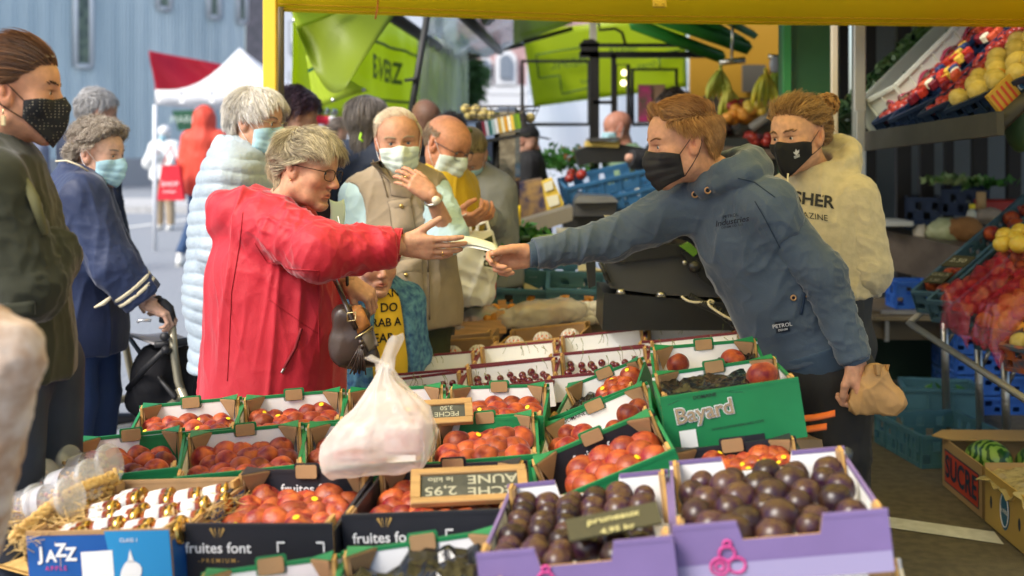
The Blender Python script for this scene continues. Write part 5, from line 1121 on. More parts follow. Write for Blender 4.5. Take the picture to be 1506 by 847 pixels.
# price signs
def sign(c, u, v, w, h, label, lines):
 u = nrm(u); n = nrm(np.cross(u, v)); v = np.cross(n, u); R = np.stack([u,v,n],1); M = M4(R, c); root = empty('price_sign', M=M, label=label, cat='price sign'); wd = mat('sign_wood', (.36,.21,.08), .5, var=.12, vscale=10, stretch=(1,8,1)); f = .020
 b = MB(M); b.box((0,h/2-f/2,0), (w,f,.014), bev=.002); b.box((0,-h/2+f/2,0), (w,f,.014), bev=.002); b.box((-w/2+f/2,0,0), (f,h-2*f,.0138)); b.box((w/2-f/2,0,0), (f,h-2*f,.0138)); b.build('frame', wd, root)
 b = MB(M); b.box((0,0,-.002), (w-2*f,h-2*f,.006)); b.build('slate', mat('slate_board', (.045,.047,.035), .8, col2=(.075,.075,.058), vscale=20), root)
 b = MB(M)
 for (t,s,x,y) in lines: b.text(t, s, (x,y,.0012), (-1,0,0), (0,-1,0), 0, bold=.015)
 b.build('chalk_writing', mat('chalk', (.34,.33,.24), .9), root)
sign(P(690,714,2.74), V(1,.05,.035), V(.12,.80,.34), .245, .115, 'big framed slate price sign with chalk writing lying on the black tray', [('PECHE',.040,.055,-.022),('JAUNE',.040,.055,.018),('2,95',.040,-.060,-.015),('le kilo',.022,-.060,.022)])
sign(P(657,606,3.40), V(1,.05,.05), V(.1,.7,.5), .135, .085, 'small framed slate price sign behind the white carrier bag', [('PECHE',.022,0,-.008),('3,50',.020,0,.013)])
# knotted carrier bag
def carrier():
 Y = 2.92; m = mat('milky_bag', (.90,.89,.87), .35, transl=(.50,(.97,.90,.84)), alpha=.34, bump=(26,.7,.008), spec=.9); root = empty('carrier_bag', P(555,690,Y), 'knotted milky white carrier bag standing on the peach trays', 'bag')
 lv = [(0,686,556,58,.06,3.2),(.05,688,554,74,.085,3.4),(.15,672,553,82,.10,3.4),(.35,645,556,83,.10,3.0),(.55,618,567,70,.095,2.6),(.66,602,575,57,.080,2.4),(.78,580,571,36,.05,2.1),(.88,560,566,18,.026,2),(.95,546,566,10,.014,2),(1,536,568,8,.011,2)]
 T_ = [q[0] for q in lv]; I = lambda t, k: np.interp(t, T_, [q[k] for q in lv]); b = MB()
 def f(u, t):
  a = u*2*math.pi; e = 2/I(t,5); ca, sa = math.cos(a), math.sin(a); x = math.copysign(abs(ca)**e, ca); y = math.copysign(abs(sa)**e, sa); pl = 1+(.010+.10*max(0,t-.5))*math.sin(a*13+3*math.sin(a*2))+.02*math.sin(a*5+t*6)
  q = P(I(t,2), I(t,1)-x*8*(1-t), Y); n = noise3(np.array([[a*2.2,t*7,1]]))[0]*.007*(1-t*.6)+(1-abs(noise3(np.array([[a*4+t*3,t*3.5+a,7]]))[0])*2)*.0035; return q+V(x*I(t,3)/FPX*Y*pl+n, y*I(t,4)*pl+n, n)
 b.grid(f, 90, 44, 0, True, .0008); b.build('bag_film', m, root)
 for pts, r in (([(566,545,Y),(571,525,Y),(582,500,Y-.01),(585,492,Y-.01)], [.014,.010,.011,.007]), ([(566,548,Y),(560,534,Y+.02),(545,528,Y+.02),(541,524,Y+.02)], [.012,.009,.008,.004])):
  b = MB(); n = 8; P_ = [P(*p) for p in pts]; b.grid(lambda u, v: (lambda i, s: lerp(P_[i], P_[i+1], s)+V((v-.5)*3.2*lerp(r[i], r[i+1], s), .012*math.sin(v*5+u*3), .3*(v-.5)*r[i]))(min(2,int(u*3)), u*3-min(2,int(u*3))), 16, 7, 0, True, .0012); b.build('handle', m, root)
 b = MB()
 for (px,py,dx) in ((520,650,.11),(596,640,.12)): b.box(P(px,py,Y), (dx*.72,.10,.07), bev=.01)
 b.build('contents', mat('pink_punnet', (.50,.16,.15), .5, col2=(.78,.66,.62), vscale=28), root)
carrier()
# ---------------------------------------------------------------- goods and gear behind the trays
DM = mat('machine_black', (.014,.014,.013), .38, spec=.5, bump=(60,.1,.002)); DM2 = mat('machine_grey', (.05,.05,.048), .4, spec=.5); STEEL = mat('brushed_steel', (.42,.41,.38), .28, metal=.9, bump=(4,.2,.01), stretch=(1,1,12))
def slab(b, pts, Y, depth, mi=0):   # outline in the picture plane at distance Y with real thickness
 P_ = [P(p[0], p[1], Y) for p in pts]; n = len(P_); w = V(0,depth,0); b.add(P_+[p+w for p in P_], [tuple(range(n))[::-1], tuple(range(n,2*n))]+[(i,(i+1)%n,(i+1)%n+n,i+n) for i in range(n)], mi)
def scale_machine():
 Y = 4.75; root = empty('weighing_scale', P(980,485,Y), 'black weighing scale with sloped housing under the vendor outstretched arm', 'scale')
 b = MB(); slab(b, [(888,431),(1078,446),(1092,486),(886,486)], Y, .38); b.build('base_box', DM, root)
 b = MB(); slab(b, [(897,424),(889,388),(900,383),(1012,366),(1040,385),(1062,408),(1068,438),(975,434)], Y+.02, .32); b.build('housing', DM2, root)
 b = MB(); slab(b, [(893,378),(900,366),(1000,358),(1030,366),(1014,374),(905,387)], Y-.01, .36); b.build('top_cover', DM, root)
 b = MB(); slab(b, [(1003,372),(1032,362),(1062,402),(1058,430),(1030,410)], Y-.02, .05); b.build('side_cheek', DM, root)
 b = MB(); p = P(1021,392,Y-.03); b.tube([p, p-V(0,.03,0)], [.024,.021], 16); b.build('knob', DM, root); b = MB(); p = P(1007,386,Y-.02); b.tube([p,p-V(0,.008,0)], .009, 10); b.build('screw', STEEL, root)
 b = MB(); slab(b, [(1000,362),(1013,356),(1028,370),(1020,378)], Y-.04, .03); b.build('display', mat('green_display', (.10,.22,.03), .15, spec=.8), root)
 b = MB(); slab(b, [(862,384),(876,384),(876,420),(866,424)], Y-.02, .05); b.tube([P(882,386,Y), P(896,416,Y)], .008, 6); b.build('support_arm', DM, root)
 for px,py in ((913,429),(972,433)): b = MB(); b.tube([P(px,py+3,Y-.01), P(px,py-4,Y-.01)], [.020,.012], 10); b.build('foot', STEEL, root)
 b = MB(); slab(b, [(895,322),(935,324),(1010,330),(1005,342),(900,338)], Y+.05, .25); b.build('pan', mat('pan_pale', (.55,.5,.35), .4), root); b = MB(); b.tube([P(893,345,Y+.02),P(891,326,Y+.02),P(897,321,Y+.02),P(930,324,Y+.02)], .006, 6); b.build('rail', STEEL, root)
 b = MB(); n = 260; A = [P(1014,436,Y-.06), P(1035,448,Y-.1), P(1058,458,Y-.12), P(1082,478,Y-.13)]
 def path(t): t *= 3; i = min(2,int(t)); return lerp(A[i],A[i+1],t-i)
 d = nrm(A[3]-A[0]); e = nrm(np.cross(d,[0,1,0])); f_ = V(0,1,0); b.tube([path(t)+(e*math.cos(t*150)+f_*math.sin(t*150))*.0125 for t in np.linspace(0,1,n)], .0036, 5); b.build('coiled_cord', mat('cord_black', (.02,.02,.018), .4), root)
 b = MB(); b.tube(chaik([P(*q) for q in ((1002,436,Y-.08),(1015,445,Y-.1),(1040,444,Y-.1),(1052,446,Y-.1),(1044,440,Y-.1),(1040,448,Y-.12),(1060,462,Y-.14),(1080,472,Y-.15))]), .0045, 6); b.build('cable', mat('cable_cream', (.6,.54,.38), .5), root)
scale_machine()
def scale_two():
 Y = 7.4; root = empty('weighing_scale', P(860,345,Y), 'second black weighing scale beside the blue tilted crates', 'scale'); b = MB(); slab(b, [(826,318),(905,316),(905,345),(832,348)], Y, .35); b.build('base_box', DM, root); b = MB(); slab(b, [(846,296),(908,297),(905,318),(842,318)], Y-.05, .3); b.build('housing', DM2, root); b = MB(); slab(b, [(848,292),(852,287),(902,289),(910,297),(846,299)], Y-.1, .35); b.build('pan', STEEL, root)
 Y = 8.6; root = empty('weighing_scale', P(880,240,Y), 'black scale with yellow topped tray before the sage shirt man', 'scale'); b = MB(); slab(b, [(846,222),(862,216),(915,212),(950,218),(962,232),(925,238),(868,240),(852,244)], Y, .3); b.build('housing', DM, root); b = MB(); slab(b, [(864,207),(912,208),(910,217),(862,215)], Y-.02, .3); b.build('tray_top', mat('yellow_top', (.5,.36,.08), .5), root); b = MB(); slab(b, [(866,203),(912,202),(910,207),(866,208)], Y-.05, .3); b.build('lid', DM2, root)
scale_two()
# vegetable crates, centre
TEAL = mat('teal_plastic', (.06,.16,.20), .45, spec=.4, var=.08); BLUC = mat('blue_plastic', (.03,.12,.24), .45, var=.1)
def tub3(BL, BR, FL, h, label, m, **kw): return crate(BL, BR, FL, label, h, m, **kw)
tub3((820,262,8.0),(940,232,8.1),(832,276,7.6), .17, 'upper grey blue crate of the tilted pair with red tomatoes', BLUC, marks='HL   BRILJANT', group='tilted grey blue crates')
tub3((822,288,8.0),(944,258,8.1),(835,302,7.6), .16, 'lower grey blue crate of the tilted pair', BLUC, marks='HL   BRILJANT', group='tilted grey blue crates')
fruits('darkred','peach',[P(838,262,7.8),P(855,257,7.8),P(840,255,7.95)],.032,'red tomato on the upper tilted grey blue crate','tomato','tomatoes on the tilted crate')
b = MB(); slab(b, [(832,315),(945,276),(955,315),(860,332),(838,330)], 7.75, .45); tag(b.build('cream_bin', mat('cream_plastic', (.50,.48,.36), .4, var=.08)), 'cream plastic bin under the tilted grey blue crates', 'bin')
b = MB(); slab(b, [(766,350),(842,324),(842,304),(766,326)], 6.9, .3); tag(b.build('steel_tray', mat('dull_steel', (.25,.22,.16), .45, metal=.6)), 'bare steel tray side between the mirror post and second scale', 'tray')
b = MB(); slab(b, [(797,268),(812,262),(829,298),(826,312),(806,316)], 7.5, .2, 0); slab(b, [(799,270),(812,265),(814,278),(802,282)], 7.49, .004, 1); slab(b, [(803,290),(820,286),(823,300),(808,305)], 7.49, .004, 1); tag(b.build('yellow_carton', [mat('carton_yellow', (.65,.45,.05), .6), mat('carton_cream', (.7,.66,.45), .6)]), 'yellow and cream carton leaning against the tilted crates', 'carton')
b = MB(); slab(b, [(764,268),(797,262),(808,318),(764,322)], 7.65, .2); tag(b.build('printed_carton', mat('dark_carton', (.03,.03,.08), .6, col2=(.35,.22,.08), vscale=14)), 'dark carton printed with small fruits next to the yellow carton', 'carton')
# leafy greens
def greens(c, rad, n, label, seed, m=None, leaf=.03, name='vegetables', Rl=None):
 r = np.random.default_rng(seed); p = np.asarray(c)+(r.uniform(-1,1,size=(n,3)) if Rl is not None else r.normal(size=(n,3)))*np.array(rad)*.5@(np.eye(3) if Rl is None else Rl.T); a = r.normal(size=(n,3)); a /= np.linalg.norm(a,axis=1,keepdims=True); q = np.cross(a, r.normal(size=(n,3))); q /= np.linalg.norm(q,axis=1,keepdims=True); s = leaf*r.uniform(.5,1.4,(n,1))
 v = np.stack([p-a*s, p+q*s*.55, p+a*s, p-q*s*.55],1).reshape(-1,3); o = link_mesh(name, v, np.arange(4*n).reshape(-1,4), m or mat('greens', (.03,.13,.02), .5, transl=(.25,(.1,.3,.03)), col2=(.08,.24,.04), vscale=9)); tag(o, label, 'vegetables', kind='stuff'); return o
greens(P(768,347,6.2), (.12,.1,.06), 260, 'curly green vegetables behind the vendor hand', 1); greens(P(735,352,6.2), (.08,.1,.10), 200, 'dark leafy greens right of the white shopping bag', 2); greens(P(725,378,5.9), (.06,.08,.10), 160, 'leek greens under the banknote', 3); greens(P(820,235,9.4), (.38,.15,.08), 500, 'green vegetables heaped behind the tilted crates', 4); greens(P(868,228,9.3), (.15,.1,.05), 140, 'reddish vegetables heaped near the black scale', 5, mat('rusty_veg', (.30,.10,.04), .6, col2=(.4,.3,.1), vscale=9))
for i in range(7): b = MB(); b.tube([P(768+6*i,350+1.5*i,6.1), P(818+3*i,346+2*i,6.0)], [.010,.007], 7); tag(b.build('leek', mat('leek_green', (.22,.42,.10), .45, col2=(.5,.6,.3), vscale=7)), ORD[i]+' green leek stalk from the left, lying behind the vendor hand', 'leek', 'leeks behind the hand')
b = MB(); b.tube([P(828,350,6.2),P(828,335,6.2)], [.028,.034], 16); tag(b.build('paper_cup', mat('cup_beige', (.5,.48,.4), .6)), 'beige paper cup near the leeks', 'cup')
# open teal crates
for i,(bl,br,fl,lab) in enumerate([((730,395,6.1),(800,388,6.2),(724,424,5.8),'teal crate left of the open trio, behind the shopping bag'),((770,388,6.4),(868,380,6.5),(768,408,6.1),'teal crate rearmost of the open trio'),((806,398,6.0),(882,392,6.1),(804,424,5.7),'teal crate right of the open trio with yellow board')]): tub3(bl,br,fl,.13,lab,TEAL,group='open teal vegetable crates')
for q in (((772,425,5.9),(800,428,5.9),(768,414,6.05)),((850,398,6.0),(892,398,6.0),(850,385,6.15))): b = MB(); A,B,C = [P(*x) for x in q]; b.add([A,B,C,A+V(0,.01,-.01),B+V(0,.01,-.01),C+V(0,.01,-.01)], [(0,1,2),(5,4,3),(0,3,4,1),(1,4,5,2),(2,5,3,0)]); tag(b.build('yellow_sheet', mat('pale_yellow', (.65,.55,.28), .6)), 'pale yellow sheet lying %s' % ('between the left teal crates' if q[0][0]==772 else 'in the right teal crate by the scale'), 'paper')
# apricot boxes and mushroom crates
WOODB = mat('thin_wood', (.66,.36,.13), .6, var=.12, vscale=14, stretch=(1,8,8))
def woodbox(BL,BR,FL,label): 
 T = tray(BL,BR,FL,label,h=.055,out=WOODB,ins=WOODB,rim=WOODB,tab=False,gusset=False,name='wooden_box',cat='box',group='flat wooden apricot boxes'); root, tw, w, d, R = T; M = M4(R, tw((0,0,0)))
 for x in (.02,w-.02):
  for y in (.015,d-.015): b = MB(M); b.box((x,y,.045), (.035,.014,.095)); b.build('corner_block', WOODB, root)
 return T
T = woodbox((646,458,5.75),(740,448,5.85),(638,476,5.42),'flat wooden box of apricots left, behind the film bags'); fill(T,'orange','peach',.022,'apricot in the left wooden box','apricot','apricots left',8,5,.055,jit=.1)
T = woodbox((744,444,6.0),(896,424,6.1),(735,462,5.65),'flat wooden box of apricots right, beside the black scale'); fill(T,'orange','peach',.022,'apricot in the right wooden box','apricot','apricots right',11,5,.055,x=(.05,.95),jit=.1)
BL2 = mat('blue_crate', (.03,.10,.30), .4)
T = tub3((662,446,6.0),(738,440,6.05),(655,466,5.7),.09,'small blue crate of white mushrooms left',BL2,group='blue mushroom crates'); fill(T,'mush','plum',.020,'white mushroom in the left blue crate','mushroom','mushrooms left',8,4,.085,jit=.2)
T = tub3((742,434,6.35),(815,424,6.4),(738,448,6.05),.09,'small blue crate of white mushrooms in the middle',BL2,group='blue mushroom crates'); fill(T,'mush','plum',.024,'white mushroom in the middle blue crate','mushroom','mushrooms middle',7,4,.090,jit=.2)
T = tub3((826,420,6.4),(893,412,6.45),(822,436,6.1),.09,'small blue crate of white mushrooms by the scale',BL2,group='blue mushroom crates'); fill(T,'mush','plum',.020,'white mushroom in the right blue crate','mushroom','mushrooms right',6,3,.085,jit=.2)
# plastic film bags with produce
def lumpy(name, pts, r, m, label, cat, amp=.014, vox=.008, seed=0, parent=None, kind=None):
 q = [cap(P(*a), P(*b_), r_, k=.04) for (a,b_,r_) in pts]; v, f = sdf_mesh(q, vox); v = smooth_mesh(v, f, 1); n = vnormals(v, f); d = (1-np.abs(noise3(v*14+seed))*2)*.6+(1-np.abs(noise3(v*33+seed))*2)*.3; v = v+n*(d*amp)[:,None]; o = link_mesh(name, v, f, m, parent, smooth=True); 
 if label: tag(o, label, cat, kind=kind)
 return o
CF = mat('clear_film', (.80,.80,.78), .10, alpha=.38, spec=1.0, bump=(30,.8,.008), coat=.5)
lumpy('film_bag', [((640,478,5.45),(720,466,5.5),.05)], .05, CF, 'clear film bag of grapes left behind the cardboard boxes', 'bag', seed=1); fruits('green','plum',[P(random.uniform(650,725),random.uniform(464,482),5.5) for _ in range(36)],.014,'pale green grape inside the left film bag','grape','grapes in the film bag')
lumpy('film_bag', [((745,470,5.45),(850,456,5.5),.036),((770,462,5.45),(825,452,5.5),.042)], .05, mat('beige_film', (.66,.58,.46), .15, alpha=.55, spec=.8, bump=(25,.6,.01)), 'beige tinted film bag draped over produce near the scale', 'bag', seed=2)
T = tray((640,474,5.62),(745,458,5.66),(612,498,5.34),'low open box under the left film bag',h=.06,out=BRN,ins=WHT,rim=BRN,tab=False,gusset=False,cat='box',name='cardboard_box')
fruits('white','pom',[P(lerp(846,886,i%6/5)+random.uniform(-3,3),lerp(452,468,i//6/2),5.6) for i in range(18)],.030,'pale round bulb heaped beside the black scale','fennel','pale bulbs by the scale')
fruits('white','pom',[P(lerp(705,800,i%7/6)+random.uniform(-3,3),lerp(462,474,i//7/1),5.62) for i in range(14)],.030,'pale packed fruit beneath the film bags','fruit','pale fruit under film')
table('trestle_table', -.55, 1.1, 5.32, 8.6, .56, 'long trestle table carrying the vegetable crates at the back', TM, TW)
table('display_table', .0, 1.6, 8.7, 9.8, .95, 'rear display table under the heaped green vegetables', TM, TW)
# white shopping bag and coloured bag
def shopbag():
 m = mat('bag_gloss', (.84,.82,.72), .35, bump=(10,.4,.01), spec=.5); root = empty('shopping_bag', P(688,445,5.4), 'large white reusable shopping bag with red corners and dark print', 'bag'); q = [cap(P(658,424,5.35),P(712,430,5.35),.055,.055,k=.04), cap(P(655,400,5.35),P(715,395,5.35),.065,.05,k=.06), cap(P(668,375,5.35),P(718,360,5.35),.06,.035,k=.06), cap(P(686,356,5.35),P(720,344,5.35),.03,.018,k=.05)]
 garment('bag_body', q, m, root, .007, [((.3,0,1),.25,.05,.012,None,1),((.8,0,-.5),.2,.04,.010,None,1)], 1)
 b = MB(); b.grid(lambda u,v: P(lerp(722,729,u)+2*v, lerp(438,395,v), 5.33+.02*u), 4, 6, 0, True, .05); b.build('red_corner', mat('bag_red', (.60,.02,.03), .4), root)
 b = MB(); slab(b, [(712,352),(724,346),(727,372),(716,376)], 5.24, .01); b.text('BIO', .06, P(720,376,5.22), (0,0,1), (-1,0,.2), 0, bold=.02); b.build('bag_print', mat('print_olive', (.06,.07,.03), .7), root)
 b = MB(); b.tube([P(700,352,5.4),P(703,330,5.38),P(716,326,5.38),P(722,348,5.38)], .008, 6); b.tube([P(668,372,5.4),P(676,330,5.4),P(690,325,5.4),P(694,356,5.4)], .008, 6); b.build('handle', m, root)
shopbag()
b = MB(); b.grid(lambda u,v: P(lerp(728,762,u)+4*math.sin(v*2), lerp(366,302,v), 6.6), 5, 6, 0, True, .05); o = b.build('yellow_bag', mat('bag_yellow', (.72,.50,.02), .4)); tag(o, 'yellow and grey carrier bag with a red label by the steel post', 'bag')
b = MB(); b.grid(lambda u,v: P(lerp(700,734,u)+3*math.sin(v*2), lerp(362,300,v), 6.58), 5, 6, 0, True, .05); b.build('grey_side', mat('bag_greygreen', (.22,.25,.18), .4), o); b = MB(); slab(b, [(733,309),(749,308),(749,318),(733,319)], 6.52, .01); b.build('red_label', mat('bag_red', (.60,.02,.03), .4), o)
for lab,(x0,y0,x1,y1),Y in (('folded paper held by the bald man in yellow',(672,321,686,314),5.25),('leaflet held out between the bald man and the hoodie girl',(682,320,706,310),5.6)):
 b = MB(); A, B = P(x0,y0,Y), P(x1,y1,Y); b.add([A,B,B+V(0,.06,.03),A+V(0,.06,.03),A-V(0,0,.004),B-V(0,0,.004),B+V(0,.06,.026),A+V(0,.06,.026)], [(0,1,2,3),(7,6,5,4),(0,4,5,1),(1,5,6,2),(2,6,7,3),(3,7,4,0)]); tag(b.build('paper', mat('leaflet', (.70,.60,.55), .6)), lab, 'paper')
# steel post, yellow panel, book shelf, wire basket
b = MB(); b.box((P(746,0,7.8)[0],7.8,(P(0,182,7.8)[2]+.45)/2+.1), ((768-730)/FPX*7.8,.16,P(0,182,7.8)[2]-.45), bev=.03); tag(b.build('steel_post', mat('mirror_steel', (.50,.46,.38), .12, metal=1, bump=(2,.3,.03))), 'wide mirror polished steel post under the book shelf', 'post')
b = MB(); b.box(((P(699,0,7.9)[0]+P(726,0,7.9)[0])/2,7.9,.72), ((726-699)/FPX*7.9,.1,1.0)); tag(b.build('yellow_board', mat('panel_yellow', (.62,.42,.02), .5)), 'yellow panel left of the mirror polished steel post', 'panel')
b = MB(); b.tube([P(728,205,7.75), V(P(728,0,7.75)[0],7.75,.1)], .018, 6); tag(b.build('dark_rod', DM), 'dark upright rod between the yellow panel and steel post', 'pole')
sh = MB(); sh.box(P(735,204,7.75), (.36,.22,.02), R=basis(x=(1,0,.16), z=(-.16,0,1))); tag(sh.build('book_shelf', DM), 'tilted black shelf carrying a row of thin books', 'shelf')
cols = ['111114','150d18','7a2434','b8b8c0','2e6a62','9fb6b4','d8d8d8','c9a23c','e0d8b0','d89a1c','f0ead0','e8c24a','6a8a2c','79a01c','3a3632','222020']
for i, c in enumerate(cols):
 b = MB(); b.box(P(703+4.6*i,192-1.05*i,7.74)+V(0,0,.0), (.0165,.15,.088), R=basis(x=(1,0,.16), z=(-.16,0,1)), bev=.001); tag(b.build('thin_book', mat('book_'+c, c, .5)), ['black first','near black second','crimson third','pale grey fourth','teal fifth','pale sea green sixth','white seventh','ochre eighth','ivory ninth','amber tenth','off white eleventh','yellow twelfth','moss green thirteenth','lime fourteenth','brown grey fifteenth','black last'][i]+' thin book on the tilted shelf, counted from the left', 'book', 'thin books')
def wire_basket():
 root = empty('wire_basket', P(735,178,7.8), 'long wire basket with golden onions above the books', 'basket'); b = MB(); c = P(735,170,7.85); rx, ry = .24, .16
 for z, k in ((.055,1.0),(.03,.97),(-.0,.9),(-.03,.7)): b.tube([c+V(math.cos(a)*rx*k, math.sin(a)*ry*k, z-.03*math.cos(a)*0) for a in np.linspace(0,2*math.pi,30)], .0035, 5, caps=False)
 for a in np.linspace(0,2*math.pi,15)[:-1]: b.tube([c+V(math.cos(a)*rx*k, math.sin(a)*ry*k, z) for z,k in ((.055,1),(.0,.9),(-.03,.7))], .0028, 4)
 b.build('wire', mat('wire_dark', (.08,.07,.06), .4, metal=.5), root)
wire_basket(); fruits('quince','pom',[P(x,y,7.8) for x,y in ((685,160),(700,160),(697,168),(712,166),(722,170),(736,171),(764,172),(780,173),(708,171),(752,178),(690,170))],.031,'golden onion in the wire basket above the books','onion','golden onions')
# banana bunches
def bananas(px, py, Y, n, label, rot=0, m=None, sc=1):
 root = empty('banana_bunch', P(px,py,Y), label, 'bananas'); o = P(px,py,Y); m = m or mat('banana', (.72,.55,.03), .45, col2=(.50,.55,.06), vscale=9)
 for i in range(n):
  a = rot+lerp(-1.0,1.0,i/max(1,n-1)); L = .19*sc; b = MB(); pts = [o+V(math.sin(a)*(.02+.075*math.sin(t*1.7))*sc, -.03*math.sin(t*2+i), -L*t) for t in np.linspace(0,1,9)]
  b.tube(pts, [.007*sc,.012*sc,.017*sc,.019*sc,.0195*sc,.019*sc,.017*sc,.012*sc,.005*sc], 6); b.build('banana', m, root)
 b = MB(); b.tube([o+V(0,0,.04), o-V(0,0,.01)], .012, 6); b.build('stalk', m, root)
YB = 7.9; bananas(1126,110,YB,5,'yellow banana bunch hanging left of the green pillar'); bananas(1142,106,YB+.1,5,'greenish banana bunch hanging against the green pillar', .2, mat('banana_green', (.35,.48,.05), .45, col2=(.6,.6,.1), vscale=6)); bananas(1060,104,8.6,6,'pale green banana bunch under the steel hook bar', -.3, _M['banana_green']); bananas(1072,132,8.5,6,'lower hanging yellow green banana bunch below the pale bunch', .3, mat('banana_mixed', (.50,.52,.05), .45, col2=(.65,.6,.1), vscale=6))
b = MB(); b.tube([P(1058,92,8.5),P(1096,88,8.5)], .02, 8); b.tube([P(1076,90,8.5),P(1078,20,8.5)], .010, 6); b.tube([P(1130,83,7.9),P(1150,84,7.9)], .015, 8); b.tube([P(1134,84,7.9),P(1134,108,7.9)], .006, 6); tag(b.build('hook_bar', mat('bright_steel', (.6,.58,.5), .2, metal=.9)), 'bright steel hook bar carrying the banana bunches', 'rail')
b = MB(); b.sphere(P(1140,95,7.8), (.035,.02,.05)); tag(b.build('round_dial', mat('dial_grey', (.35,.38,.42), .3)), 'grey round hanging scale dial above the bananas', 'scale')
# stepped fruit stand under the bananas
def stand_goods():
 root = empty('stepped_stand', P(1100,250,8.3), 'stepped wooden stand of fruit beneath the hanging bananas', 'stand'); wd = mat('old_wood', (.16,.12,.08), .7, var=.2)
 for (x0,y0,x1,y1,Y) in ((1075,203,1150,146,8.4),(1105,190,1158,152,8.2)): b = MB(); b.tube([P(x0,y0,Y),P(x1,y1,Y)], .035, 4); b.build('side_rail', mat('grey_rail', (.25,.24,.20), .6), root)
 b = MB(); b.grid(lambda u,v: P(lerp(1035,1160,u), lerp(220,140,v)+8*u, lerp(8.0,9.2,v)), 3, 3, 0, False, .03); b.build('sloped_board', wd, root)
 b = MB(); b.box(P(1110,330,8.3), (.95,.4,1.1)); b.build('cabinet', mat('dark_panel', (.03,.035,.03), .7), root)
stand_goods(); rr = random.Random(3)
for kind, cen, n, sx, sy, r_, lab, cat, grp in (('orange',(1090,168,8.3),22,20,8,.038,'orange fruit in the middle of the stepped stand','orange','oranges on the stand'),('yellow',(1112,158,8.3),10,12,6,.036,'yellow fruit right of the oranges on the stand','lemon','lemons on the stand'),('darkred',(1078,155,8.5),16,14,7,.032,'dark red fruit above the oranges on the stand','apple','dark apples on the stand'),('darkred',(1120,205,8.1),16,26,5,.034,'dark fruit along the lower step of the stand','apple','dark apples on the lower step'),('plum',(1060,185,8.3),14,14,8,.034,'dark plum at the left of the stepped stand','plum','plums on the stand')):
 fruits(kind,'peach',[P(cen[0]+rr.uniform(-sx,sx),cen[1]+rr.uniform(-sy,sy),cen[2]+rr.uniform(-.1,.1)) for _ in range(n)],r_,lab,cat,grp)
# ---------------------------------------------------------------- right side: sloped upper display
def quadpt(A,B,Bp,Ap,u,v): return lerp(lerp(A,B,u),lerp(Ap,Bp,u),v)
UA, UB, UBp, UAp = P(1248,186,6.5), P(1458,150,5.0), P(1640,-28,5.3), P(1410,25,7.1)
def strip(u0,u1,label,m,h=.12,v0=.0,v1=1.0,lift=0,**kw):
 BLp, BRp, FLp = quadpt(UA,UB,UBp,UAp,u0,v1), quadpt(UA,UB,UBp,UAp,u1,v1), quadpt(UA,UB,UBp,UAp,u0,v0); L_ = V(-.2,-.25,.9)*lift; BLp, BRp, FLp = BLp+L_, BRp+L_, FLp+L_; return crate(BLp,BRp,FLp,label,h,m,depth=np.linalg.norm(BLp-FLp),**kw)
DGC = mat('dark_green_plastic', (.010,.05,.018), .45); NAVY = mat('navy_plastic', (.012,.028,.07), .45); STY = mat('styrofoam', (.62,.66,.56), .7, bump=(60,.4,.004))
T = strip(-.38,.04,'dark green crate with wrapped greens left of the styrofoam trough on the upper display',DGC); root,tw,w,d,R = T; greens(tw((w/2,d/2,.10)), (w*.95,d*.95,.08), 1100, 'dark wrapped greens in the leftmost upper display crate', 31, mat('dark_greens', (.03,.09,.025), .3, col2=(.20,.34,.12), vscale=9, spec=.8), Rl=R)
T = strip(.05,.22,'white styrofoam trough standing steeply on the upper display',STY,solid=True,h=.22,lift=.10); root,tw,w,d,R = T; greens(tw((w*.55,d*.45,.115)), (w*.5,d*.85,.02), 200, 'green grapes and leaves in the styrofoam trough', 32, mat('pale_greens', (.15,.24,.07), .4, col2=(.38,.42,.22), vscale=9), Rl=R)
T = strip(.20,.33,'dark crate of pink netted fruit right of the styrofoam trough',NAVY); fill(T,'pink' if 0 else 'darkred','peach',.032,'pink red fruit in the crate right of the styrofoam','apple','pink fruit upper display',4,16,.10,x=(.05,.95)); 
root,tw,w,d,R = T; net = lumpy('pink_net', [], .0, None, None, None) if 0 else None
b = MB(); b.grid(lambda u,v: tw(V(w*(.15+.5*u), d*(.1+.8*v), .135+.02*math.sin(u*9)*math.cos(v*25))), 12, 40, 0, True, .002); tag(b.build('pink_netting', mat('pink_net', (.40,.02,.08), .35, alpha=.6, spec=.8, bump=(40,.9,.01))), 'crumpled pink netting over the upper display fruit', 'netting')
T = strip(.33,.55,'navy crate of small mixed cartons in the middle of the upper display',NAVY,rows=3); root,tw,w,d,R = T; rr = random.Random(9)
for i in range(60):
 c_ = rr.choice(['b03020','d8b040','e8e0c0','30406a','c05030','701828']); b = MB(); b.box(tw((rr.uniform(.1,.9)*w, rr.uniform(.02,.98)*d, .125)), (.035,.045,.04), R=R@basis(x=(1,rr.uniform(-.5,.5),0),z=(0,0,1)), bev=.006); tag(b.build('small_carton', mat('mc_'+c_, c_, .5)), {'b03020':'brick red','d8b040':'yellow','e8e0c0':'ivory','30406a':'slate blue','c05030':'rust','701828':'wine red'}[c_]+' small carton in the navy upper display crate', 'carton', 'small cartons '+c_)
T = strip(.55,.72,'navy crate of dark red fruit on the upper display',NAVY); fill(T,'darkred','peach',.026,'dark red fruit in the navy upper display crate','apple','dark fruit upper display',5,18,.10,x=(.05,.95))
T = strip(.72,1.0,'carton of yellow ridged melons with orange liners at the right of the upper display',NAVY,h=.10); fill(T,'quince','pom',.046,'yellow ridged melon in the upper display carton','melon','yellow melons',4,12,.10,x=(.08,.92),skip=.2); fill(T,'orange','peach',.03,'orange liner fruit between the yellow melons','orange','orange fruit among melons',4,8,.09,x=(.05,.95),skip=.3)
root,tw,w,d,R = T
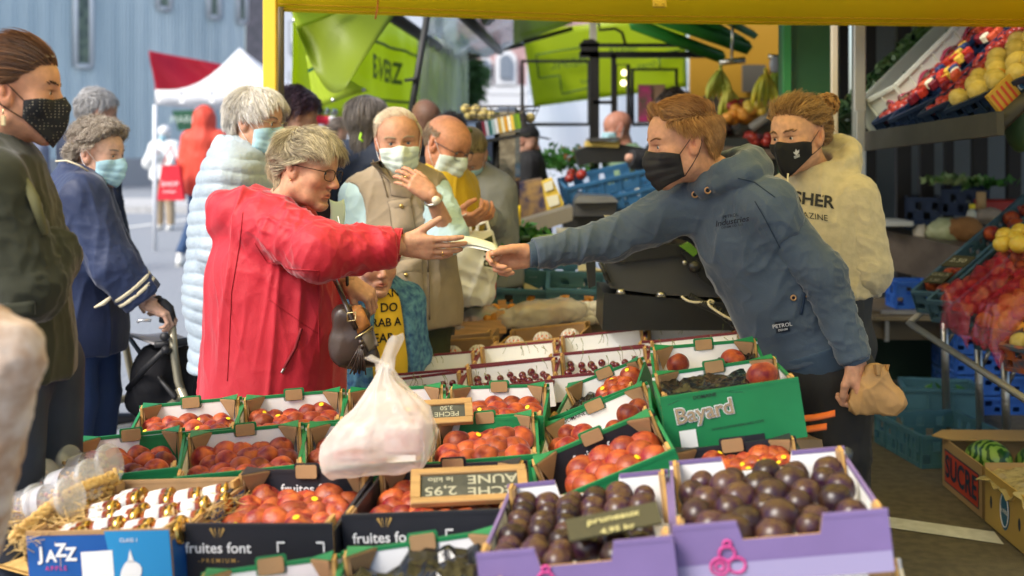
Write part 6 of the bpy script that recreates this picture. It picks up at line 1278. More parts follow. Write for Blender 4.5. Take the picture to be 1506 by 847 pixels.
b = MB(); A = quadpt(UA,UB,UBp,UAp,1.0,.0); B_ = quadpt(UA,UB,UBp,UAp,1.0,1.0); dv = nrm(B_-A); up = R[:,2]; n_ = R[:,0]
b.add([A+n_*.004+up*z+dv*t for (t,z) in ((0,-.11),(1.0,-.11),(1.0,.03),(0,.03))]+[A-n_*.012+up*z+dv*t for (t,z) in ((0,-.11),(1.0,-.11),(1.0,.03),(0,.03))], [(0,1,2,3),(7,6,5,4),(0,4,5,1),(1,5,6,2),(2,6,7,3),(3,7,4,0)], 0)
el = [(math.cos(a)*.13, math.sin(a)*.038) for a in np.linspace(0,2*math.pi,24)[:-1]]; c0 = A+n_*.007+dv*.26-up*.035
b.add([c0+dv*x+up*y for x,y in el], [tuple(range(23))], 1); b.add([c0+n_*.001+dv*x*.93+up*y*.9 for x,y in el], [tuple(range(23))], 2); b.text('Andora', .062, c0+n_*.001, dv, up, 1, bold=.01, shear=.2)
for i in range(4): b.add([A+n_*.006+dv*(.01+.03*i)+up*z+dv*t for t,z in ((0,-.10),(.012,-.10),(.012,.02),(0,.02))], [(0,1,2,3)], 3)
tag(b.build('printed_carton', [mat('carton_ochre', (.45,.27,.04), .6), LW, mat('oval_blue', (.03,.14,.42), .5), mat('carton_red', (.45,.05,.03), .6)]), 'ochre carton side with a blue oval badge at the right edge', 'carton')
b = MB(); d_ = nrm(UB-UA); b.box((UA+UB)/2+V(0,-.03,-.085), (np.linalg.norm(UB-UA)+.1,.03,.09), R=basis(x=d_, z=(0,0,1))); b.tube([UB+V(.02,-.03,-.085), UBp+V(.0,-.03,-.14)], .035, 4); o = b.build('display_beam', mat('beam_grey', (.040,.037,.030), .6, var=.15)); tag(o, 'grey metal beam carrying the upper sloped display', 'beam')
b = MB(); 
for t in np.linspace(.1,.95,6): p = lerp(UA,UB,t)+V(0,-.048,-.085); b.tube([p, p-V(0,.004,0)], .009, 8)
b.build('bolt', DM, o)
b = MB(); b.box(P(1263,300,6.28)+V(0,-.02,0), (.045,.04,.9), bev=.004); tag(b.build('support_post', mat('alu_post', (.36,.36,.33), .35, metal=.7)), 'aluminium support post under the left end of the display beam', 'post')
b = MB(); b.sphere(P(1500,170,5.6), (.07,.08,.16)); o = b.build('hanging_bag', mat('dark_green_bag', (.03,.08,.03), .5, bump=(20,.6,.01))); tag(o, 'dark green bag hanging below the upper display at the right edge', 'bag')
# lower sloped display
LA, LB, LBp, LAp = P(1340,428,5.9), P(1560,560,4.75), P(1740,430,5.1), P(1506,285,6.5)
def strip2(u0,u1,label,m,h=.11,v0=0,v1=1.0,**kw):
 BLp, BRp, FLp = quadpt(LA,LB,LBp,LAp,u0,v1), quadpt(LA,LB,LBp,LAp,u1,v1), quadpt(LA,LB,LBp,LAp,u0,v0); return crate(BLp,BRp,FLp,label,h,m,depth=np.linalg.norm(BLp-FLp),**kw)
SB = mat('steel_blue_plastic', (.055,.115,.16), .4, spec=.5)
T = strip2(0,.115,'grey blue crate of apples, left edge of the lower sloped display',SB); root,tw,w,d,R = T; fruits('peach','peach',[tw((w*random.uniform(.2,.8), d*v, .085)) for v in (.06,.12,.20,.25,.62,.7,.78,.86)],.042,'red and orange apple in the left sloping crate','apple','apples in the left sloping crate'); 
b = MB(M4(R,tw((0,0,0)))); b.box((w*.5,d*.10,.13), (.10,.10,.006), 0); b.text('GALA', .035, (w*.5,d*.12,.134), (1,0,0), (0,1,0), 1); b.text('1.50', .03, (w*.5,d*.07,.134), (1,0,0), (0,1,0), 1); tag(b.build('price_card', [_M['slate'], _M['chalk']]), 'dark price card in the left sloping crate', 'price sign')
T = strip2(.12,.25,'grey blue crate of red fruit, second on the lower sloped display',SB); root,tw,w,d,R = T; fruits('peach','peach',[tw((w*random.uniform(.2,.8), d*v, .09)) for v in np.linspace(.05,.95,12)],.042,'red apple in the second sloping crate','apple','apples in the second sloping crate'); fruits('yellow','peach',[tw((w*.5,d*.55,.10)),tw((w*.6,d*.9,.10))],.04,'yellow apple among the red ones in the second sloping crate','apple','yellow apples second crate')
T = strip2(.26,.44,'grey blue crate under the red film, third on the lower sloped display',SB); fill(T,'peach','peach',.036,'nectarine in the crate of the left red film','nectarine','nectarines under red film',4,12,.115); root,tw,w,d,R = T
RF = mat('red_film', (.45,.02,.05), .10, alpha=.34, spec=1, coat=.5, bump=(22,1.0,.012))
def filmq(A_,B_,v0,v1,name,label,seed,hh=.10):
 b = MB(); b.grid(lambda u,v: quadpt(LA,LB,LBp,LAp,lerp(A_,B_,u),lerp(v0,v1,v))+V(0,-.02,0)+R[:,2]*(hh+.025*noise3(np.array([[u*5+seed,v*6,1]]))[0]+.012*noise3(np.array([[u*14+seed,v*16,4]]))[0]-.06*(abs(u-.5)*2)**3-.12*max(0,.15-v)/.15), 24, 40, 0, True, .002); tag(b.build(name, RF), label, 'film')
filmq(.25,.44,-.06,.42,'red_film_bag','glossy red film bag, left of the two on the lower display',3); filmq(.42,.64,-.05,.95,'red_film_bag','glossy red film bag, right of the two on the lower display',8)
fruits('yellow','peach',[quadpt(LA,LB,LBp,LAp,u,v)+R[:,2]*.13 for u,v in ((.33,.46),(.36,.54),(.38,.64),(.34,.60),(.40,.52),(.30,.52))],.042,'yellow nectarine peeping from the left red film bag','nectarine','yellow nectarines')
b = MB(); c_ = quadpt(LA,LB,LBp,LAp,.29,.16)+R[:,2]*.17; b.box(c_, (.11,.10,.006), 0, R=R); b.text('2.50', .045, c_+R[:,2]*.004, R[:,0], R[:,1], 1, bold=.02); tag(b.build('price_card', [_M['slate'], _M['chalk']]), 'dark price card lying on the left red film bag', 'price sign')
T = strip2(.44,.62,'grey blue crate under the second red film',SB); fill(T,'orange','peach',.036,'orange fruit in the crate of the right red film','orange','oranges under red film',4,11,.115)
T = strip2(.64,1.0,'orange edged carton of green yellow quinces at the right edge',mat('carton_orange', (.42,.10,.02), .6, col2=(.05,.10,.16), vscale=22),h=.12); fill(T,'quince','pom',.040,'green yellow quince in the orange edged carton','quince','quinces',6,10,.105); root,tw,w,d,R = T
b = MB(); b.tube([LA+V(0,.03,-.15), LB+V(0,.03,-.15)], .018, 4); b.tube([LAp+V(0,.03,-.17), LBp+V(0,.03,-.17)], .018, 4); b.tube([LA+V(0,.03,-.15),LAp+V(0,.03,-.17)], .018, 4); root = tag(b.build('display_trestle', mat('trestle_grey', (.28,.27,.24), .5, metal=.4)), 'steel trestle frame carrying the lower sloped display', 'trestle')
for (px,y0,y1,Y) in ((1388,458,588,6.3),(1438,488,636,6.0),(1477,512,662,5.7)):
 b = MB(); b.tube([P(px,y0,Y), P(px+2,lerp(y0,y1,.55),Y), P(px+5,y1,Y)[0:2].tolist()+[.02]], .019, 8); b.tube([P(px+26,y0+10,Y), P(px+2,lerp(y0,y1,.40),Y)], .010, 6); b.build('leg', STEEL, root)
# stacked blue crates under it
for i in range(5):
 z = .10+.108*i; A = P(1402,0,6.9)[0]; BLp, BRp, FLp = V(A+.0,7.25,z), V(A+.58,7.25,z), V(A,6.85,z); crate(BLp,BRp,FLp,['lowest blue crate of the stack under the trestle','second blue crate from the bottom of the stack','middle blue crate of the stack under the trestle','fourth blue crate up in the stack','topmost blue crate of the stack under the trestle'][i],.10,mat('bright_blue_crate', (.03,.13,.50), .45, var=.1),rows=2,group='stacked blue crates')
# floor crates
crate((1300,612,6.75),(1412,628,6.35),(1278,662-46,6.0),'large teal crate standing on the asphalt behind the melon box',.19,TEAL,depth=.62) if 0 else None
def floorcrate(C0, ang, w, d, h, label, m, **kw):
 x = V(math.cos(ang), math.sin(ang), 0); y = V(-math.sin(ang), math.cos(ang), 0); o = np.asarray(C0)+V(0,0,h); return crate(o+y*d, o+y*d+x*w, o, label, h, m, depth=d, **kw)
g0 = P(1385,690,5.74); g0[2] = .006; floorcrate(V(1.793,5.72,.006), math.radians(7), .40, .52, .145, 'large teal crate on the asphalt behind the melon box', TEAL)
g1 = V(P(1325,0,6.6)[0],6.55,.006); floorcrate(g1, -.2, .36,.30,.20,'smaller teal crate with raised ends behind the large floor crate', TEAL, solid=True); greens(g1+V(.25,.1,.15), (.12,.08,.04), 50, 'scraps of green leaf in the smaller teal floor crate', 41)
floorcrate(P(1318,455,7.1), .0, .20,.2,.15,'small blue crate standing on the low brown counter', mat('bright_blue_crate', (.03,.13,.50), .45, var=.1))
# banana box with melons
def melon_box(c, label, prints_kind, La=.49, Lb=.42):
 xs, ys = V(.02,1,0), V(1,-.02,0); up = V(0,0,1); c = np.asarray(c, float); root = empty('fruit_box', c, label, 'box'); h = .20; t = .006; cb = mat('box_board', (.42,.27,.11), .8, bump=(120,.3,.001)); cb2 = mat('box_board_yellow', (.50,.33,.08), .8, bump=(120,.3,.001)); cc = cb if prints_kind == 'sucre' else cb2
 A1, B1 = c+xs*La, c+ys*Lb; Dp = A1+ys*Lb
 def wallq(nm, p, q, m, hh=h, prints=None):
  b = MB(); d = nrm(q-p); n = np.cross(d, up); L = np.linalg.norm(q-p); b.add([p,q,q+up*hh,p+up*hh,p-n*t,q-n*t,q-n*t+up*hh,p-n*t+up*hh], [(0,1,2,3),(7,6,5,4),(3,2,6,7),(0,3,7,4),(1,5,6,2)])
  if prints: prints(b, p, d, n, L, hh)
  return b.build(nm, [m, mat('print_red', (.50,.05,.02), .6), mat('print_navy', (.01,.03,.06), .6), mat('print_teal', (.02,.13,.22), .6), LW], root)
 def sucre(b, p, d, n, L, hh):
  def rect(a,b0,c_,d0,mi,o): b.add([p+d*L*a+up*hh*b0+n*o,p+d*L*c_+up*hh*b0+n*o,p+d*L*c_+up*hh*d0+n*o,p+d*L*a+up*hh*d0+n*o], [(0,1,2,3)], mi)
  rect(.07,.12,.93,.80,2,.001); rect(.085,.15,.915,.77,1,.002); b.text('SUCRE', .125, p+d*L*.5+up*hh*.46, d, up, 2, bold=.028, space=1.06, off=.004)
 def oval(b, p, d, n, L, hh):
  o = p+d*L*.42+up*hh*.50+n*.002; b.add([o+d*math.cos(a)*.05+up*math.sin(a)*.072 for a in np.linspace(0,2*math.pi,22)[:-1]], [tuple(range(21))], 3); b.tube([o+n*.001+d*math.cos(a)*.040+up*math.sin(a)*.060 for a in np.linspace(0,2*math.pi,20)], .0022, 4, 4, caps=False); b.text('Bonita', .030, o+n*.002, d, up, 4, bold=.01)
  for a in (.14,.70): o = p+d*L*a+up*hh*.45+n*.001; b.add([o+d*math.cos(t)*.012+up*math.sin(t)*.024 for t in np.linspace(0,2*math.pi,14)[:-1]], [tuple(range(13))], 2)
 wallq('side_panel', A1, c, cc, prints=sucre if prints_kind == 'sucre' else oval); wallq('front_panel', c, B1, cc); wallq('side_panel', B1, Dp, cb); wallq('back_panel', Dp, A1, cb, h+.02)
 b = MB(); b.add([c,B1,Dp,A1,c+up*.006,B1+up*.006,Dp+up*.006,A1+up*.006], [(3,2,1,0),(4,5,6,7)]); b.build('base', cb, root)
 if prints_kind == 'sucre':
  b = MB(); q = [A1+up*(h+.024)+V(-.05,-.02,-.012), A1+up*(h+.03), Dp+up*(h+.03)+V(.1,0,0), Dp+up*(h+.024)+V(.1,-.11,-.012), A1+up*(h+.024)+V(.0,-.10,-.012)]; b.add(q+[p-up*.005 for p in q], [(0,1,2,3,4),(9,8,7,6,5)]+[(i,(i+1)%5,(i+1)%5+5,i+5) for i in range(5)]); b.build('top_flap', cb, root)
 return c, xs, ys
c_, xs_, ys_ = melon_box((1.785,4.955,.01), 'brown fruit box with red SUCRE print holding two watermelons on the asphalt', 'sucre')
wm = bpy.data.materials.new('watermelon'); wm.use_nodes = True; n = wm.node_tree.nodes; Lk = wm.node_tree.links; tc = n.new('ShaderNodeTexCoord'); wv = n.new('ShaderNodeTexWave'); wv.inputs['Scale'].default_value = 9; wv.inputs['Distortion'].default_value = 9; wv.inputs['Detail Scale'].default_value = 1.6; r = n.new('ShaderNodeValToRGB'); r.color_ramp.elements[0].color = (.012,.07,.012,1); r.color_ramp.elements[1].color = (.22,.38,.07,1); r.color_ramp.elements[0].position = .42; r.color_ramp.elements[1].position = .56
Lk.new(tc.outputs['Object'], wv.inputs[0]); Lk.new(wv.outputs[0], r.inputs[0]); Lk.new(r.outputs[0], n['Principled BSDF'].inputs['Base Color']); n['Principled BSDF'].inputs['Roughness'].default_value = .3
for (x, y, lab) in ((.13,.30,'striped watermelon at the left of the SUCRE box'),(.31,.22,'striped watermelon at the right of the SUCRE box')):
 b = MB(); b.sphere((0,0,0), (.11,.08,.085), 0, 26, 18); o = b.build('watermelon', wm); o.location = (c_[0]+x, c_[1]+y, .155); o.rotation_euler = (0,.15,2.0); tag(o, lab, 'watermelon')
c2, xs2, ys2 = melon_box((1.775,4.42,.01), 'yellow brown fruit box with blue oval badge cut by the right edge', 'oval', .51)
b = MB(); b.grid(lambda u,v: c2+V(0,.51,.205)-V(0,.50*u,0)+V(.30*(1-v)-.012-.004*v,0,.015*noise3(np.array([[u*9,v*9,2]]))[0]-.075*max(0,v-.55)*(1+noise3(np.array([[u*7,1,1]]))[0]))+V(.012*noise3(np.array([[u*20,v*12,7]]))[0],0,0), 40, 18, 0, False, .002); tag(b.build('loose_film', mat('yellow_film', (.60,.50,.25), .2, alpha=.6, spec=.8, bump=(30,.8,.01))), 'torn crinkled film draped over the yellow brown fruit box', 'film')
# low brown counters and produce by the slats
b = MB(); slab(b, [(1262,452),(1304,460),(1402,455),(1402,500),(1304,500),(1262,492)], 7.0, .6, 0); b.box(P(1340,456,7.25), (.62,.7,.02), 1); b.box(P(1304,480,6.98), (.02,.02,.16), 2); b.box(P(1350,459,6.97), (.40,.02,.02), 2); tag(b.build('low_counter', [mat('counter_brown', (.10,.075,.045), .6, col2=(.15,.12,.08), vscale=3), mat('counter_top', (.22,.17,.10), .5), STEEL]), 'low worn brown counter under the small blue crate', 'counter')
b = MB(); b.grid(lambda u,v: P(lerp(1288,1425,u), lerp(lerp(392,425,u),lerp(335,366,u),v), lerp(7.6,7.0,u)), 4, 3, 0, False, .35); tag(b.build('steel_trough', mat('worn_steel', (.16,.13,.10), .4, metal=.5, var=.2)), 'worn metal trough sloping down to the right behind the low counter', 'trough')
b = MB(); b.box(P(1308,327,7.5), (.19,.3,.03), bev=.005); tag(b.build('white_board', mat('board_white', (.55,.55,.48), .5)), 'white board end beside the cream hoodie', 'board')
crate(P(1330,322,8.0),P(1385,322,8.0),P(1330,334,7.6),'dull blue crate standing on the metal trough',.13,NAVY); crate(P(1360,360,7.5),P(1430,362,7.4),P(1362,366,7.3),'dark green crate of cauliflower on the metal trough',.10,DGC)
def blob(px,py,Y,r,m,label,cat,amp=.02,sc=1): 
 b = MB(); b.sphere((0,0,0), 1, 0, 30, 20); v = np.vstack(b.v); v = v*(1+.14*noise3(v*3.1+px)+.08*noise3(v*8+py))[:,None]*np.array(r)+P(px,py,Y); tag(link_mesh(cat.replace(' ','_'), v, b.f, m, smooth=True), label, cat)
blob(1393,340,7.35,(.11,.08,.075),mat('cauli_leaf', (.35,.38,.18), .6, col2=(.5,.52,.3), vscale=20),'pale green cabbage on the metal trough','cabbage'); blob(1420,337,7.3,(.10,.07,.07),mat('brown_roots', (.28,.13,.04), .8, bump=(60,.9,.01)),'brown knobbly celeriac roots on the metal trough','celeriac'); blob(1354,343,7.4,(.045,.04,.05),mat('garlic_white', (.60,.55,.45), .6),'white garlic bulb at the left of the cabbage','garlic'); blob(1456,318,7.6,(.09,.07,.05),mat('grey_root', (.32,.26,.2), .8),'greyish root vegetable near the sloping crates','root')
b = MB(); b.tube([P(1428,325,7.4),P(1429,312,7.4),P(1430,306,7.4)], [.03,.025,.012], 10, 0); b.tube([P(1430,307,7.4),P(1430,300,7.4)], .018, 10, 1); tag(b.build('squeeze_bottle', [mat('bottle_pale', (.5,.5,.4), .3), mat('cap_yellow', (.8,.65,.03), .4)]), 'small pale bottle with a yellow cap behind the celeriac', 'bottle')
b = MB(); b.box(P(1472,302,7.8), (.26,.2,.07), bev=.01); tag(b.build('red_carton', mat('deep_red', (.30,.02,.015), .5)), 'deep red carton near the top of the sloping crates', 'carton'); b = MB(); b.tube([P(1443,310,7.7),P(1443,282,7.7)], .028, 12); tag(b.build('cardboard_tube', mat('tan_tube', (.42,.27,.12), .7)), 'tan cardboard tube standing behind the bottle', 'tube')
greens(P(1405,264,8.0), (.16,.1,.03), 160, 'green herbs on the shelf behind the dark slats', 51, mat('pale_herbs', (.08,.2,.04), .5, col2=(.35,.45,.2), vscale=9)); greens(P(1450,268,8.0), (.16,.1,.02), 120, 'dark herbs to the right on the shelf behind the slats', 52)
crate(P(1385,272,8.3),P(1448,272,8.3),P(1385,278,8.0),'navy crate under the green herbs behind the slats',.16,NAVY); crate(P(1332,286,8.4),P(1378,286,8.4),P(1332,290,8.1),'navy crate behind the slats left of the herbs',.16,NAVY)
# ---------------------------------------------------------------- rollator, handbags, papers, paper bag
def rollator():
 Y = 5.0; root = empty('rollator', V(P(235,0,Y)[0],Y,0), 'champagne coloured wheeled walking frame with black bag and seat', 'rollator'); fr = mat('champagne_metal', (.42,.38,.27), .3, metal=.7); bk = mat('grip_black', (.015,.015,.017), .5); fab = mat('bag_black_fabric', (.010,.010,.013), .85, bump=(60,.4,.004)); gl = 0
 def fl(x,y): return V(P(x,0,y)[0], y, 0)
 for nm,(pts,Yy) in (('frame',([(253,480),(256,520),(262,560),(270,585),(290,600)],Y-.12)),('frame',([(181,460),(183,500),(192,545),(196,560)],Y+.35))):
  b = MB(); b.tube([P(x,y,Yy) for x,y in pts], .0155, 10); b.build(nm, fr, root)
 for Yy in (Y-.12,Y+.35):
  o = 0 if Yy < Y else -72
  b = MB(); b.tube([P(270+o,583,Yy), P(262+o-70,600,Yy)*V(1,1,0)+V(0,0,.35), V(P(150+o,0,Yy)[0],Yy,.12)], .017, 10); b.tube([P(264+o,570,Yy), V(P(330+o,0,Yy)[0],Yy,.14)], .017, 10); b.build('leg', fr, root)
  for xx in (150+o,330+o):
   w = MB(); c = V(P(xx,0,Yy)[0],Yy,.10); w.tube([c-V(0,.016,0),c+V(0,.016,0)], .10, 22); w.build('wheel', mat('rubber_grey', (.03,.03,.03), .8), root)
 b = MB(); b.tube([P(233,441,Y-.12),P(240,446,Y-.12),P(248,454,Y-.12),P(252,468,Y-.12)], [.014,.019,.020,.018], 10); b.tube([P(236,467,Y-.12),P(256,470,Y-.12)], .020, 8); b.tube([P(234,440,Y-.1),P(222,444,Y-.06)], .016, 8); b.build('handle', bk, root)
 b = MB(); b.tube([P(170,452,Y+.35),P(182,454,Y+.35)], .019, 8); b.tube([P(168,470,Y+.35),P(184,474,Y+.35)], .015, 8); b.build('handle', bk, root)
 b = MB(); b.tube([P(241,495,Y-.14),P(243,495,Y-.19)], .016, 10); b.tube([P(248,516,Y-.14),P(242,514,Y-.18)], .014, 8); b.build('knob', bk, root)
 b = MB(); b.tube([P(222,471,Y-.2),P(206,471,Y-.2),P(202,474,Y-.2)], .006, 6); b.build('brake_lever', mat('lever_steel', (.55,.55,.55), .3, metal=.9), root)
 b = MB(); quad(b, P(232,506,Y-.14), P(282,500,Y-.02), P(250,487,Y+.38), P(172,485,Y+.34), 8, 6, lambda u,v: V(0,0,-.015*math.sin(math.pi*u)), thick=.008); b.build('seat', mat('seat_grey', (.36,.34,.34), .6), root)
 b = MB(); b.tube([P(228,507,Y-.14),P(260,504,Y-.1),P(292,499,Y-.05),P(304,508,Y-.05),P(308,515,Y-.05)], [.012,.014,.016,.017,.010], 8); b.build('seat_edge', bk, root)
 b = MB(); b.tube([P(190,496,Y+.2),P(225,545,Y),P(258,585,Y-.15)], .010, 6); b.tube([P(245,512,Y-.15),P(215,540,Y-.1),P(188,572,Y)], .012, 6); b.tube([P(286,505,Y-.08),P(288,580,Y-.08)], .009, 6); b.build('cross_brace', bk, root)
 q = [ell(P(232,552,Y+.08), (.105,.14,.125), k=.05), cap(P(205,590,Y+.05),P(255,590,Y+.05),.06,k=.05), cap(P(275,530,Y+.12),P(292,570,Y+.12),.06,k=.05)]; garment('bag', q, fab, root, .008, [((.1,0,1),.3,.05,.010,None,1)], 1)
rollator()
def handbag():
 Y = 3.86; root = empty('handbag', P(520,500,Y), 'dark brown leather handbag with tan panel and tassels', 'handbag'); lt = mat('brown_leather', (.045,.028,.022), .35, bump=(160,.3,.001), spec=.5); tan = mat('tan_leather', (.38,.15,.04), .45); tp = mat('taupe_leather', (.14,.11,.08), .45)
 q = [cap(P(506,465,Y),P(530,466,Y),.036,.030,k=.03), ell(P(518,505,Y), (.070,.042,.070), k=.03), cap(P(502,522,Y),P(545,527,Y),.026,k=.03)]; hb = garment('bag_body', q, lt, root, .004, [((.3,0,1),.12,.03,.003,None,1)], 2)
 v, f = GEO[hb.name]; bv = BVHTree.FromPolygons([tuple(map(float,p)) for p in v], [tuple(map(int,x)) for x in f])
 def on(px,py,off=.003):
  dr = nrm(P(px,py,1.5)-V(0,0,EYE)); h = bv.ray_cast(Vector((0,0,EYE)), Vector(dr)); return np.array(h[0])-dr*off if h[0] is not None else P(px,py,Y-.02)
 for nm, qd, m in (('tan_panel',[(517,450),(531,448),(545,478),(526,492)],tan),('taupe_panel',[(530,492),(548,480),(557,508),(542,518)],tp)):
  b = MB(); b.grid(lambda u,v: on(*lerp(lerp(V(*qd[0]),V(*qd[1]),u), lerp(V(*qd[3]),V(*qd[2]),u), v), .003), 7, 7, 0, True, .002); b.build(nm, m, root)
 z = mat('antique_brass', (.5,.4,.2), .3, metal=1); b = MB(); b.tube([on(523,497,.006),on(535,490,.006),on(548,480,.006)], .0028, 6); b.tube([on(522,498,.008),on(548,484,.008)], .0014, 5); b.build('zip', z, root)
 b = MB(); c = on(517,466,.010); b.tube([c+V(x,0,zz) for x,zz in ((-.012,-.013),(.012,-.010),(.012,.014),(-.012,.011),(-.012,-.013))], .0026, 6); b.build('buckle', z, root)
 b = MB(); b.tube([P(492,410,3.98),P(497,420,3.92),P(504,436,3.86),on(514,462,.006),on(524,484,.006)], .008, 6); b.build('strap', lt, root)
 for (px,py) in ((531,508),(533,514)): 
  b = MB(); rr = random.Random(px); c = on(px,py-8,.014); b.tube([c,c-V(0,0,.012)], .007, 8)
  for i in range(16): b.tube([c-V(0,0,.01), c+V(rr.uniform(-.02,.012)-.01*(i%3), rr.uniform(-.006,.004), -.075-rr.uniform(0,.015))], .0022, 4)
  b.build('tassel', lt, root)
handbag()
def note():
 b = MB(); A, B = P(664,359,3.93), P(735,372,3.86); b.grid(lambda u,v: lerp(A,B,u)+V(-.01*v,.040*v,.022*v+.010*math.sin(u*3.1)+.003*math.sin(v*3)), 10, 5, 0, True, .0008); b.grid(lambda u,v: lerp(A,B,u)+V(.006,.036*v-.006,-.007+.018*v+.007*math.sin(u*3.1)), 8, 4, 1, True, .0008); tag(b.build('banknote', [mat('note_green', (.50,.60,.45), .6, col2=(.62,.55,.42), vscale=25), mat('note_white', (.68,.68,.62), .6)]), 'folded banknote and receipt passed between the two hands', 'banknote')
note()
def paperbag():
 Y = 3.76; root = empty('paper_bag', P(1290,600,Y), 'small brown paper bag hanging from the vendor fist', 'bag'); m = mat('kraft_paper', (.52,.30,.12), .55, bump=(25,.5,.004), var=.08, transl=(.15,(.6,.35,.12)))
 q = [cap(P(1282,545,Y),P(1278,575,Y),.022,.045,k=.03,flat=((0,1,0),.8)), cap(P(1265,596,Y),P(1312,592,Y),.034,.032,k=.03,flat=((0,1,0),.7)), cap(P(1296,546,Y),P(1316,590,Y),.014,.026,k=.03), plane(P(1290,612,Y), V(-.10,0,-1), .004)]
 garment('paper', q, m, root, .0035, [((.4,0,1),.09,.022,.0045,None,1),((-.6,0,1),.08,.018,.004,None,1)], 0); b = MB(); b.grid(lambda u,v: P(lerp(1287,1304,u)+8*v*(u-.5), lerp(552,536,v), Y-.02-.02*math.sin(u*6)), 6, 4, 0, False, .0015); b.build('bag_mouth', m, root)
paperbag()
for grp in {o.get('group') for o in SC.objects if str(o.get('group','')).startswith('small cartons')}:
 L_ = [o for o in SC.objects if o.get('group') == grp]; ws = spots([np.mean([v.co[:] for v in o.data.vertices], 0) for o in L_])
 for o, w_ in zip(L_, ws): o['label'] = w_+o['label']; o['group'] = 'small cartons'
# ---------------------------------------------------------------- the people, front pair first
STRAP = mat('mask_cord', (.8,.82,.84), .7); LENS = mat('lens_glass', (.02,.02,.02), .05, alpha=.18, spec=.8)
SHOE = mat('shoe_dark', (.03,.03,.035), .5); SOLE = mat('shoe_sole', (.5,.5,.48), .7)
def scal(front=.55, side=.15, back=-.55, ez=.20, ey=.5):
 """scalp region: hairline height at forehead, temple and nape"""
 def f(d):
  y = d[:,1]; z = d[:,2]; ax = np.abs(d[:,0]); lim = np.where(y > 0, side+(front-side)*np.clip((y-.25)/.5, 0, 1), side+(back-side)*np.clip(-y/.45-.10, 0, 1))
  ear = (y > -.38) & (y < ey) & (ax > .5) & (z < ez)
  return (z > lim) & ~ear
 return f
def comb(fx, fy, fz, part=0):
 def g(p):
  o = np.zeros_like(p); o[:,0] = fx*np.clip((p[:,0]-part)/.03,-1,1); o[:,1] = fy; o[:,2] = fz; r = p-np.array([0,-.01,.02]); r /= np.linalg.norm(r, axis=1, keepdims=True)
  o = o-r*(o*r).sum(1)[:,None]; return o/(np.linalg.norm(o, axis=1, keepdims=True)+1e-6)
 return g
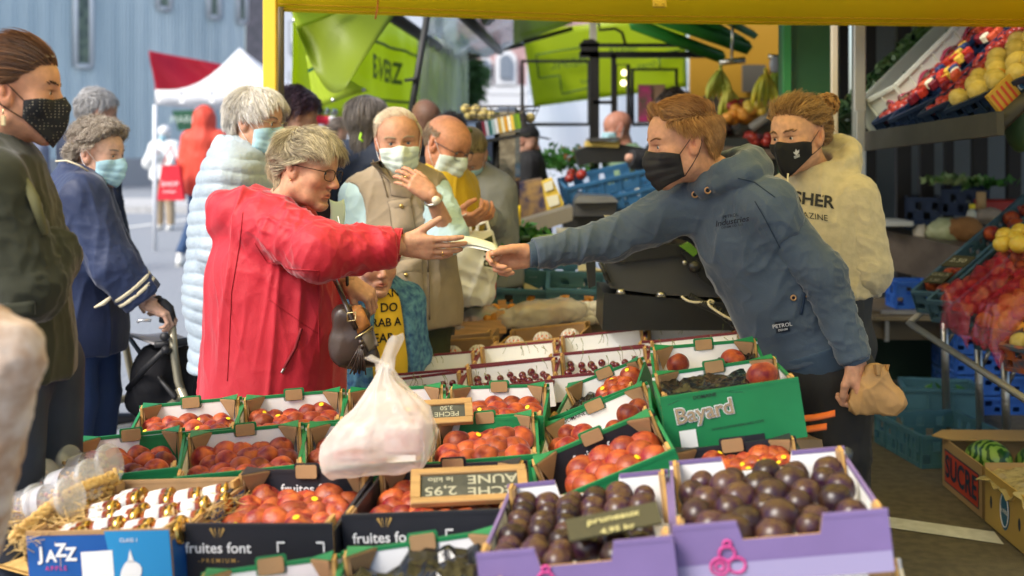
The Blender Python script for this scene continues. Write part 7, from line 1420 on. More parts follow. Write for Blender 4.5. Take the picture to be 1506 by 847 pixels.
# --- woman in red jacket, reaching right
def red_woman():
 Y = 4.1; J = dict(fw=V(.96,-.28,0)); J['rt'] = nrm(np.cross(J['fw'], [0,0,1]))
 J['N'] = P(398, 318, Y); J['P'] = P(408, 560, Y+.02)-V(0,0,.03)
 J['SR'] = P(392, 330, Y-.12); J['ER'] = P(474, 370, Y-.26); J['WR'] = P(592, 360, Y-.20)
 J['SL'] = P(428, 332, Y+.16); J['EL'] = P(452, 412, Y+.14); J['WL'] = P(512, 414, Y-.0)
 g = V(J['P'][0], J['P'][1], 0)
 for a, sg in (('R',1),('L',-1)): J['H'+a] = J['P']+J['rt']*sg*.09; J['K'+a] = g+J['rt']*sg*.1+V(0,0,.45); J['A'+a] = g+J['rt']*sg*.11+V(0,0,.08)
 J['head'] = (P(452, 249, Y-.02), V(.93,-.34,-.16), V(.12,.02,1))
 hR = hand_prims(J['WR'], V(.98,-.05,-.10), V(.05,.90,.40), -1, 1.0, [(.10,.12,.10),(.16,.2,.15),(.24,.25,.18),(.34,.3,.2)], (.62,.0,.25), .10)
 d = V(.80,-.12,-.50); hL = hand_prims(J['WL'], d, V(-.45,.45,-.75), 1, .95, [(.9,1.0,.6)]*4, (.5,.6,.5), .03)
 root, hd, pr, bp, R = person('older woman in a red hooded jacket and glasses reaching out her open hand', J, (.50,.27,.165), hv=.0022, headkw=dict(age=1, fat=.004, fem=1), hands=(hR, hL), look=(.10,1,-.10), s=1.08)
 m = mat('red_jacket', (.42,.010,.024), .62, bump=(130,.45,.0015), var=.07, vscale=5, sheen=.25)
 tq, R = torso_prims(J['N'], J['P'], J['fw'], (J['SL'], J['SR']), 1.08, belly=.055, chest=.07, t=.026)
 hem = P(400,574,Y)[2]
 q = tq+[cap(J['N']-V(0,0,.25), V(J['P'][0]-.02, J['P'][1], hem-.05), .19, .232, k=.12, flat=(J['rt'],.82))]
 q += sleeve(J['SR'], J['ER'], J['WR'], .028, (.062,.052,.034), cut=.028)+sleeve(J['SL'], J['EL'], J['WL'], .034, (.055,.045,.032), cut=.03)
 q += ring_col(J['N']+V(.005,-.005,.012), nrm(V(.35,-.05,1)), .088, .020, J['fw'], 15, 345, k=.012)+ring_col(J['N']+V(-.045,0,.020), nrm(V(.15,0,1)), .112, lambda a: .020+.022*(1-math.cos(a))/2, J['fw'], 75, 285, k=.014)
 q += [ell(J['N']+V(-.10,.01,.0), (.105,.14,.055), R=basis(x=V(.9,0,.45), z=V(-.45,0,.9)), k=.05), cap(J['N']+V(-.05,-.09,.055), J['N']+V(.10,-.10,-.02), .030, .026, k=.03), cap(J['N']+V(-.05,.09,.06), J['N']+V(.09,.10,-.01), .03, .022, k=.03),
   cap(J['N']+V(-.07,-.09,.05), J['N']+V(-.07,.09,.05), .036, k=.03), cap(J['N']+V(.06,-.02,.10), J['N']+V(.02,0,.3), .062, .075, k=.02, sub=True),
   plane((0,0,hem), V(.02,0,-1))]
 F = [((.1,0,1), .55,.075,.011,None,1), ((.25,0,1), .30,.05,.008,P(430,420,Y-.2),.25), ((.6,0,-.35),.22,.035,.009,P(425,335,Y-.25),.16), ((-.35,0,1),.35,.04,.006,P(360,450,Y-.2),.25)]
 F += arm_folds(J['SR'], J['ER'], J['WR'], .008)+arm_folds(J['SL'], J['EL'], J['WL'], .006)
 jk = garment('jacket', q, m, root, .0055, F, 3)
 # elastic cuff, seams, pocket zip
 b = MB(); d = nrm(J['WR']-J['ER']); c = J['WR']-d*.032; 
 for i in range(9):
  pts = [c+d*(i*.0032)+ (math.cos(a)*V(0,1,0)+math.sin(a)*V(.1,0,1))*(.047+.0018*math.sin(a*23+i*.3)+(0.002 if 1<i<7 else 0)) for a in np.linspace(0,2*math.pi,49)]
  b.tube(pts, .0030, 5, caps=False)
 b.build('cuff', m, root)
 v, f = GEO[jk.name]; bv = BVHTree.FromPolygons([tuple(map(float,p)) for p in v], [tuple(map(int,x)) for x in f])
 def on(px, py, off=.002):
  p0 = P(px, py, 1.5); dr = nrm(p0-V(0,0,EYE)); h = bv.ray_cast(Vector((0,0,EYE)), Vector(dr)); return np.array(h[0])-dr*off if h[0] is not None else P(px,py,Y-.2)
 def seam(pts, r, m_, name, n=14):
  bb = MB(); pp = []
  for (a, c_) in zip(pts[:-1], pts[1:]):
   for t in np.linspace(0,1,n,endpoint=False): pp.append(on(*lerp(V(*a), V(*c_), t)))
  pp.append(on(*pts[-1])); bb.tube(pp, r, 5); return bb.build(name, m_, root)
 md = mat('red_seam', (.36,.010,.02), .7)
 seam([(357,312),(352,360),(340,430),(337,500),(334,560)], .0014, md, 'seam'); seam([(395,440),(440,472),(468,490)], .0011, md, 'seam'); seam([(468,400),(468,470),(470,520)], .0012, md, 'seam'); seam([(374,357),(392,385),(430,396),(470,398)], .0014, md, 'armhole_seam')
 seam([(443,483),(434,512),(417,542)], .0052, mat('pocket_dark', (.16,.004,.01), .8), 'pocket_opening'); seam([(419,540),(414,548)], .004, mat('steel_zip', (.6,.6,.6), .3, metal=1), 'zip_pull')
 # shirt collar and lapel
 b = MB(); 
 b.tube([J['N']+V(.075,-.07,.035), J['N']+V(.13,-.10,-.05), J['N']+V(.155,-.11,-.12)], [.014,.012,.006], 8); b.build('collar', md, root)
 trousers(J, mat('dark_slate_cloth', (.035,.045,.06), .8, bump=(300,.2)), root, .03)
 for a in 'LR': shoe(root, J['A'+a], J['fw'], SHOE, SOLE)
 # hair: short wavy, swept forward
 fl = comb(.15,.55,-.35)
 def flow(p):
  o = blend(p, sstep(p[:,1], .0, -.07), comb(.25,.75,-.12), comb(.1,.15,-.95)); o1 = o; o = blend(p, sstep(p[:,2], .05, .02)*sstep(np.abs(p[:,0]), .045,.06), lambda q: o1, comb(.0,-.9,-.35)); o[:,2] += .22*np.sin(p[:,1]*60+p[:,2]*50+p[:,0]*40); return o
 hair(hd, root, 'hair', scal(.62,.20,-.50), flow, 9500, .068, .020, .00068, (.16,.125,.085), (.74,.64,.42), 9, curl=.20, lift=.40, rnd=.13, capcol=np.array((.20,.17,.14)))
 glasses(hd, root, mat('dark_tortoise_frame', (.03,.015,.01), .25), LENS, (.025,.0175))
 b = MB()
 b.tube([hd.w(p) for p in (V(.081,-.008,-.036),V(.082,-.006,-.039))], .003, 6); b.build('earring', mat('gold', (.8,.55,.2), .2, metal=1), root)
 rg = MB(); f1 = J['WR']+nrm(V(.98,-.05,-.10))*.120+V(0,.012,-.014)
 rg.tube([f1+V(0, math.cos(a), math.sin(a))*.0105 for a in np.linspace(0,2*math.pi,17)], .0018, 5, caps=False); rg.build('ring', _M['gold'], root)
 # hanging mask under the chin
 b = MB(); mm = mat('mask_mint', (.62,.78,.74), .75)
 c0 = P(494,292,Y+.05)
 b.grid(lambda u,w: c0+V(-.018+.040*u+.004*math.sin(w*4), .05*(u-.5), -.105*w-.01*math.sin(u*3)), 8, 10, 0, True, .001); b.build('lowered_mask', mm, root)
 b = MB(); b.tube([P(497,318,Y-.08), P(500,332,Y-.1), P(507,342,Y-.12), P(514,338,Y-.12)], .0012, 5); b.build('ear_loops', STRAP, root)
 w = MB(); dL = nrm(J['WL']-J['EL']); cw = J['WL']+dL*.002
 w.tube([cw+ (math.cos(a)*V(0,1,0)+math.sin(a)*nrm(np.cross(dL,[0,1,0])))*.031 for a in np.linspace(0,2*math.pi,25)], .0055, 6, caps=False); w.build('wristwatch', mat('watch_black', (.02,.02,.02), .3), root)
 return root
red_woman()
# --- vendor in blue hooded sweatshirt
def vendor():
 Y = 3.9; J = dict(fw=V(-.62,-.78,-.25)); J['rt'] = nrm(V(-.78,.62,.0))
 J['N'] = P(1066, 262, Y); J['P'] = P(1192, 545, Y+.10)
 J['SR'] = P(1016, 300, Y+.08); J['ER'] = P(900, 352, Y+.10); J['WR'] = P(781, 375, Y+.02)
 J['SL'] = P(1134, 302, Y-.10); J['EL'] = P(1208, 402, Y-.10); J['WL'] = P(1258, 528, Y-.12)
 g = V(J['P'][0]+.02, J['P'][1]+.02, 0)
 for a, sg in (('R',1),('L',-1)): J['H'+a] = J['P']+J['rt']*sg*.085; J['K'+a] = g+J['rt']*sg*.10+V(-.02,-.03,.50); J['A'+a] = g+J['rt']*sg*.11+V(0,0,.09)
 J['head'] = (P(1003, 211, Y-.01), V(-.96,-.20,-.14), V(-.12,.0,1))
 hR = hand_prims(J['WR'], V(-.97,-.10,-.10), V(-.05,-.88,-.40), -1, 1.02, [(.55,.85,.45),(.95,1.15,.7),(1.1,1.3,.8),(1.2,1.3,.8)], (.30,.12,.42), .02)
 hL = hand_prims(J['WL'], V(.22,-.05,-.95), V(-.75,.6,.0), 1, 1.05, [(.8,1.1,.7),(.9,1.1,.7),(.95,1.1,.7),(1.0,1.1,.7)], (.4,.5,.5), .03)
 root, hd, pr, bp, R = person('young man in a blue hooded sweatshirt and black mask leaning over to hand change', J, (.55,.28,.17), hv=.0022, hands=(hR, hL), look=(0,1,-.15), hs=1.06, s=1.04, eye=(.10,.18,.25), headkw=dict(masked=True))
 m = mat('blue_sweat', (.060,.085,.120), .82, bump=(200,.6,.0018), var=.16, vscale=6, sheen=.35)
 tq, R = torso_prims(J['N'], J['P'], J['fw'], (J['SL'], J['SR']), .97, t=.014)
 U = nrm(J['N']-J['P']); hemc = P(1192, 512, Y+.06)
 q = tq+[cap(J['N']-U*.2, hemc, .145, .160, k=.1, flat=(nrm(J['fw']),.74)), plane(hemc-U*.0, -U, .006)]
 q += sleeve(J['SR'], J['ER'], J['WR'], .018, (.066,.046,.031), cut=.010)+[cap(J['SL'], J['SL']+V(.02,0,-.05), .075, .07, k=.04)]
 ax = nrm(V(-.45,-.12,1)); q = [x for x in q]
 q += ring_col(J['N']+V(-.010,.0,.005), ax, .078, .026, V(-1,-.15,0), k=.02)+ring_col(J['N']+V(-.014,.0,.035), ax, .074, .020, V(-1,-.15,0), k=.014)
 q += ring_col(J['N']+V(.0,.0,.045), nrm(V(-.25,-.05,1)), .088, lambda a: .014+.016*(1-math.cos(a))/2, V(-1,-.15,0), 55, 305, k=.012, rise=-.0)+ring_col(J['N']+V(.01,0,.01), nrm(V(-.2,0,1)), .100, lambda a: .018+.014*(1-math.cos(a))/2, V(-1,-.15,0), 80, 280, k=.02)
 q += [cap(J['N']+V(-.012,.0,.015), J['N']+ax*.3, .062, .08, k=.015, sub=True)]
 F = [((.35,0,1), .32,.06,.008,None,1), ((.95,.1,.25),.22,.035,.007,P(1050,345,Y-.2),.18), ((.9,0,.6),.30,.04,.007,P(1150,430,Y-.2),.2), ((.5,0,-.8),.2,.03,.006,P(1140,330,Y-.2),.12)]
 F += arm_folds(J['SR'], J['ER'], J['WR'], .0065)+arm_folds(J['SL'], J['EL'], J['WL'], .0065)
 sw = garment('sweatshirt', q, m, root, .0052, F, 2)
 garment('sleeve', [cap(J['SL']+V(-.015,.03,-.01), J['EL'], .078, .066, k=.035), cap(J['EL'], J['WL'], .066, .050, k=.03, end=1)], m, root, .0052, arm_folds(J['SL'], J['EL'], J['WL'], .008), 2)
 # ribbed hem band and cuffs
 rib = mat('blue_rib', (.045,.075,.115), .85, bump=(900,.5,.001), sheen=.3); Rf = np.stack([np.cross(nrm(J['fw']), U), np.cross(U, np.cross(nrm(J['fw']), U)), U], 1)
 qb = [cap(hemc+U*.035, hemc-U*.042, .172, .167, k=.01, flat=(Rf[:,1],.76), end=1, start=1)]
 garment('hem_band', qb, rib, root, .005, [((.0,0,1),.3,.05,.002,None,1)], 2)
 for (E_, W_) in ((J['ER'],J['WR']),(J['EL'],J['WL'])):
  d = nrm(W_-E_); garment('cuff', [cap(W_-d*.055, W_+d*.012, .050 if E_ is J['EL'] else .046, .041 if E_ is J['EL'] else .037, k=.01, end=1, start=1)], rib, root, .004)
 into = V(.12,1,-.05); u = nrm(V(1,-.10,.20)); vv = nrm(V(-.18,0,1)); mk = mat('print_dark', (.012,.016,.028), .8)
 decal(root, 'chest_print', [('PETROL',.013,0,.016,.01,0),('Industries',.024,0,.0,.012,.3),('DENIM CO. U.S.',.009,0,-.014,.01,0)], P(1081,327,Y-.3), u, vv, into, mk, sw)
 decal(root, 'hem_label', [], P(1166,497,Y-.4), u, vv, into, mk, sw, .006, [[(-.02,-.017),(.02,-.017),(.02,.017),(-.02,.017)]])
 decal(root, 'hem_lettering', [('PETROL',.016,0,.004,.01,0),('DENIM',.009,0,-.009,.01,0)], P(1166,497,Y-.4), u, vv, into, mat('label_white', (.6,.6,.6), .8), sw, .0085)
 v, f = GEO[sw.name]; bv = BVHTree.FromPolygons([tuple(map(float,p)) for p in v], [tuple(map(int,x)) for x in f])
 def on(px, py, off=.002):
  dr = nrm(P(px, py, 1.5)-V(0,0,EYE)); h = bv.ray_cast(Vector((0,0,EYE)), Vector(dr)); return (np.array(h[0])-dr*off if h[0] is not None else P(px,py,Y-.15)), dr
 br = mat('brass_eyelet', (.42,.24,.12), .3, metal=1); blk = mat('eyelet_hole', (.01,.012,.02), .9)
 for (px, py, rr) in ((1022,286,.0085),(1041,280,.0085),(1167,438,.007),(1187,434,.005)):
  p, dr = on(px, py, .004); b = MB(); e1 = nrm(np.cross(dr,[0,0,1])); e2 = np.cross(e1, dr)
  b.tube([p+(math.cos(a)*e1+math.sin(a)*e2)*rr for a in np.linspace(0,2*math.pi,17)], .0028, 6, 0, caps=False)
  b.add([p]+[p+(math.cos(a)*e1+math.sin(a)*e2)*rr for a in np.linspace(0,2*math.pi,17)[:-1]], [(0,i+1,(i+1)%16+1) for i in range(16)], 1); b.build('eyelet', [br, blk], root)
 for pts, r_ in (([(1172,408),(1184,430),(1178,462)], .0045), ([(1110,296),(1124,320),(1150,370),(1172,408)], .0016), ([(1085,262),(1110,268),(1140,290)], .0014)):
  b = MB(); pp = [on(*lerp(V(*a), V(*c), t))[0] for a, c in zip(pts[:-1], pts[1:]) for t in np.linspace(0,1,8)]; b.tube(pp, r_, 5); b.build('seam' if r_ < .003 else 'pocket_opening', mat('blue_seam', (.02,.035,.065), .9), root)
 jm = mat('black_jeans', (.020,.018,.016), .75, bump=(500,.35,.001), var=.35, vscale=7, stretch=(1,1,.3))
 tr = trousers(J, jm, root, .022, 1.05)
 shoe(root, J['AL'], V(-.8,-.5,0), SHOE, SOLE); shoe(root, J['AR'], V(-.8,-.5,0), SHOE, SOLE)
 b = MB(); p = P(1218,512,Y-.12); 
 def flow(p):
  side = comb(.1,-.28,-.9); up = comb(.05,.62,.40); o = blend(p, sstep(p[:,2], .055, .085), side, up); return blend(p, sstep(p[:,1], .045, .075)*sstep(p[:,2],.05,.07), lambda q: o, lambda q: np.tile([.0,.15,.95], (len(q),1)))
 def reg(d): return scal(.56,.16,-.46)(d) & (scal(.62,.05,-.46)(d) | (d[:,1] < .35))
 hair(hd, root, 'hair', reg, flow, 9500, .036, .020, .00075, (.22,.090,.025), (.62,.34,.13), 6, lift=.42, rnd=.16, cap_off=.002, capcol=np.array((.17,.075,.025)))
 brows(hd, pr, root, mat('brow_ginger', (.22,.11,.05), .7), .8)
 face_mask(hd, pr, root, 'face_mask', mat('black_mask', (.014,.013,.014), .7, bump=(900,.2,.0005)), mat('black_cord', (.01,.01,.01), .6), 'surgical')
 return root
vendor()
SURG = mat('surgical_blue', (.36,.58,.66), .8, bump=(900,.15,.0004)); SURGW = mat('surgical_pale', (.60,.70,.64), .8, bump=(900,.15,.0004)); BLACKM = _M['black_mask']; BCORD = _M['black_cord']
def jacket(J, root, m, t=.03, hem=.75, sl='LR', vox=.0075, s=1.0, belly=0., collar=.02, folds=None, r=(.055,.045,.034), cut=.01, wide=.17, name='jacket', sep='', extra=(), amp=1.0, flat=.78, k_arm=.03, **kw):
 """top worn over the torso with sleeves, cut at the hem height"""
 q, R = torso_prims(J['N'], J['P'], J['fw'], (J['SL'], J['SR']), s, belly=belly, t=t)
 hc = V(J['P'][0], J['P'][1], hem); q += [cap(J['N']-V(0,0,.28), hc-V(0,0,.06), wide-.01, wide+.02, k=.1, flat=(nrm(J['fw']), flat))]
 for a in sl:
  if a not in sep: q += sleeve(J['S'+a], J['E'+a], J['W'+a], t, r, cut, k_arm)
 q += list(extra)+[plane(hc, (0,0,-1))]
 F = [((.1,0,1), .4,.06,.007*amp,None,1)]+(folds or [])
 for a in sl: F += arm_folds(J['S'+a], J['E'+a], J['W'+a], .007*amp)
 if collar: q += ring_col(J['N']+V(0,0,.01), (J['head'][0]-J['N']), .068*s, collar, J['fw'], k=.012)+[cap(J['N']-V(0,0,.0), J['N']+nrm(J['head'][0]-J['N'])*.2, .058, .07, k=.01, sub=True)]
 o = garment(name, q, m, root, vox, F, 2, **kw)
 for a in sep: garment('sleeve', sleeve(J['S'+a], J['E'+a], J['W'+a], t+.006, r, cut, .02), m, root, vox, arm_folds(J['S'+a], J['E'+a], J['W'+a], .008*amp), 2, **kw)
 return o
def back_down(p): return comb(.1,-.35,-.9)(p)
def short_flow(p): return blend(p, sstep(p[:,2], .04, .09), comb(.15,-.2,-.95), comb(.25,.75,0))
# --- woman with black dotted mask, far left, arms folded
def left_woman():
 Y = 2.95; J = stand(P(20,400,Y)[0], Y+.05, 1.72, -8); 
 J['N'] = P(-14, 236, Y); J['P'] = P(2, 520, Y+.05)
 J['head'] = (P(26,136,Y), V(1,.12,-.03), V(.04,0,1))
 J['SR'] = P(-14,272,Y-.17); J['ER'] = P(46,425,Y-.17); J['WR'] = P(84,352,Y-.10+.05)
 J['SL'] = P(0,275,Y+.19); J['EL'] = P(72,380,Y+.15); J['WL'] = P(66,392,Y-.06)
 hL = hand_prims(P(72,385,Y-.02), V(-.2,-.9,.3), V(-.5,0,-.6), 1, .95)
 root, hd, pr, bp, R = person('woman in an olive jacket and dotted black mask standing with folded arms', J, (.52,.26,.155), hv=.0023, headkw=dict(fem=1), hands=(hL,), look=(0,1,-.12), hs=.97, eye=(.08,.06,.04))
 m = mat('olive_cloth', (.022,.024,.012), .85, bump=(500,.3,.001), var=.12, vscale=6, sheen=.2)
 jacket(J, root, m, .022, .905, 'LR', .0065, collar=0, sep='R', wide=.16, flat=.85, extra=[cap(J['N']+V(-.02,-.07,.02), J['N']+V(.12,-.07,-.16), .03, .026, k=.02)])
 sc = mat('knit_lapel', (.12,.115,.05), .9, bump=(350,.8,.002)); b = MB(); b.tube([P(14,238,Y-.13), P(32,262,Y-.17), P(50,292,Y-.2), P(66,345,Y-.19)], [.012,.013,.012,.009], 8); b.build('lapel', sc, root)
 b = MB(); b.grid(lambda u,w: P(lerp(-12,52,u), lerp(448,468,w)-6*u, Y-.245+.01*u), 6, 4, 0, True, .008); b.build('pocket_flap', m, root)
 trousers(J, mat('dark_jeans', (.018,.026,.045), .8, bump=(500,.3), var=.2), root, .012)
 for a in 'LR': shoe(root, J['A'+a], V(1,0,0), SHOE, SOLE)
 def fl(p): return blend(p, sstep(p[:,2], -.02,.06), comb(.05,-.8,-.35), comb(.0,-1,-.05))
 hair(hd, root, 'hair', scal(.42,.0,-.42,.10,.12), fl, 8500, .12, .014, .0010, (.06,.022,.008), (.24,.10,.03), 8, lift=.12, rnd=.06, cap_off=.004, capcol=np.array((.075,.032,.014)))
 b = MB(); pts = [hd.w(p) for p in (V(-.0,-.105,.0), V(0,-.125,-.03), V(.0,-.125,-.09), V(0,-.11,-.16))]; b.tube(pts, [.022,.027,.024,.012], 10); b.build('ponytail', mat('brown_hair_tail', (.09,.04,.018), .5, bump=(300,.8,.002), stretch=(6,6,1)), root)
 brows(hd, pr, root, mat('brow_brown', (.06,.03,.015), .7))
 def dots(): 
  mm = mat('dotted_mask', (.014,.014,.016), .8); n = mm.node_tree.nodes; L = mm.node_tree.links; v = n.new('ShaderNodeTexVoronoi'); v.inputs['Scale'].default_value = 150; v.inputs['Randomness'].default_value = .0
  r = n.new('ShaderNodeValToRGB'); r.color_ramp.elements[0].color = (.30,.27,.20,1); r.color_ramp.elements[1].color = (.012,.012,.014,1); r.color_ramp.elements[0].position = .18; r.color_ramp.elements[1].position = .24; r.color_ramp.interpolation = 'LINEAR'
  tc = n.new('ShaderNodeTexCoord'); L.new(tc.outputs['Object'], v.inputs['Vector']); L.new(v.outputs['Distance'], r.inputs[0]); L.new(r.outputs[0], n['Principled BSDF'].inputs['Base Color']); return mm
 face_mask(hd, pr, root, 'face_mask', dots(), BCORD, 'cloth')
 b = MB(); p = hd.w(V(.083,-.010,-.040)); b.tube([p, p-V(0,0,.012)], .002, 5); b.box(p-V(0,0,.026), (.011,.005,.024), 0, bev=.002); b.build('earring', mat('gold_ear', (.75,.6,.35), .3, metal=.8), root)
left_woman()
# --- blurred near arm at the left edge
def near_person():
 Y = 1.95; J = stand(P(-330,400,Y)[0], Y, 1.60, 80)
 J['ER'] = P(8,525,Y+.02); J['SR'] = P(-190,400,Y); J['WR'] = P(-40,800,Y+.12)
 root, hd, pr, bp, R = person('person whose beige patterned sleeve shows at the near left edge', J, (.5,.27,.17), hv=.006)
 m = mat('beige_print', (.40,.24,.14), .8, bump=(60,.3,.004), col2=(.62,.50,.40), vscale=20)
 jacket(J, root, m, .012, .70, 'LR', .009, sep='R', r=(.050,.038,.030), cut=-.02, extra=())
 trousers(J, mat('grey_trousers', (.15,.14,.13), .8), root, .01)
 hair(hd, root, 'hair', scal(), back_down, 900, .08, .012, .002, (.2,.12,.06))
near_person()
# --- elderly woman in navy coat holding the rollator
def navy_elder():
 Y = 5.0; J = stand(P(112,400,Y)[0], Y, 1.60, -12)
 J['N'] = P(116, 262, Y); J['P'] = P(118, 480, Y)
 J['head'] = (P(146,228,Y), V(.97,-.27,-.06), V(.08,0,1))
 J['SR'] = P(122,290,Y-.15); J['ER'] = P(168,392,Y-.17); J['WR'] = P(216,446,Y-.13)
 J['SL'] = P(130,288,Y+.17); J['EL'] = P(168,380,Y+.2); J['WL'] = P(200,425,Y+.25)
 hR = hand_prims(J['WR']+V(.005,0,.004), V(.80,.0,-.45), V(-.3,.2,-.9), -1, .95, [(.7,1.0,.7)]*4, (.5,.5,.4)); hL = hand_prims(J['WL'], V(.8,0,-.4), V(0,0,-1), 1, .9, [(.7,1,.7)]*4)
 root, hd, pr, bp, R = person('elderly woman in a navy coat and pale blue mask holding a rollator', J, (.54,.33,.235), hv=.0030, headkw=dict(age=1, fem=1), hands=(hR,hL), look=(.1,1,-.05), hs=.98)
 m = mat('navy_coat', (.014,.026,.075), .6, bump=(120,.5,.0016), var=.1, sheen=.2)
 jacket(J, root, m, .035, P(110,517,Y)[2], 'LR', .007, .98, collar=.022, wide=.17, flat=.8, r=(.052,.050,.046), cut=.02)
 c = mat('cream_trim', (.62,.55,.38), .8); b = MB(); b.tube([P(82,237,Y-.10), P(98,236,Y-.14), P(116,243,Y-.14), P(130,252,Y-.12)], .0035, 6); b.build('collar_piping', c, root)
 d = nrm(J['WR']-J['ER'])
 for k in (-.07,-.045): garment('cuff_band', [cap(J['WR']+d*k-d*.02, J['WR']+d*(k-.006)-d*.02+d*.02, .0855 if k<-.06 else .083, .083, k=.01, end=1, start=1)], c, root, .004)
 b = MB(); b.tube([P(139,452,Y-.19), P(152,446,Y-.2), P(166,435,Y-.195)], [.004,.009,.006], 6); b.build('pocket_trim', c, root)
 trousers(J, mat('blue_trousers', (.020,.045,.13), .8, bump=(300,.2)), root, .03, wide=1.25)
 for a in 'LR': shoe(root, J['A'+a], V(1,0,0), SHOE, SOLE)
 def fl(p): o = blend(p, sstep(p[:,2], .02,.07), comb(.1,-.3,-.8), comb(.2,.3,.3)); return o
 hair(hd, root, 'hair', scal(.52,.16,-.42), fl, 5200, .055, .038, .0011, (.20,.15,.105), (.60,.52,.42), 7, curl=.75, curlf=30, lift=.8, rnd=.3, cap_off=.016, capcol=np.array((.16,.12,.09)))
 brows(hd, pr, root, mat('brow_grey', (.25,.22,.2), .7), .8)
 face_mask(hd, pr, root, 'face_mask', SURG, STRAP)
navy_elder()
# --- man behind her
def man_behind():
 Y = 6.6; J = stand(P(133,300,Y)[0], Y, 1.74, 40); J['N'] = P(130,205,Y); J['P'] = P(132,375,Y); J['head'] = (P(143,166,Y), V(.85,.52,-.15), V(0,0,1))
 k = J['N']-V(0,0,.04); 
 for a, sg in (('L',-1),('R',1)): J['S'+a] = k+J['rt']*.17*sg; J['E'+a] = J['S'+a]+J['rt']*.05*sg-V(0,0,.28); J['W'+a] = J['E'+a]+V(.06,0,-.2)
 root, hd, pr, bp, R = person('grey haired man in a dark navy jacket turned away behind the navy coat woman', J, (.5,.28,.2), hv=.005)
 o = jacket(J, root, mat('ink_jacket', (.012,.018,.040), .7), .03, .75, vox=.010)
 trousers(J, mat('ink_trousers', (.02,.02,.03), .8), root, .02)
 for a in 'LR': shoe(root, J['A'+a], J['fw'], SHOE, SOLE)
 hair(hd, root, 'hair', scal(.55,.1,-.45), short_flow, 2200, .045, .014, .0018, (.30,.29,.28), (.62,.60,.58), 5, rnd=.15)
man_behind()
# --- white haired woman in pale quilted jacket
def puffer_woman():
 Y = 4.75; J = stand(P(352,400,Y)[0], Y, 1.66, -18)
 J['N'] = P(352, 232, Y); J['P'] = P(345, 430, Y)
 J['head'] = (P(377,180,Y), V(.95,-.32,-.10), V(.08,0,1))
 J['SR'] = P(338,262,Y-.14); J['ER'] = P(328,372,Y-.18); J['WR'] = P(360,440,Y-.2)
 J['SL'] = P(378,260,Y+.18); J['EL'] = P(400,370,Y+.2); J['WL'] = P(430,430,Y+.2)
 root, hd, pr, bp, R = person('white haired woman in a pale quilted jacket, glasses and blue mask', J, (.52,.30,.20), hv=.0028, headkw=dict(age=1, fem=1), look=(.1,1,-.1), hs=1.0)
 m = mat('pale_quilt', (.33,.40,.46), .5, bump=(90,.5,.004), sheen=.2)
 def quilt(v, n): z = v[:,2]+.022*noise3(v*6)+.25*(v[:,0]-J['N'][0])**2+.12*(v[:,0]-J['N'][0]); return v+n*(np.abs(np.sin(z*math.pi/.046))**.5*.0085-.004+noise3(v*30)*.0022)[:,None]
 jacket(J, root, m, .035, .62, 'LR', .006, collar=0, wide=.18, post=quilt, amp=.35)
 garment('collar', ring_col(J['N']+V(.0,0,.03), (J['head'][0]-J['N']), .072, .022, J['fw'], k=.015)+ring_col(J['N']+V(.0,0,.0), (J['head'][0]-J['N']), .082, .026, J['fw'], k=.015)+[cap(J['N'], J['N']+nrm(J['head'][0]-J['N'])*.2, .058,.07,k=.01,sub=True)], mat('pale_collar', (.42,.50,.52), .6), root, .006)
 trousers(J, mat('light_trousers', (.10,.12,.16), .8), root, .02)
 for a in 'LR': shoe(root, J['A'+a], J['fw'], SHOE, SOLE)
 def fl(p): o = blend(p, sstep(p[:,1], .02,-.04), comb(.2,.45,-.45), comb(.1,-.05,-1)); return o
 hair(hd, root, 'hair', scal(.62,.10,-.62), fl, 5600, .062, .022, .0010, (.50,.47,.42), (.86,.83,.78), 8, curl=.10, lift=.35, rnd=.14, cap_off=.008, capcol=np.array((.45,.42,.38)))
 brows(hd, pr, root, _M['brow_grey'], .8)
 face_mask(hd, pr, root, 'face_mask', SURG, STRAP); glasses(hd, root, mat('steel_frame', (.5,.45,.35), .25, metal=.8), LENS, (.024,.017), 'thin')
puffer_woman()
def simple(label, J, jm, tone=(.48,.27,.19), hem=.75, jname='jacket', bm=None, hairf=None, vox=.010, hv=.005, group=None, age=0, shoes=True, **kw):
 root, hd, pr, bp, R = person(label, J, tone, hv=hv, headkw=dict(age=age), group=group, hands=kw.pop('hands', ()), look=kw.pop('look', (0,1,0)), hs=kw.pop('hs',1.0))
 jk = jacket(J, root, jm, kw.pop('t',.025), hem, vox=vox, name=jname, **kw)
 trousers(J, bm or mat('plain_dark_trousers', (.025,.028,.035), .8), root, .02, vox=max(.010,vox))
 if shoes:
  for a in 'LR': shoe(root, J['A'+a], J['fw'], SHOE, SOLE)
 if hairf: hairf(hd, root)
 return root, hd, pr, jk
def fix(J, N, Pv, head, sh=.165, arm=None):
 J['N'], J['P'], J['head'] = N, Pv, head
 for a, sg in (('L',-1),('R',1)):
  J['S'+a] = N+J['rt']*sh*sg-V(0,0,.045); J['E'+a] = J['S'+a]+J['rt']*.04*sg+V(0,0,-.27); J['W'+a] = J['E'+a]+nrm(J['fw'])*.08+V(0,0,-.22)
 if arm: J.update(arm)
 return J
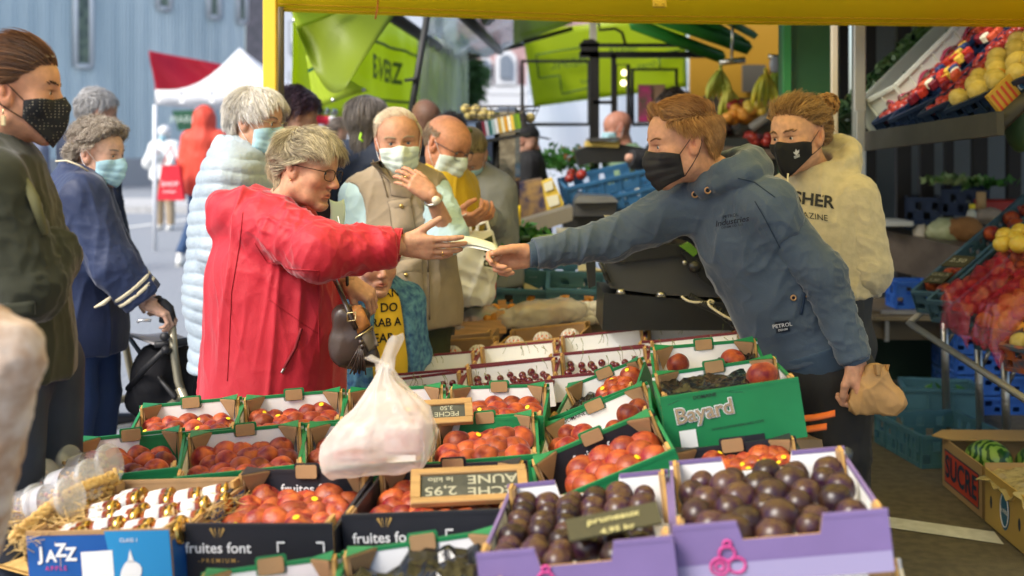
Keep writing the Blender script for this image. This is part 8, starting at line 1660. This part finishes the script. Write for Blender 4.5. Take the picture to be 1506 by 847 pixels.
# --- background shoppers
J = stand(P(440,300,6.3)[0], 6.3, 1.68, 10); fix(J, P(440,215,6.3), P(440,390,6.3), (P(437,168,6.3), V(.9,.4,-.25), V(0,0,1)))
simple('person with plum black bobbed hair behind the two white haired women', J, mat('dark_plum_coat', (.03,.02,.03), .8), hairf=lambda hd, r: hair(hd, r, 'hair', scal(.45,-.1,-.5), lambda p: comb(.15,-.4,-.7)(p), 2600, .08, .026, .0016, (.018,.008,.015), (.07,.03,.05), 6, curl=.2, cap_off=.012))
J = stand(P(532,300,6.6)[0], 6.6, 1.72, 75); fix(J, P(542,222,6.6), P(532,390,6.6), (P(540,178,6.6), V(.35,.9,-.1), V(0,0,1)))
r_, hd_, pr_, jk_ = simple('person with grey bobbed hair in a navy black jacket seen from behind', J, mat('navy_shell', (.010,.020,.045), .6), hem=.70, t=.04, hairf=lambda hd, r: hair(hd, r, 'hair', scal(.45,-.3,-.75), lambda p: comb(.12,-.25,-1)(p), 3000, .13, .022, .0016, (.10,.08,.065), (.30,.26,.22), 7, lift=.15, rnd=.08, cap_off=.010))
b = MB(); b.tube([P(531,196,6.42), P(529,204,6.40), P(534,208,6.40)], .006, 6); b.build('tag_loop', mat('neon_tag', (.5,.9,.05), .6), r_)
J = stand(P(627,300,7.6)[0], 7.6, 1.78, -60); fix(J, P(627,215,7.6), P(627,370,7.6), (P(626,177,7.6), V(.6,-.7,-.5), V(0,0,1)))
simple('brown bald head of a man standing behind the man in the beige vest', J, mat('black_top', (.012,.012,.014), .8), tone=(.20,.10,.06))
J = stand(P(658,300,7.2)[0], 7.2, 1.72, -60); fix(J, P(664,240,7.2), P(660,380,7.2), (P(662,200,7.2), V(.3,.9,-.3), V(0,0,1)))
simple('dark haired person half hidden behind the bald man in yellow', J, _M['black_top'], hairf=lambda hd, r: hair(hd, r, 'hair', scal(), short_flow, 1400, .05, .012, .002, (.02,.015,.012)))
# man in olive green top seen far back among the stalls
J = stand(P(930,300,9.2)[0], 9.2, 1.74, 200); fix(J, P(922,222,9.2), P(935,340,9.2), (P(908,188,9.2), V(-.9,-.1,-.2), V(0,0,1)))
r_, hd_, pr_, jk_ = simple('bald man in a sage green shirt and pale mask far behind the blue crates', J, mat('sage_shirt', (.16,.25,.15), .85), hem=.85, tone=(.42,.19,.13)); face_mask(hd_, pr_, r_, 'face_mask', SURG, STRAP)
# dark clad stallholder behind vendor
J = stand(P(985,300,8.0)[0], 8.0, 1.76, 180); fix(J, P(985,200,8.0), P(985,330,8.0), (P(990,160,8.0), V(-1,-.1,-.1), V(0,0,1)), arm=dict(ER=P(955,238,7.85), WR=P(925,232,7.8), EL=P(955,240,8.1), WL=P(925,234,8.1)))
simple('stallholder in black standing beyond the vendor with arms stretched forward', J, _M['black_top'], hem=.5, hairf=lambda hd, r: hair(hd, r, 'hair', scal(), short_flow, 1200, .05, .012, .002, (.03,.02,.012)))
# black capped stallholder by the mirror post
J = stand(P(778,300,9.0)[0], 9.0, 1.70, 180); fix(J, P(778,232,9.0), P(776,340,9.0), (P(772,207,9.0), V(1,-.2,-.2), V(0,0,1)))
r_, hd_, pr_, jk_ = simple('person in a black cap and black top beside the steel post', J, _M['black_top']); b = MB(); b.sphere(hd_.w((0,-.01,.05)), (.088,.105,.075), R=hd_.R); b.box(hd_.w((0,.12,.045)), (.13,.09,.008), R=hd_.R); b.build('cap', _M['black_top'], r_)
# --- man in beige vest, hand at his chin
def vest_man():
 Y = 5.0; J = stand(P(590,400,Y)[0], Y, 1.76, -72)
 J['N'] = P(584, 262, Y); J['P'] = P(600, 450, Y)
 J['head'] = (P(586,207,Y-.03), V(.14,-.98,-.12), V(-.06,0,1))
 J['SR'] = P(530,290,Y-.02); J['ER'] = P(520,375,Y-.02); J['WR'] = P(545,450,Y-.12)
 J['SL'] = P(632,284,Y+.04); J['EL'] = P(660,345,Y-.16); J['WL'] = P(634,286,Y-.26)
 hL = hand_prims(J['WL'], V(-.66,-.02,.48), V(-.3,.85,-.25), 1, .92, [(.35,.5,.4),(.3,.5,.4),(.25,.5,.4),(.2,.4,.4)], (.55,.2,.5), .12); hR = hand_prims(J['WR'], V(.1,-.1,-1), V(.9,0,0), -1, 1.0)
 root, hd, pr, bp, R = person('older man in a beige pocket vest holding his chin, pale mask on', J, (.50,.26,.165), hv=.0028, headkw=dict(age=1), hands=(hL, hR), hs=1.05)
 sh = mat('pale_blue_shirt', (.42,.58,.62), .8, bump=(500,.2), sheen=.2)
 jacket(J, root, sh, .012, .80, 'LR', .007, cut=.17, r=(.066,.060,.055), name='shirt', collar=.020)
 vm = mat('beige_vest', (.29,.23,.16), .8, bump=(150,.5,.0015), var=.08, sheen=.15)
 q, R = torso_prims(J['N'], J['P'], J['fw'], (J['SL']*.93+J['N']*.07, J['SR']*.93+J['N']*.07), 1.0, belly=.03, t=.034); hem = P(600,478,Y)[2]
 q += [cap(J['N']-V(0,0,.28), V(J['P'][0], J['P'][1], hem-.05), .17, .20, k=.1, flat=(nrm(J['fw']),.75))]
 for a in 'LR': q += [ell(J['S'+a]+J['rt']*(.035 if a == 'R' else -.035)-V(0,0,.10), (.055,.15,.16), R=basis(x=J['rt'], z=(0,0,1)), k=.012, sub=True)]
 q += [cap(J['N']-V(0,0,.03), J['N']+V(0,-.05,.2), .065,.07,k=.01,sub=True), plane((0,0,hem),(0,0,-1))]
 vs = garment('vest', q, vm, root, .006, [((.1,0,1),.4,.06,.006,None,1), ((.8,0,.4),.2,.035,.007,P(590,380,Y-.2),.2)], 2)
 v, f = GEO[vs.name]; bv = BVHTree.FromPolygons([tuple(map(float,p)) for p in v], [tuple(map(int,x)) for x in f])
 def on(px, py, off=.003):
  dr = nrm(P(px,py,1.5)-V(0,0,EYE)); h = bv.ray_cast(Vector((0,0,EYE)), Vector(dr)); return np.array(h[0])-dr*off if h[0] is not None else P(px,py,Y-.2)
 dk = mat('vest_seam', (.15,.115,.08), .9)
 for name, qd in (('chest_pocket', [(572,300),(604,296),(611,336),(577,343)]), ('chest_pocket_flap', [(570,296),(603,291),(606,306),(574,311)]), ('side_pocket', [(579,390),(620,385),(624,440),(582,444)]), ('side_pocket_flap', [(577,384),(621,379),(622,402),(578,409)]), ('collar_flap', [(545,240),(560,236),(578,262),(610,276),(604,292),(575,287),(573,268)])):
  b = MB(); n = len(qd); cc = V(*np.mean(qd, 0)); 
  rings = [[on(*(cc+(V(*p)-cc)*k), .004+.010*(1-k**4)) for p in [tuple(lerp(V(*qd[i]),V(*qd[(i+1)%n]),t)) for i in range(n) for t in (0,.33,.66)]] for k in (1,.93,.5)]
  m_ = len(rings[0]); vv = sum(rings, []); vv.append(on(*cc, .013)); fs = [(a*m_+i, a*m_+(i+1)%m_, (a+1)*m_+(i+1)%m_, (a+1)*m_+i) for a in (0,1) for i in range(m_)]+[(2*m_+i, 2*m_+(i+1)%m_, 3*m_) for i in range(m_)]
  b.add(vv, fs, 0, True); b.tube([on(*p, .005) for p in qd+[qd[0]]], .0014, 5, 1); b.build(name, [vm, dk], root)
 for pts, r in (([(620,286),(626,330),(630,400),(632,470)], .0032), ([(548,235),(562,262),(570,290)], .0025), ([(572,376),(622,368)], .003)):
  b = MB(); b.tube([on(*lerp(V(*a),V(*c),t)) for a, c in zip(pts[:-1],pts[1:]) for t in np.linspace(0,1,8)], r, 5); b.build('seam', dk, root)
 b = MB(); 
 for (x,y) in ((590,303),(597,404)): b.sphere(on(x,y,.016), .008)
 b.build('snap_button', mat('brass_snap', (.6,.42,.15), .3, metal=1), root)
 dW = nrm(J['WL']-J['EL']); e1 = nrm(np.cross(dW,[0,1,0])); e2 = np.cross(dW,e1); b = MB(); cw = J['WL']-dW*.025
 b.tube([cw+(math.cos(a)*e1+math.sin(a)*e2)*.031 for a in np.linspace(0,2*math.pi,25)], .006, 6, 0, caps=False); face = cw-V(0,.034,0)+V(.012,0,0); b.tube([face, face-V(0,.008,0)], .016, 16, 1); b.build('wristwatch', [mat('steel_band', (.5,.48,.42), .3, metal=.9), mat('watch_face', (.7,.65,.5), .3)], root)
 b = MB(); fr = J['WL']+nrm(V(-.66,-.02,.48))*.112; b.tube([fr+V(math.cos(a)*.4, -.3, math.sin(a))*.0 + e1*math.cos(a)*.0105+V(0,-1,0)*math.sin(a)*.0105 for a in np.linspace(0,2*math.pi,17)], .0018, 5, caps=False); b.build('ring', _M['gold'], root)
 trousers(J, mat('olive_trousers', (.05,.06,.03), .8), root, .025)
 for a in 'LR': shoe(root, J['A'+a], J['fw'], SHOE, SOLE)
 def fl(p): return blend(p, sstep(p[:,2], .05,.08), comb(.1,-.2,-.95), lambda q: comb(.0,-.55,.1)(q)+np.array([.7,0,0]))
 hair(hd, root, 'hair', scal(.76,.12,-.45), fl, 3400, .028, .005, .00055, (.60,.50,.36), (.90,.84,.70), 5, lift=.25, rnd=.12, nocap=True, cap_off=.0005, capcol=np.array((.48,.33,.20)))
 brows(hd, pr, root, mat('brow_sandy', (.42,.32,.22), .7), 1.3); face_mask(hd, pr, root, 'face_mask', SURGW, STRAP)
vest_man()
# --- bald man in yellow with glasses
def bald_man():
 Y = 5.5; J = stand(P(655,400,Y)[0], Y, 1.74, -35); fix(J, P(652,252,Y), P(655,420,Y), (P(657,214,Y-.03), V(.78,-.55,-.42), V(.25,-.1,1)), arm=None)
 J['SR'] = P(622,276,Y-.02); J['ER'] = P(630,350,Y-.05); J['WR'] = P(667,326,Y-.2); J['SL'] = P(676,274,Y+.12); J['EL'] = P(690,330,Y+.1); J['WL'] = P(680,326,Y-.05)
 hR = hand_prims(J['WR'], V(.85,-.2,.12), V(.0,.5,.6), -1, 1, [(.6,.8,.5)]*4, (.6,.4,.6)); hL = hand_prims(J['WL'], V(.6,-.4,.1), V(0,.4,.8), 1, 1, [(.6,.8,.5)]*4)
 root, hd, pr, bp, R = person('bald man with glasses and white mask in a mustard yellow shirt looking down', J, (.54,.25,.145), hv=.003, headkw=dict(age=1), hands=(hR,hL), look=(0,1,-.3), hs=1.06)
 jacket(J, root, mat('mustard_shirt', (.55,.36,.015), .8, sheen=.2), .015, .80, 'LR', .008, cut=.10, name='shirt', collar=0)
 trousers(J, mat('grey_trousers2', (.06,.065,.06), .8), root, .02)
 for a in 'LR': shoe(root, J['A'+a], J['fw'], SHOE, SOLE)
 hair(hd, root, 'hair', lambda d: scal(2,.15,-.45)(d) & (d[:,2] < .36+.10*np.sin(d[:,0]*311+d[:,1]*517)) & (d[:,1] < .12+.08*np.sin(d[:,2]*411)), lambda p: comb(.1,-.5,-.8)(p), 2400, .018, .004, .0008, (.30,.20,.12), (.5,.4,.3), 4, lift=.15, nocap=True)
 face_mask(hd, pr, root, 'face_mask', SURGW, STRAP); glasses(hd, root, mat('dark_blue_frame', (.02,.03,.06), .3), LENS)
bald_man()
# --- girl in grey hoodie looking down
def hoodie_girl():
 Y = 6.0; J = stand(P(700,400,Y)[0], Y, 1.64, -115); fix(J, P(697,262,Y), P(705,400,Y), (P(689,228,Y-.08), V(-.12,-.75,-.65), V(0,-.5,.8)))
 J['SR'] = P(662,282,Y-.03); J['ER'] = P(655,345,Y-.1); J['WR'] = P(676,328,Y-.28); J['SL'] = P(732,282,Y-.03); J['EL'] = P(736,345,Y-.05); J['WL'] = P(712,318,Y-.25)
 hs = [hand_prims(J['WL'], V(-.8,-.2,-.1), V(0,-.3,-.9), 1, .9, [(.6,.8,.5)]*4)]
 root, hd, pr, bp, R = person('girl in a grey hoodie with tied back hair looking down', J, (.52,.29,.2), hv=.004, headkw=dict(fem=1), hands=hs, look=(0,1,-.4))
 jacket(J, root, mat('grey_hoodie', (.25,.26,.25), .9, bump=(300,.3)), .028, .78, 'LR', .009, collar=.030, name='hoodie')
 trousers(J, mat('plain_dark_trousers', (.025,.028,.035), .8), root, .02)
 for a in 'LR': shoe(root, J['A'+a], J['fw'], SHOE, SOLE)
 hair(hd, root, 'hair', scal(.5,.1,-.5), lambda p: comb(.0,-1,.15)(p), 3000, .08, .008, .0013, (.16,.12,.05), (.34,.27,.12), 6, lift=.05, rnd=.05)
 face_mask(hd, pr, root, 'face_mask', SURG, STRAP)
 b = MB(); c = hd.w((0,-.02,.125)); b.sphere(c, (.022,.022,.016)); b.build('hair_bun', mat('hair_tie_green', (.10,.12,.02), .8), root)
hoodie_girl()
# --- boy in yellow shirt
def boy():
 Y = 4.62; k = .72; J = stand(P(552,500,Y)[0], Y, 1.22, -60); fix(J, P(556,428,Y), P(556,548,Y), (P(551,388,Y-.04), V(.42,-.90,-.02), V(0,0,1)), sh=.115)
 for a, sg in (('L',-1),('R',1)): J['E'+a] = J['S'+a]+J['rt']*.03*sg+V(0,0,-.19); J['W'+a] = J['E'+a]+nrm(J['fw'])*.03+V(0,0,-.15)
 hs = [hand_prims(J['W'+a], V(0,-.1,-1), V(1 if a == 'R' else -1,0,0), -1 if a == 'R' else 1, .72) for a in 'LR']
 root, hd, pr, bp, R = person('boy in a yellow lettered shirt standing behind the red jacket woman', J, (.52,.29,.19), hv=.003, hands=hs, hs=.92, s=.70, headkw=dict(fem=1))
 m = mat('boy_yellow', (.74,.48,.03), .8, sheen=.2); tee = jacket(J, root, m, .016, .60, '', .006, .70, collar=.010, wide=.115, name='t_shirt')
 sm = mat('boy_blue_print', (.02,.08,.22), .8, col2=(.10,.26,.38), vscale=45)
 q, R = torso_prims(J['N'], J['P'], J['fw'], (J['SL'], J['SR']), .72, t=.024); q += [cap(J['N']-V(0,0,.15), V(J['P'][0],J['P'][1],.62), .125,.145,k=.08,flat=(nrm(J['fw']),.8))]
 for a in 'LR': q += sleeve(J['S'+a], J['E'+a], J['W'+a], .018, (.042,.038,.036), .12)
 q += [ell(J['N']+nrm(J['fw'])*.16-V(0,0,.22), (.075,.12,.36), R=basis(x=J['rt'], z=(0,0,1)), k=.01, sub=True), cap(J['N']-V(0,0,.02), J['N']+V(0,0,.2), .052,.06,k=.01,sub=True), plane((0,0,.58),(0,0,-1))]
 garment('open_shirt', q, sm, root, .006, [((.1,0,1),.3,.04,.005,None,1)], 2)
 decal(root, 'shirt_print', [('ALL I WANT',.040,0,.075,.02,0),('TO DO',.042,.01,.025,.02,0),('IS GRAB A',.040,0,-.025,.02,0),('BEAR',.044,.01,-.078,.02,0)], P(563,470,Y-.2), nrm(V(.9,.45,0)), (0,0,1), V(-.3,.95,0), mat('print_black', (.012,.012,.012), .8), tee, .003)
 trousers(J, mat('boy_trousers', (.02,.05,.12), .8), root, .018, .70)
 for a in 'LR': shoe(root, J['A'+a], J['fw'], SHOE, SOLE, .75)
 def fl(p): return blend(p, sstep(p[:,2], .03,.08), comb(.1,-.1,-1), comb(.2,.6,.0))
 hair(hd, root, 'hair', scal(.45,.1,-.45), fl, 3600, .045, .016, .0010, (.14,.12,.10), (.42,.38,.33), 6, lift=.4)
 brows(hd, pr, root, _M['brow_brown'], .8)
boy()
# --- young man in a cream hoodie
def hoodie_man():
 Y = 4.5; J = stand(P(1205,400,Y)[0], Y, 1.80, 215)
 J['N'] = P(1200, 258, Y); J['P'] = P(1216, 500, Y)
 J['head'] = (P(1174,202,Y-.05), V(-.74,-.66,-.06), V(-.10,0,1))
 J['SR'] = P(1160,292,Y+.12); J['ER'] = P(1172,400,Y+.15); J['WR'] = P(1165,450,Y+.05)
 J['SL'] = P(1254,294,Y-.08); J['EL'] = P(1272,398,Y-.10); J['WL'] = P(1222,432,Y-.02)
 hL = hand_prims(J['WL'], V(-.9,-.1,-.1), V(0,.8,-.3), 1, 1.0)
 root, hd, pr, bp, R = person('young man in a cream hoodie with curly tied hair and black mask', J, (.56,.30,.18), hv=.0026, hands=(hL,), look=(.15,1,-.05), hs=1.05, s=1.03, eye=(.06,.05,.04))
 m = mat('cream_hoodie', (.50,.43,.28), .85, bump=(160,.6,.0018), var=.09, vscale=30, sheen=.4)
 ax = nrm(J['head'][0]-J['N']); ex = ring_col(J['N']+V(0,0,.02), ax, .082, .024, J['fw'], k=.02)+ring_col(J['N']+V(.03,.02,.045), ax, .100, lambda a: .018+.020*(1-math.cos(a))/2, J['fw'], 70, 290, k=.014)+ring_col(J['N']+V(.02,.02,-.01), ax, .125, lambda a: .022, J['fw'], 60, 300, k=.02)
 hd_ = jacket(J, root, m, .032, .92, 'LR', .006, 1.02, collar=0, wide=.165, amp=1.1, r=(.055,.052,.040), extra=ex+[cap(J['N']+V(0,0,.02), J['N']+ax*.3, .062,.08,k=.012,sub=True)], sep='L', name='hoodie')
 mk = mat('print_charcoal', (.03,.03,.03), .85); up = nrm(V(-.05,0,1))
 decal(root, 'chest_print', [('THRASHER',.056,-.046,.012,.03,.15),('MAGAZINE',.028,.0,-.042,.0,0)], P(1192,302,Y-.3), nrm(V(.93,-.25,-.12)), up, V(.12,.97,0), mk, hd_, .003)
 b = MB(); b.tube([P(1159,255,Y-.22), P(1157,285,Y-.24), P(1161,310,Y-.25)], .003, 6); b.build('drawstring', mat('cream_cord', (.6,.55,.42), .8), root)
 trousers(J, mat('plain_dark_trousers', (.025,.028,.035), .8), root, .02)
 for a in 'LR': shoe(root, J['A'+a], J['fw'], SHOE, SOLE)
 def fl(p): o = comb(.0,-1,.12)(p); o[:,2] += .4*np.sin(p[:,1]*80+p[:,2]*90); return o
 hair(hd, root, 'hair', scal(.50,.16,-.55), fl, 5200, .07, .024, .0010, (.16,.075,.022), (.52,.30,.11), 9, curl=.55, curlf=25, lift=.35, rnd=.2, cap_off=.006, capcol=np.array((.19,.095,.03)))
 # bun of curls
 c = hd.w((-.02,-.150,.10)); b = MB(); rr = random.Random(4)
 for i in range(46):
  a = V(rr.gauss(0,1), rr.gauss(0,1), rr.gauss(0,1)); a = nrm(a); e = nrm(np.cross(a, V(rr.gauss(0,1),rr.gauss(0,1),rr.gauss(0,1)))); f_ = np.cross(a, e); R0 = rr.uniform(.024,.042)
  b.tube([c+e*math.cos(t)*R0+f_*math.sin(t)*R0+a*.014*math.sin(t*2) for t in np.linspace(0, rr.uniform(2.5,5), 12)], [.0022]*11+[.001], 5)
 b.sphere(c, .024); b.build('hair_bun', mat('ginger_curls', (.26,.12,.035), .5, col2=(.48,.26,.09), vscale=60), root)
 brows(hd, pr, root, mat('brow_fair', (.20,.11,.05), .7), 1.2)
 fm, pw = face_mask(hd, pr, root, 'face_mask', mat('black_cloth_mask', (.010,.010,.011), .85, bump=(700,.2,.0005)), BCORD, 'cloth')
 i = 6; c = pw[i, 11]; u = nrm(pw[i+2,11]-pw[i-2,11]); w_ = nrm(pw[i,14]-pw[i,8]); nn = nrm(np.cross(u, w_)); nn = nn if nn@(c-hd.c) > 0 else -nn; b = MB()
 for a, l in ((90,.020),(50,.017),(130,.017)):
  d = u*math.cos(math.radians(a))+w_*math.sin(math.radians(a)); e = np.cross(nn, d); b.add([c+nn*.003-w_*.004, c+nn*.003+d*l*.5+e*l*.22, c+nn*.003+d*l, c+nn*.003+d*l*.5-e*l*.22], [(0,1,2,3)])
 for k in (-1,0,1): o = c+nn*.003-w_*(.008)+u*.004*0; b.add([o+u*(-.010)+w_*(k*.0035-.001), o+u*.010+w_*(k*.0035-.001), o+u*.010+w_*(k*.0035+.001), o-u*.010+w_*(k*.0035+.001)], [(0,1,2,3)])
 b.build('mask_emblem', mat('emblem_white', (.75,.75,.72), .7), root)
hoodie_man()
# --- far street people
def far_people():
 Y = 15.0; J = stand(P(300,300,Y)[0], Y, 1.80, 80); J['P'] = V(P(300,300,Y)[0], Y, .95); J['KL'] += V(-.05,.1,0); J['KR'] += V(.03,-.05,0); J['AL'] = J['AL']+V(-.15,-.1,.05); J['AR'] += V(.12,.15,0)
 J['ER'] = J['SR']+V(.02,-.02,-.28); J['WR'] = J['ER']+V(.0,.1,-.22)
 root, hd, pr, bp, R = person('person in an orange red hooded raincoat walking away on the road', J, hv=.012)
 m = mat('coral_raincoat', (.62,.065,.035), .6)
 q = [ell(hd.c+V(0,-.02,.01), (.13,.15,.155), k=.05), cap(hd.c-V(0,.03,.08), J['N']-V(0,.03,.06), .12,.15,k=.06)]
 jacket(J, root, m, .05, .82, 'LR', .012, wide=.2, collar=0, extra=q, amp=1.5, name='raincoat')
 trousers(J, mat('street_jeans', (.03,.07,.16), .8), root, .012)
 ws = mat('white_trainer', (.75,.75,.72), .5)
 for a in 'LR': shoe(root, J['A'+a], J['fw'], ws, SOLE)
 c = P(252,268,Y-.3); b = MB(); b.add([c+V(x,y,z) for z,w in ((.19,.10),(-.20,.15)) for x,y in ((-w,-.03-.02*(z<0)),(w*1.05,-.07),(w,.06),(-w*.9,.07))], [(0,1,2,3),(7,6,5,4),(0,4,5,1),(1,5,6,2),(2,6,7,3),(3,7,4,0)])
 o = b.build('shopping_bag', mat('red_bag', (.58,.012,.03), .6)); tag(o, 'red shopping bag with white lettering hanging beside the orange red raincoat', 'bag')
 b = MB(); b.tube([c+V(-.08,-.06,.2), c+V(0,-.03,.42), c+V(.08,-.06,.2)], .01, 5); b.build('handle', _M['red_bag'], o);
 b = MB(); b.text('SHOP', .08, c+V(0,-.076,-.02), (1,0,0), (0,0,1)); b.text('market', .05, c+V(0,-.082,-.10), (1,0,0), (0,0,1)); b.build('bag_lettering', mat('bag_white', (.8,.8,.8), .7), o)
 c = P(312,382,Y-1.2); b = MB(); b.add([c+V(*p) for p in ((-.10,0,.10),(.04,.02,.16),(.12,.0,-.10),(-.02,.02,-.16),(.0,-.07,0),(.0,.09,.02))], [(0,4,1),(1,4,2),(2,4,3),(3,4,0),(1,5,0),(2,5,1),(3,5,2),(0,5,3)]); tag(b.build('carrier_bag', mat('stripe_bag', (.6,.62,.7), .5, col2=(.08,.08,.35), vscale=7)), 'white and blue carrier bag hanging low beside the pale quilted jacket', 'bag')
 Y = 21; J = stand(P(243,250,Y)[0], Y, 1.64, -100); J['ER'] = J['SR']+V(-.1,-.05,-.25); J['WR'] = J['N']+V(-.05,-.25,-.12); J['EL'] = J['SL']+V(.1,-.05,-.25); J['WL'] = J['N']+V(.1,-.25,-.25)
 J['fw'] = V(-.1,-1,0)
 root, hd, pr, bp, R = person('distant person in a white raincoat and mask under the white tent', J, hv=.014)
 jacket(J, root, mat('white_raincoat', (.66,.68,.68), .6), .06, .80, 'LR', .016, wide=.22, collar=0, name='raincoat'); trousers(J, mat('khaki', (.35,.27,.18), .8), root, .02)
 for a in 'LR': shoe(root, J['A'+a], V(0,-1,0), ws, SOLE)
 b = MB(); b.sphere(hd.w((0,-.01,.05)), (.11,.12,.10)); b.build('hat', mat('white_raincoat', (.66,.68,.68), .6), root); face_mask(hd, pr, root, 'face_mask', SURG, STRAP)
 for i, (px, py, Y, c, lab) in enumerate([(495,190,13,(.10,.10,.12),'distant person in dark clothes seen between the red and the beige vested shoppers'), (40,222,14,(.12,.14,.2),'distant person half hidden behind the dotted mask woman'), (486,186,18,(.35,.12,.15),'distant person in faded red beyond the market stalls')]):
  J = stand(P(px,300,Y)[0], Y, 1.66, 30+50*i); simple(lab, J, mat('far_cloth_%d'%i, c, .8), vox=.02, hv=.016, shoes=False, hairf=lambda hd, r: hair(hd, r, 'hair', scal(), short_flow, 400, .05, .014, .004, (.12,.09,.07)))
far_people()
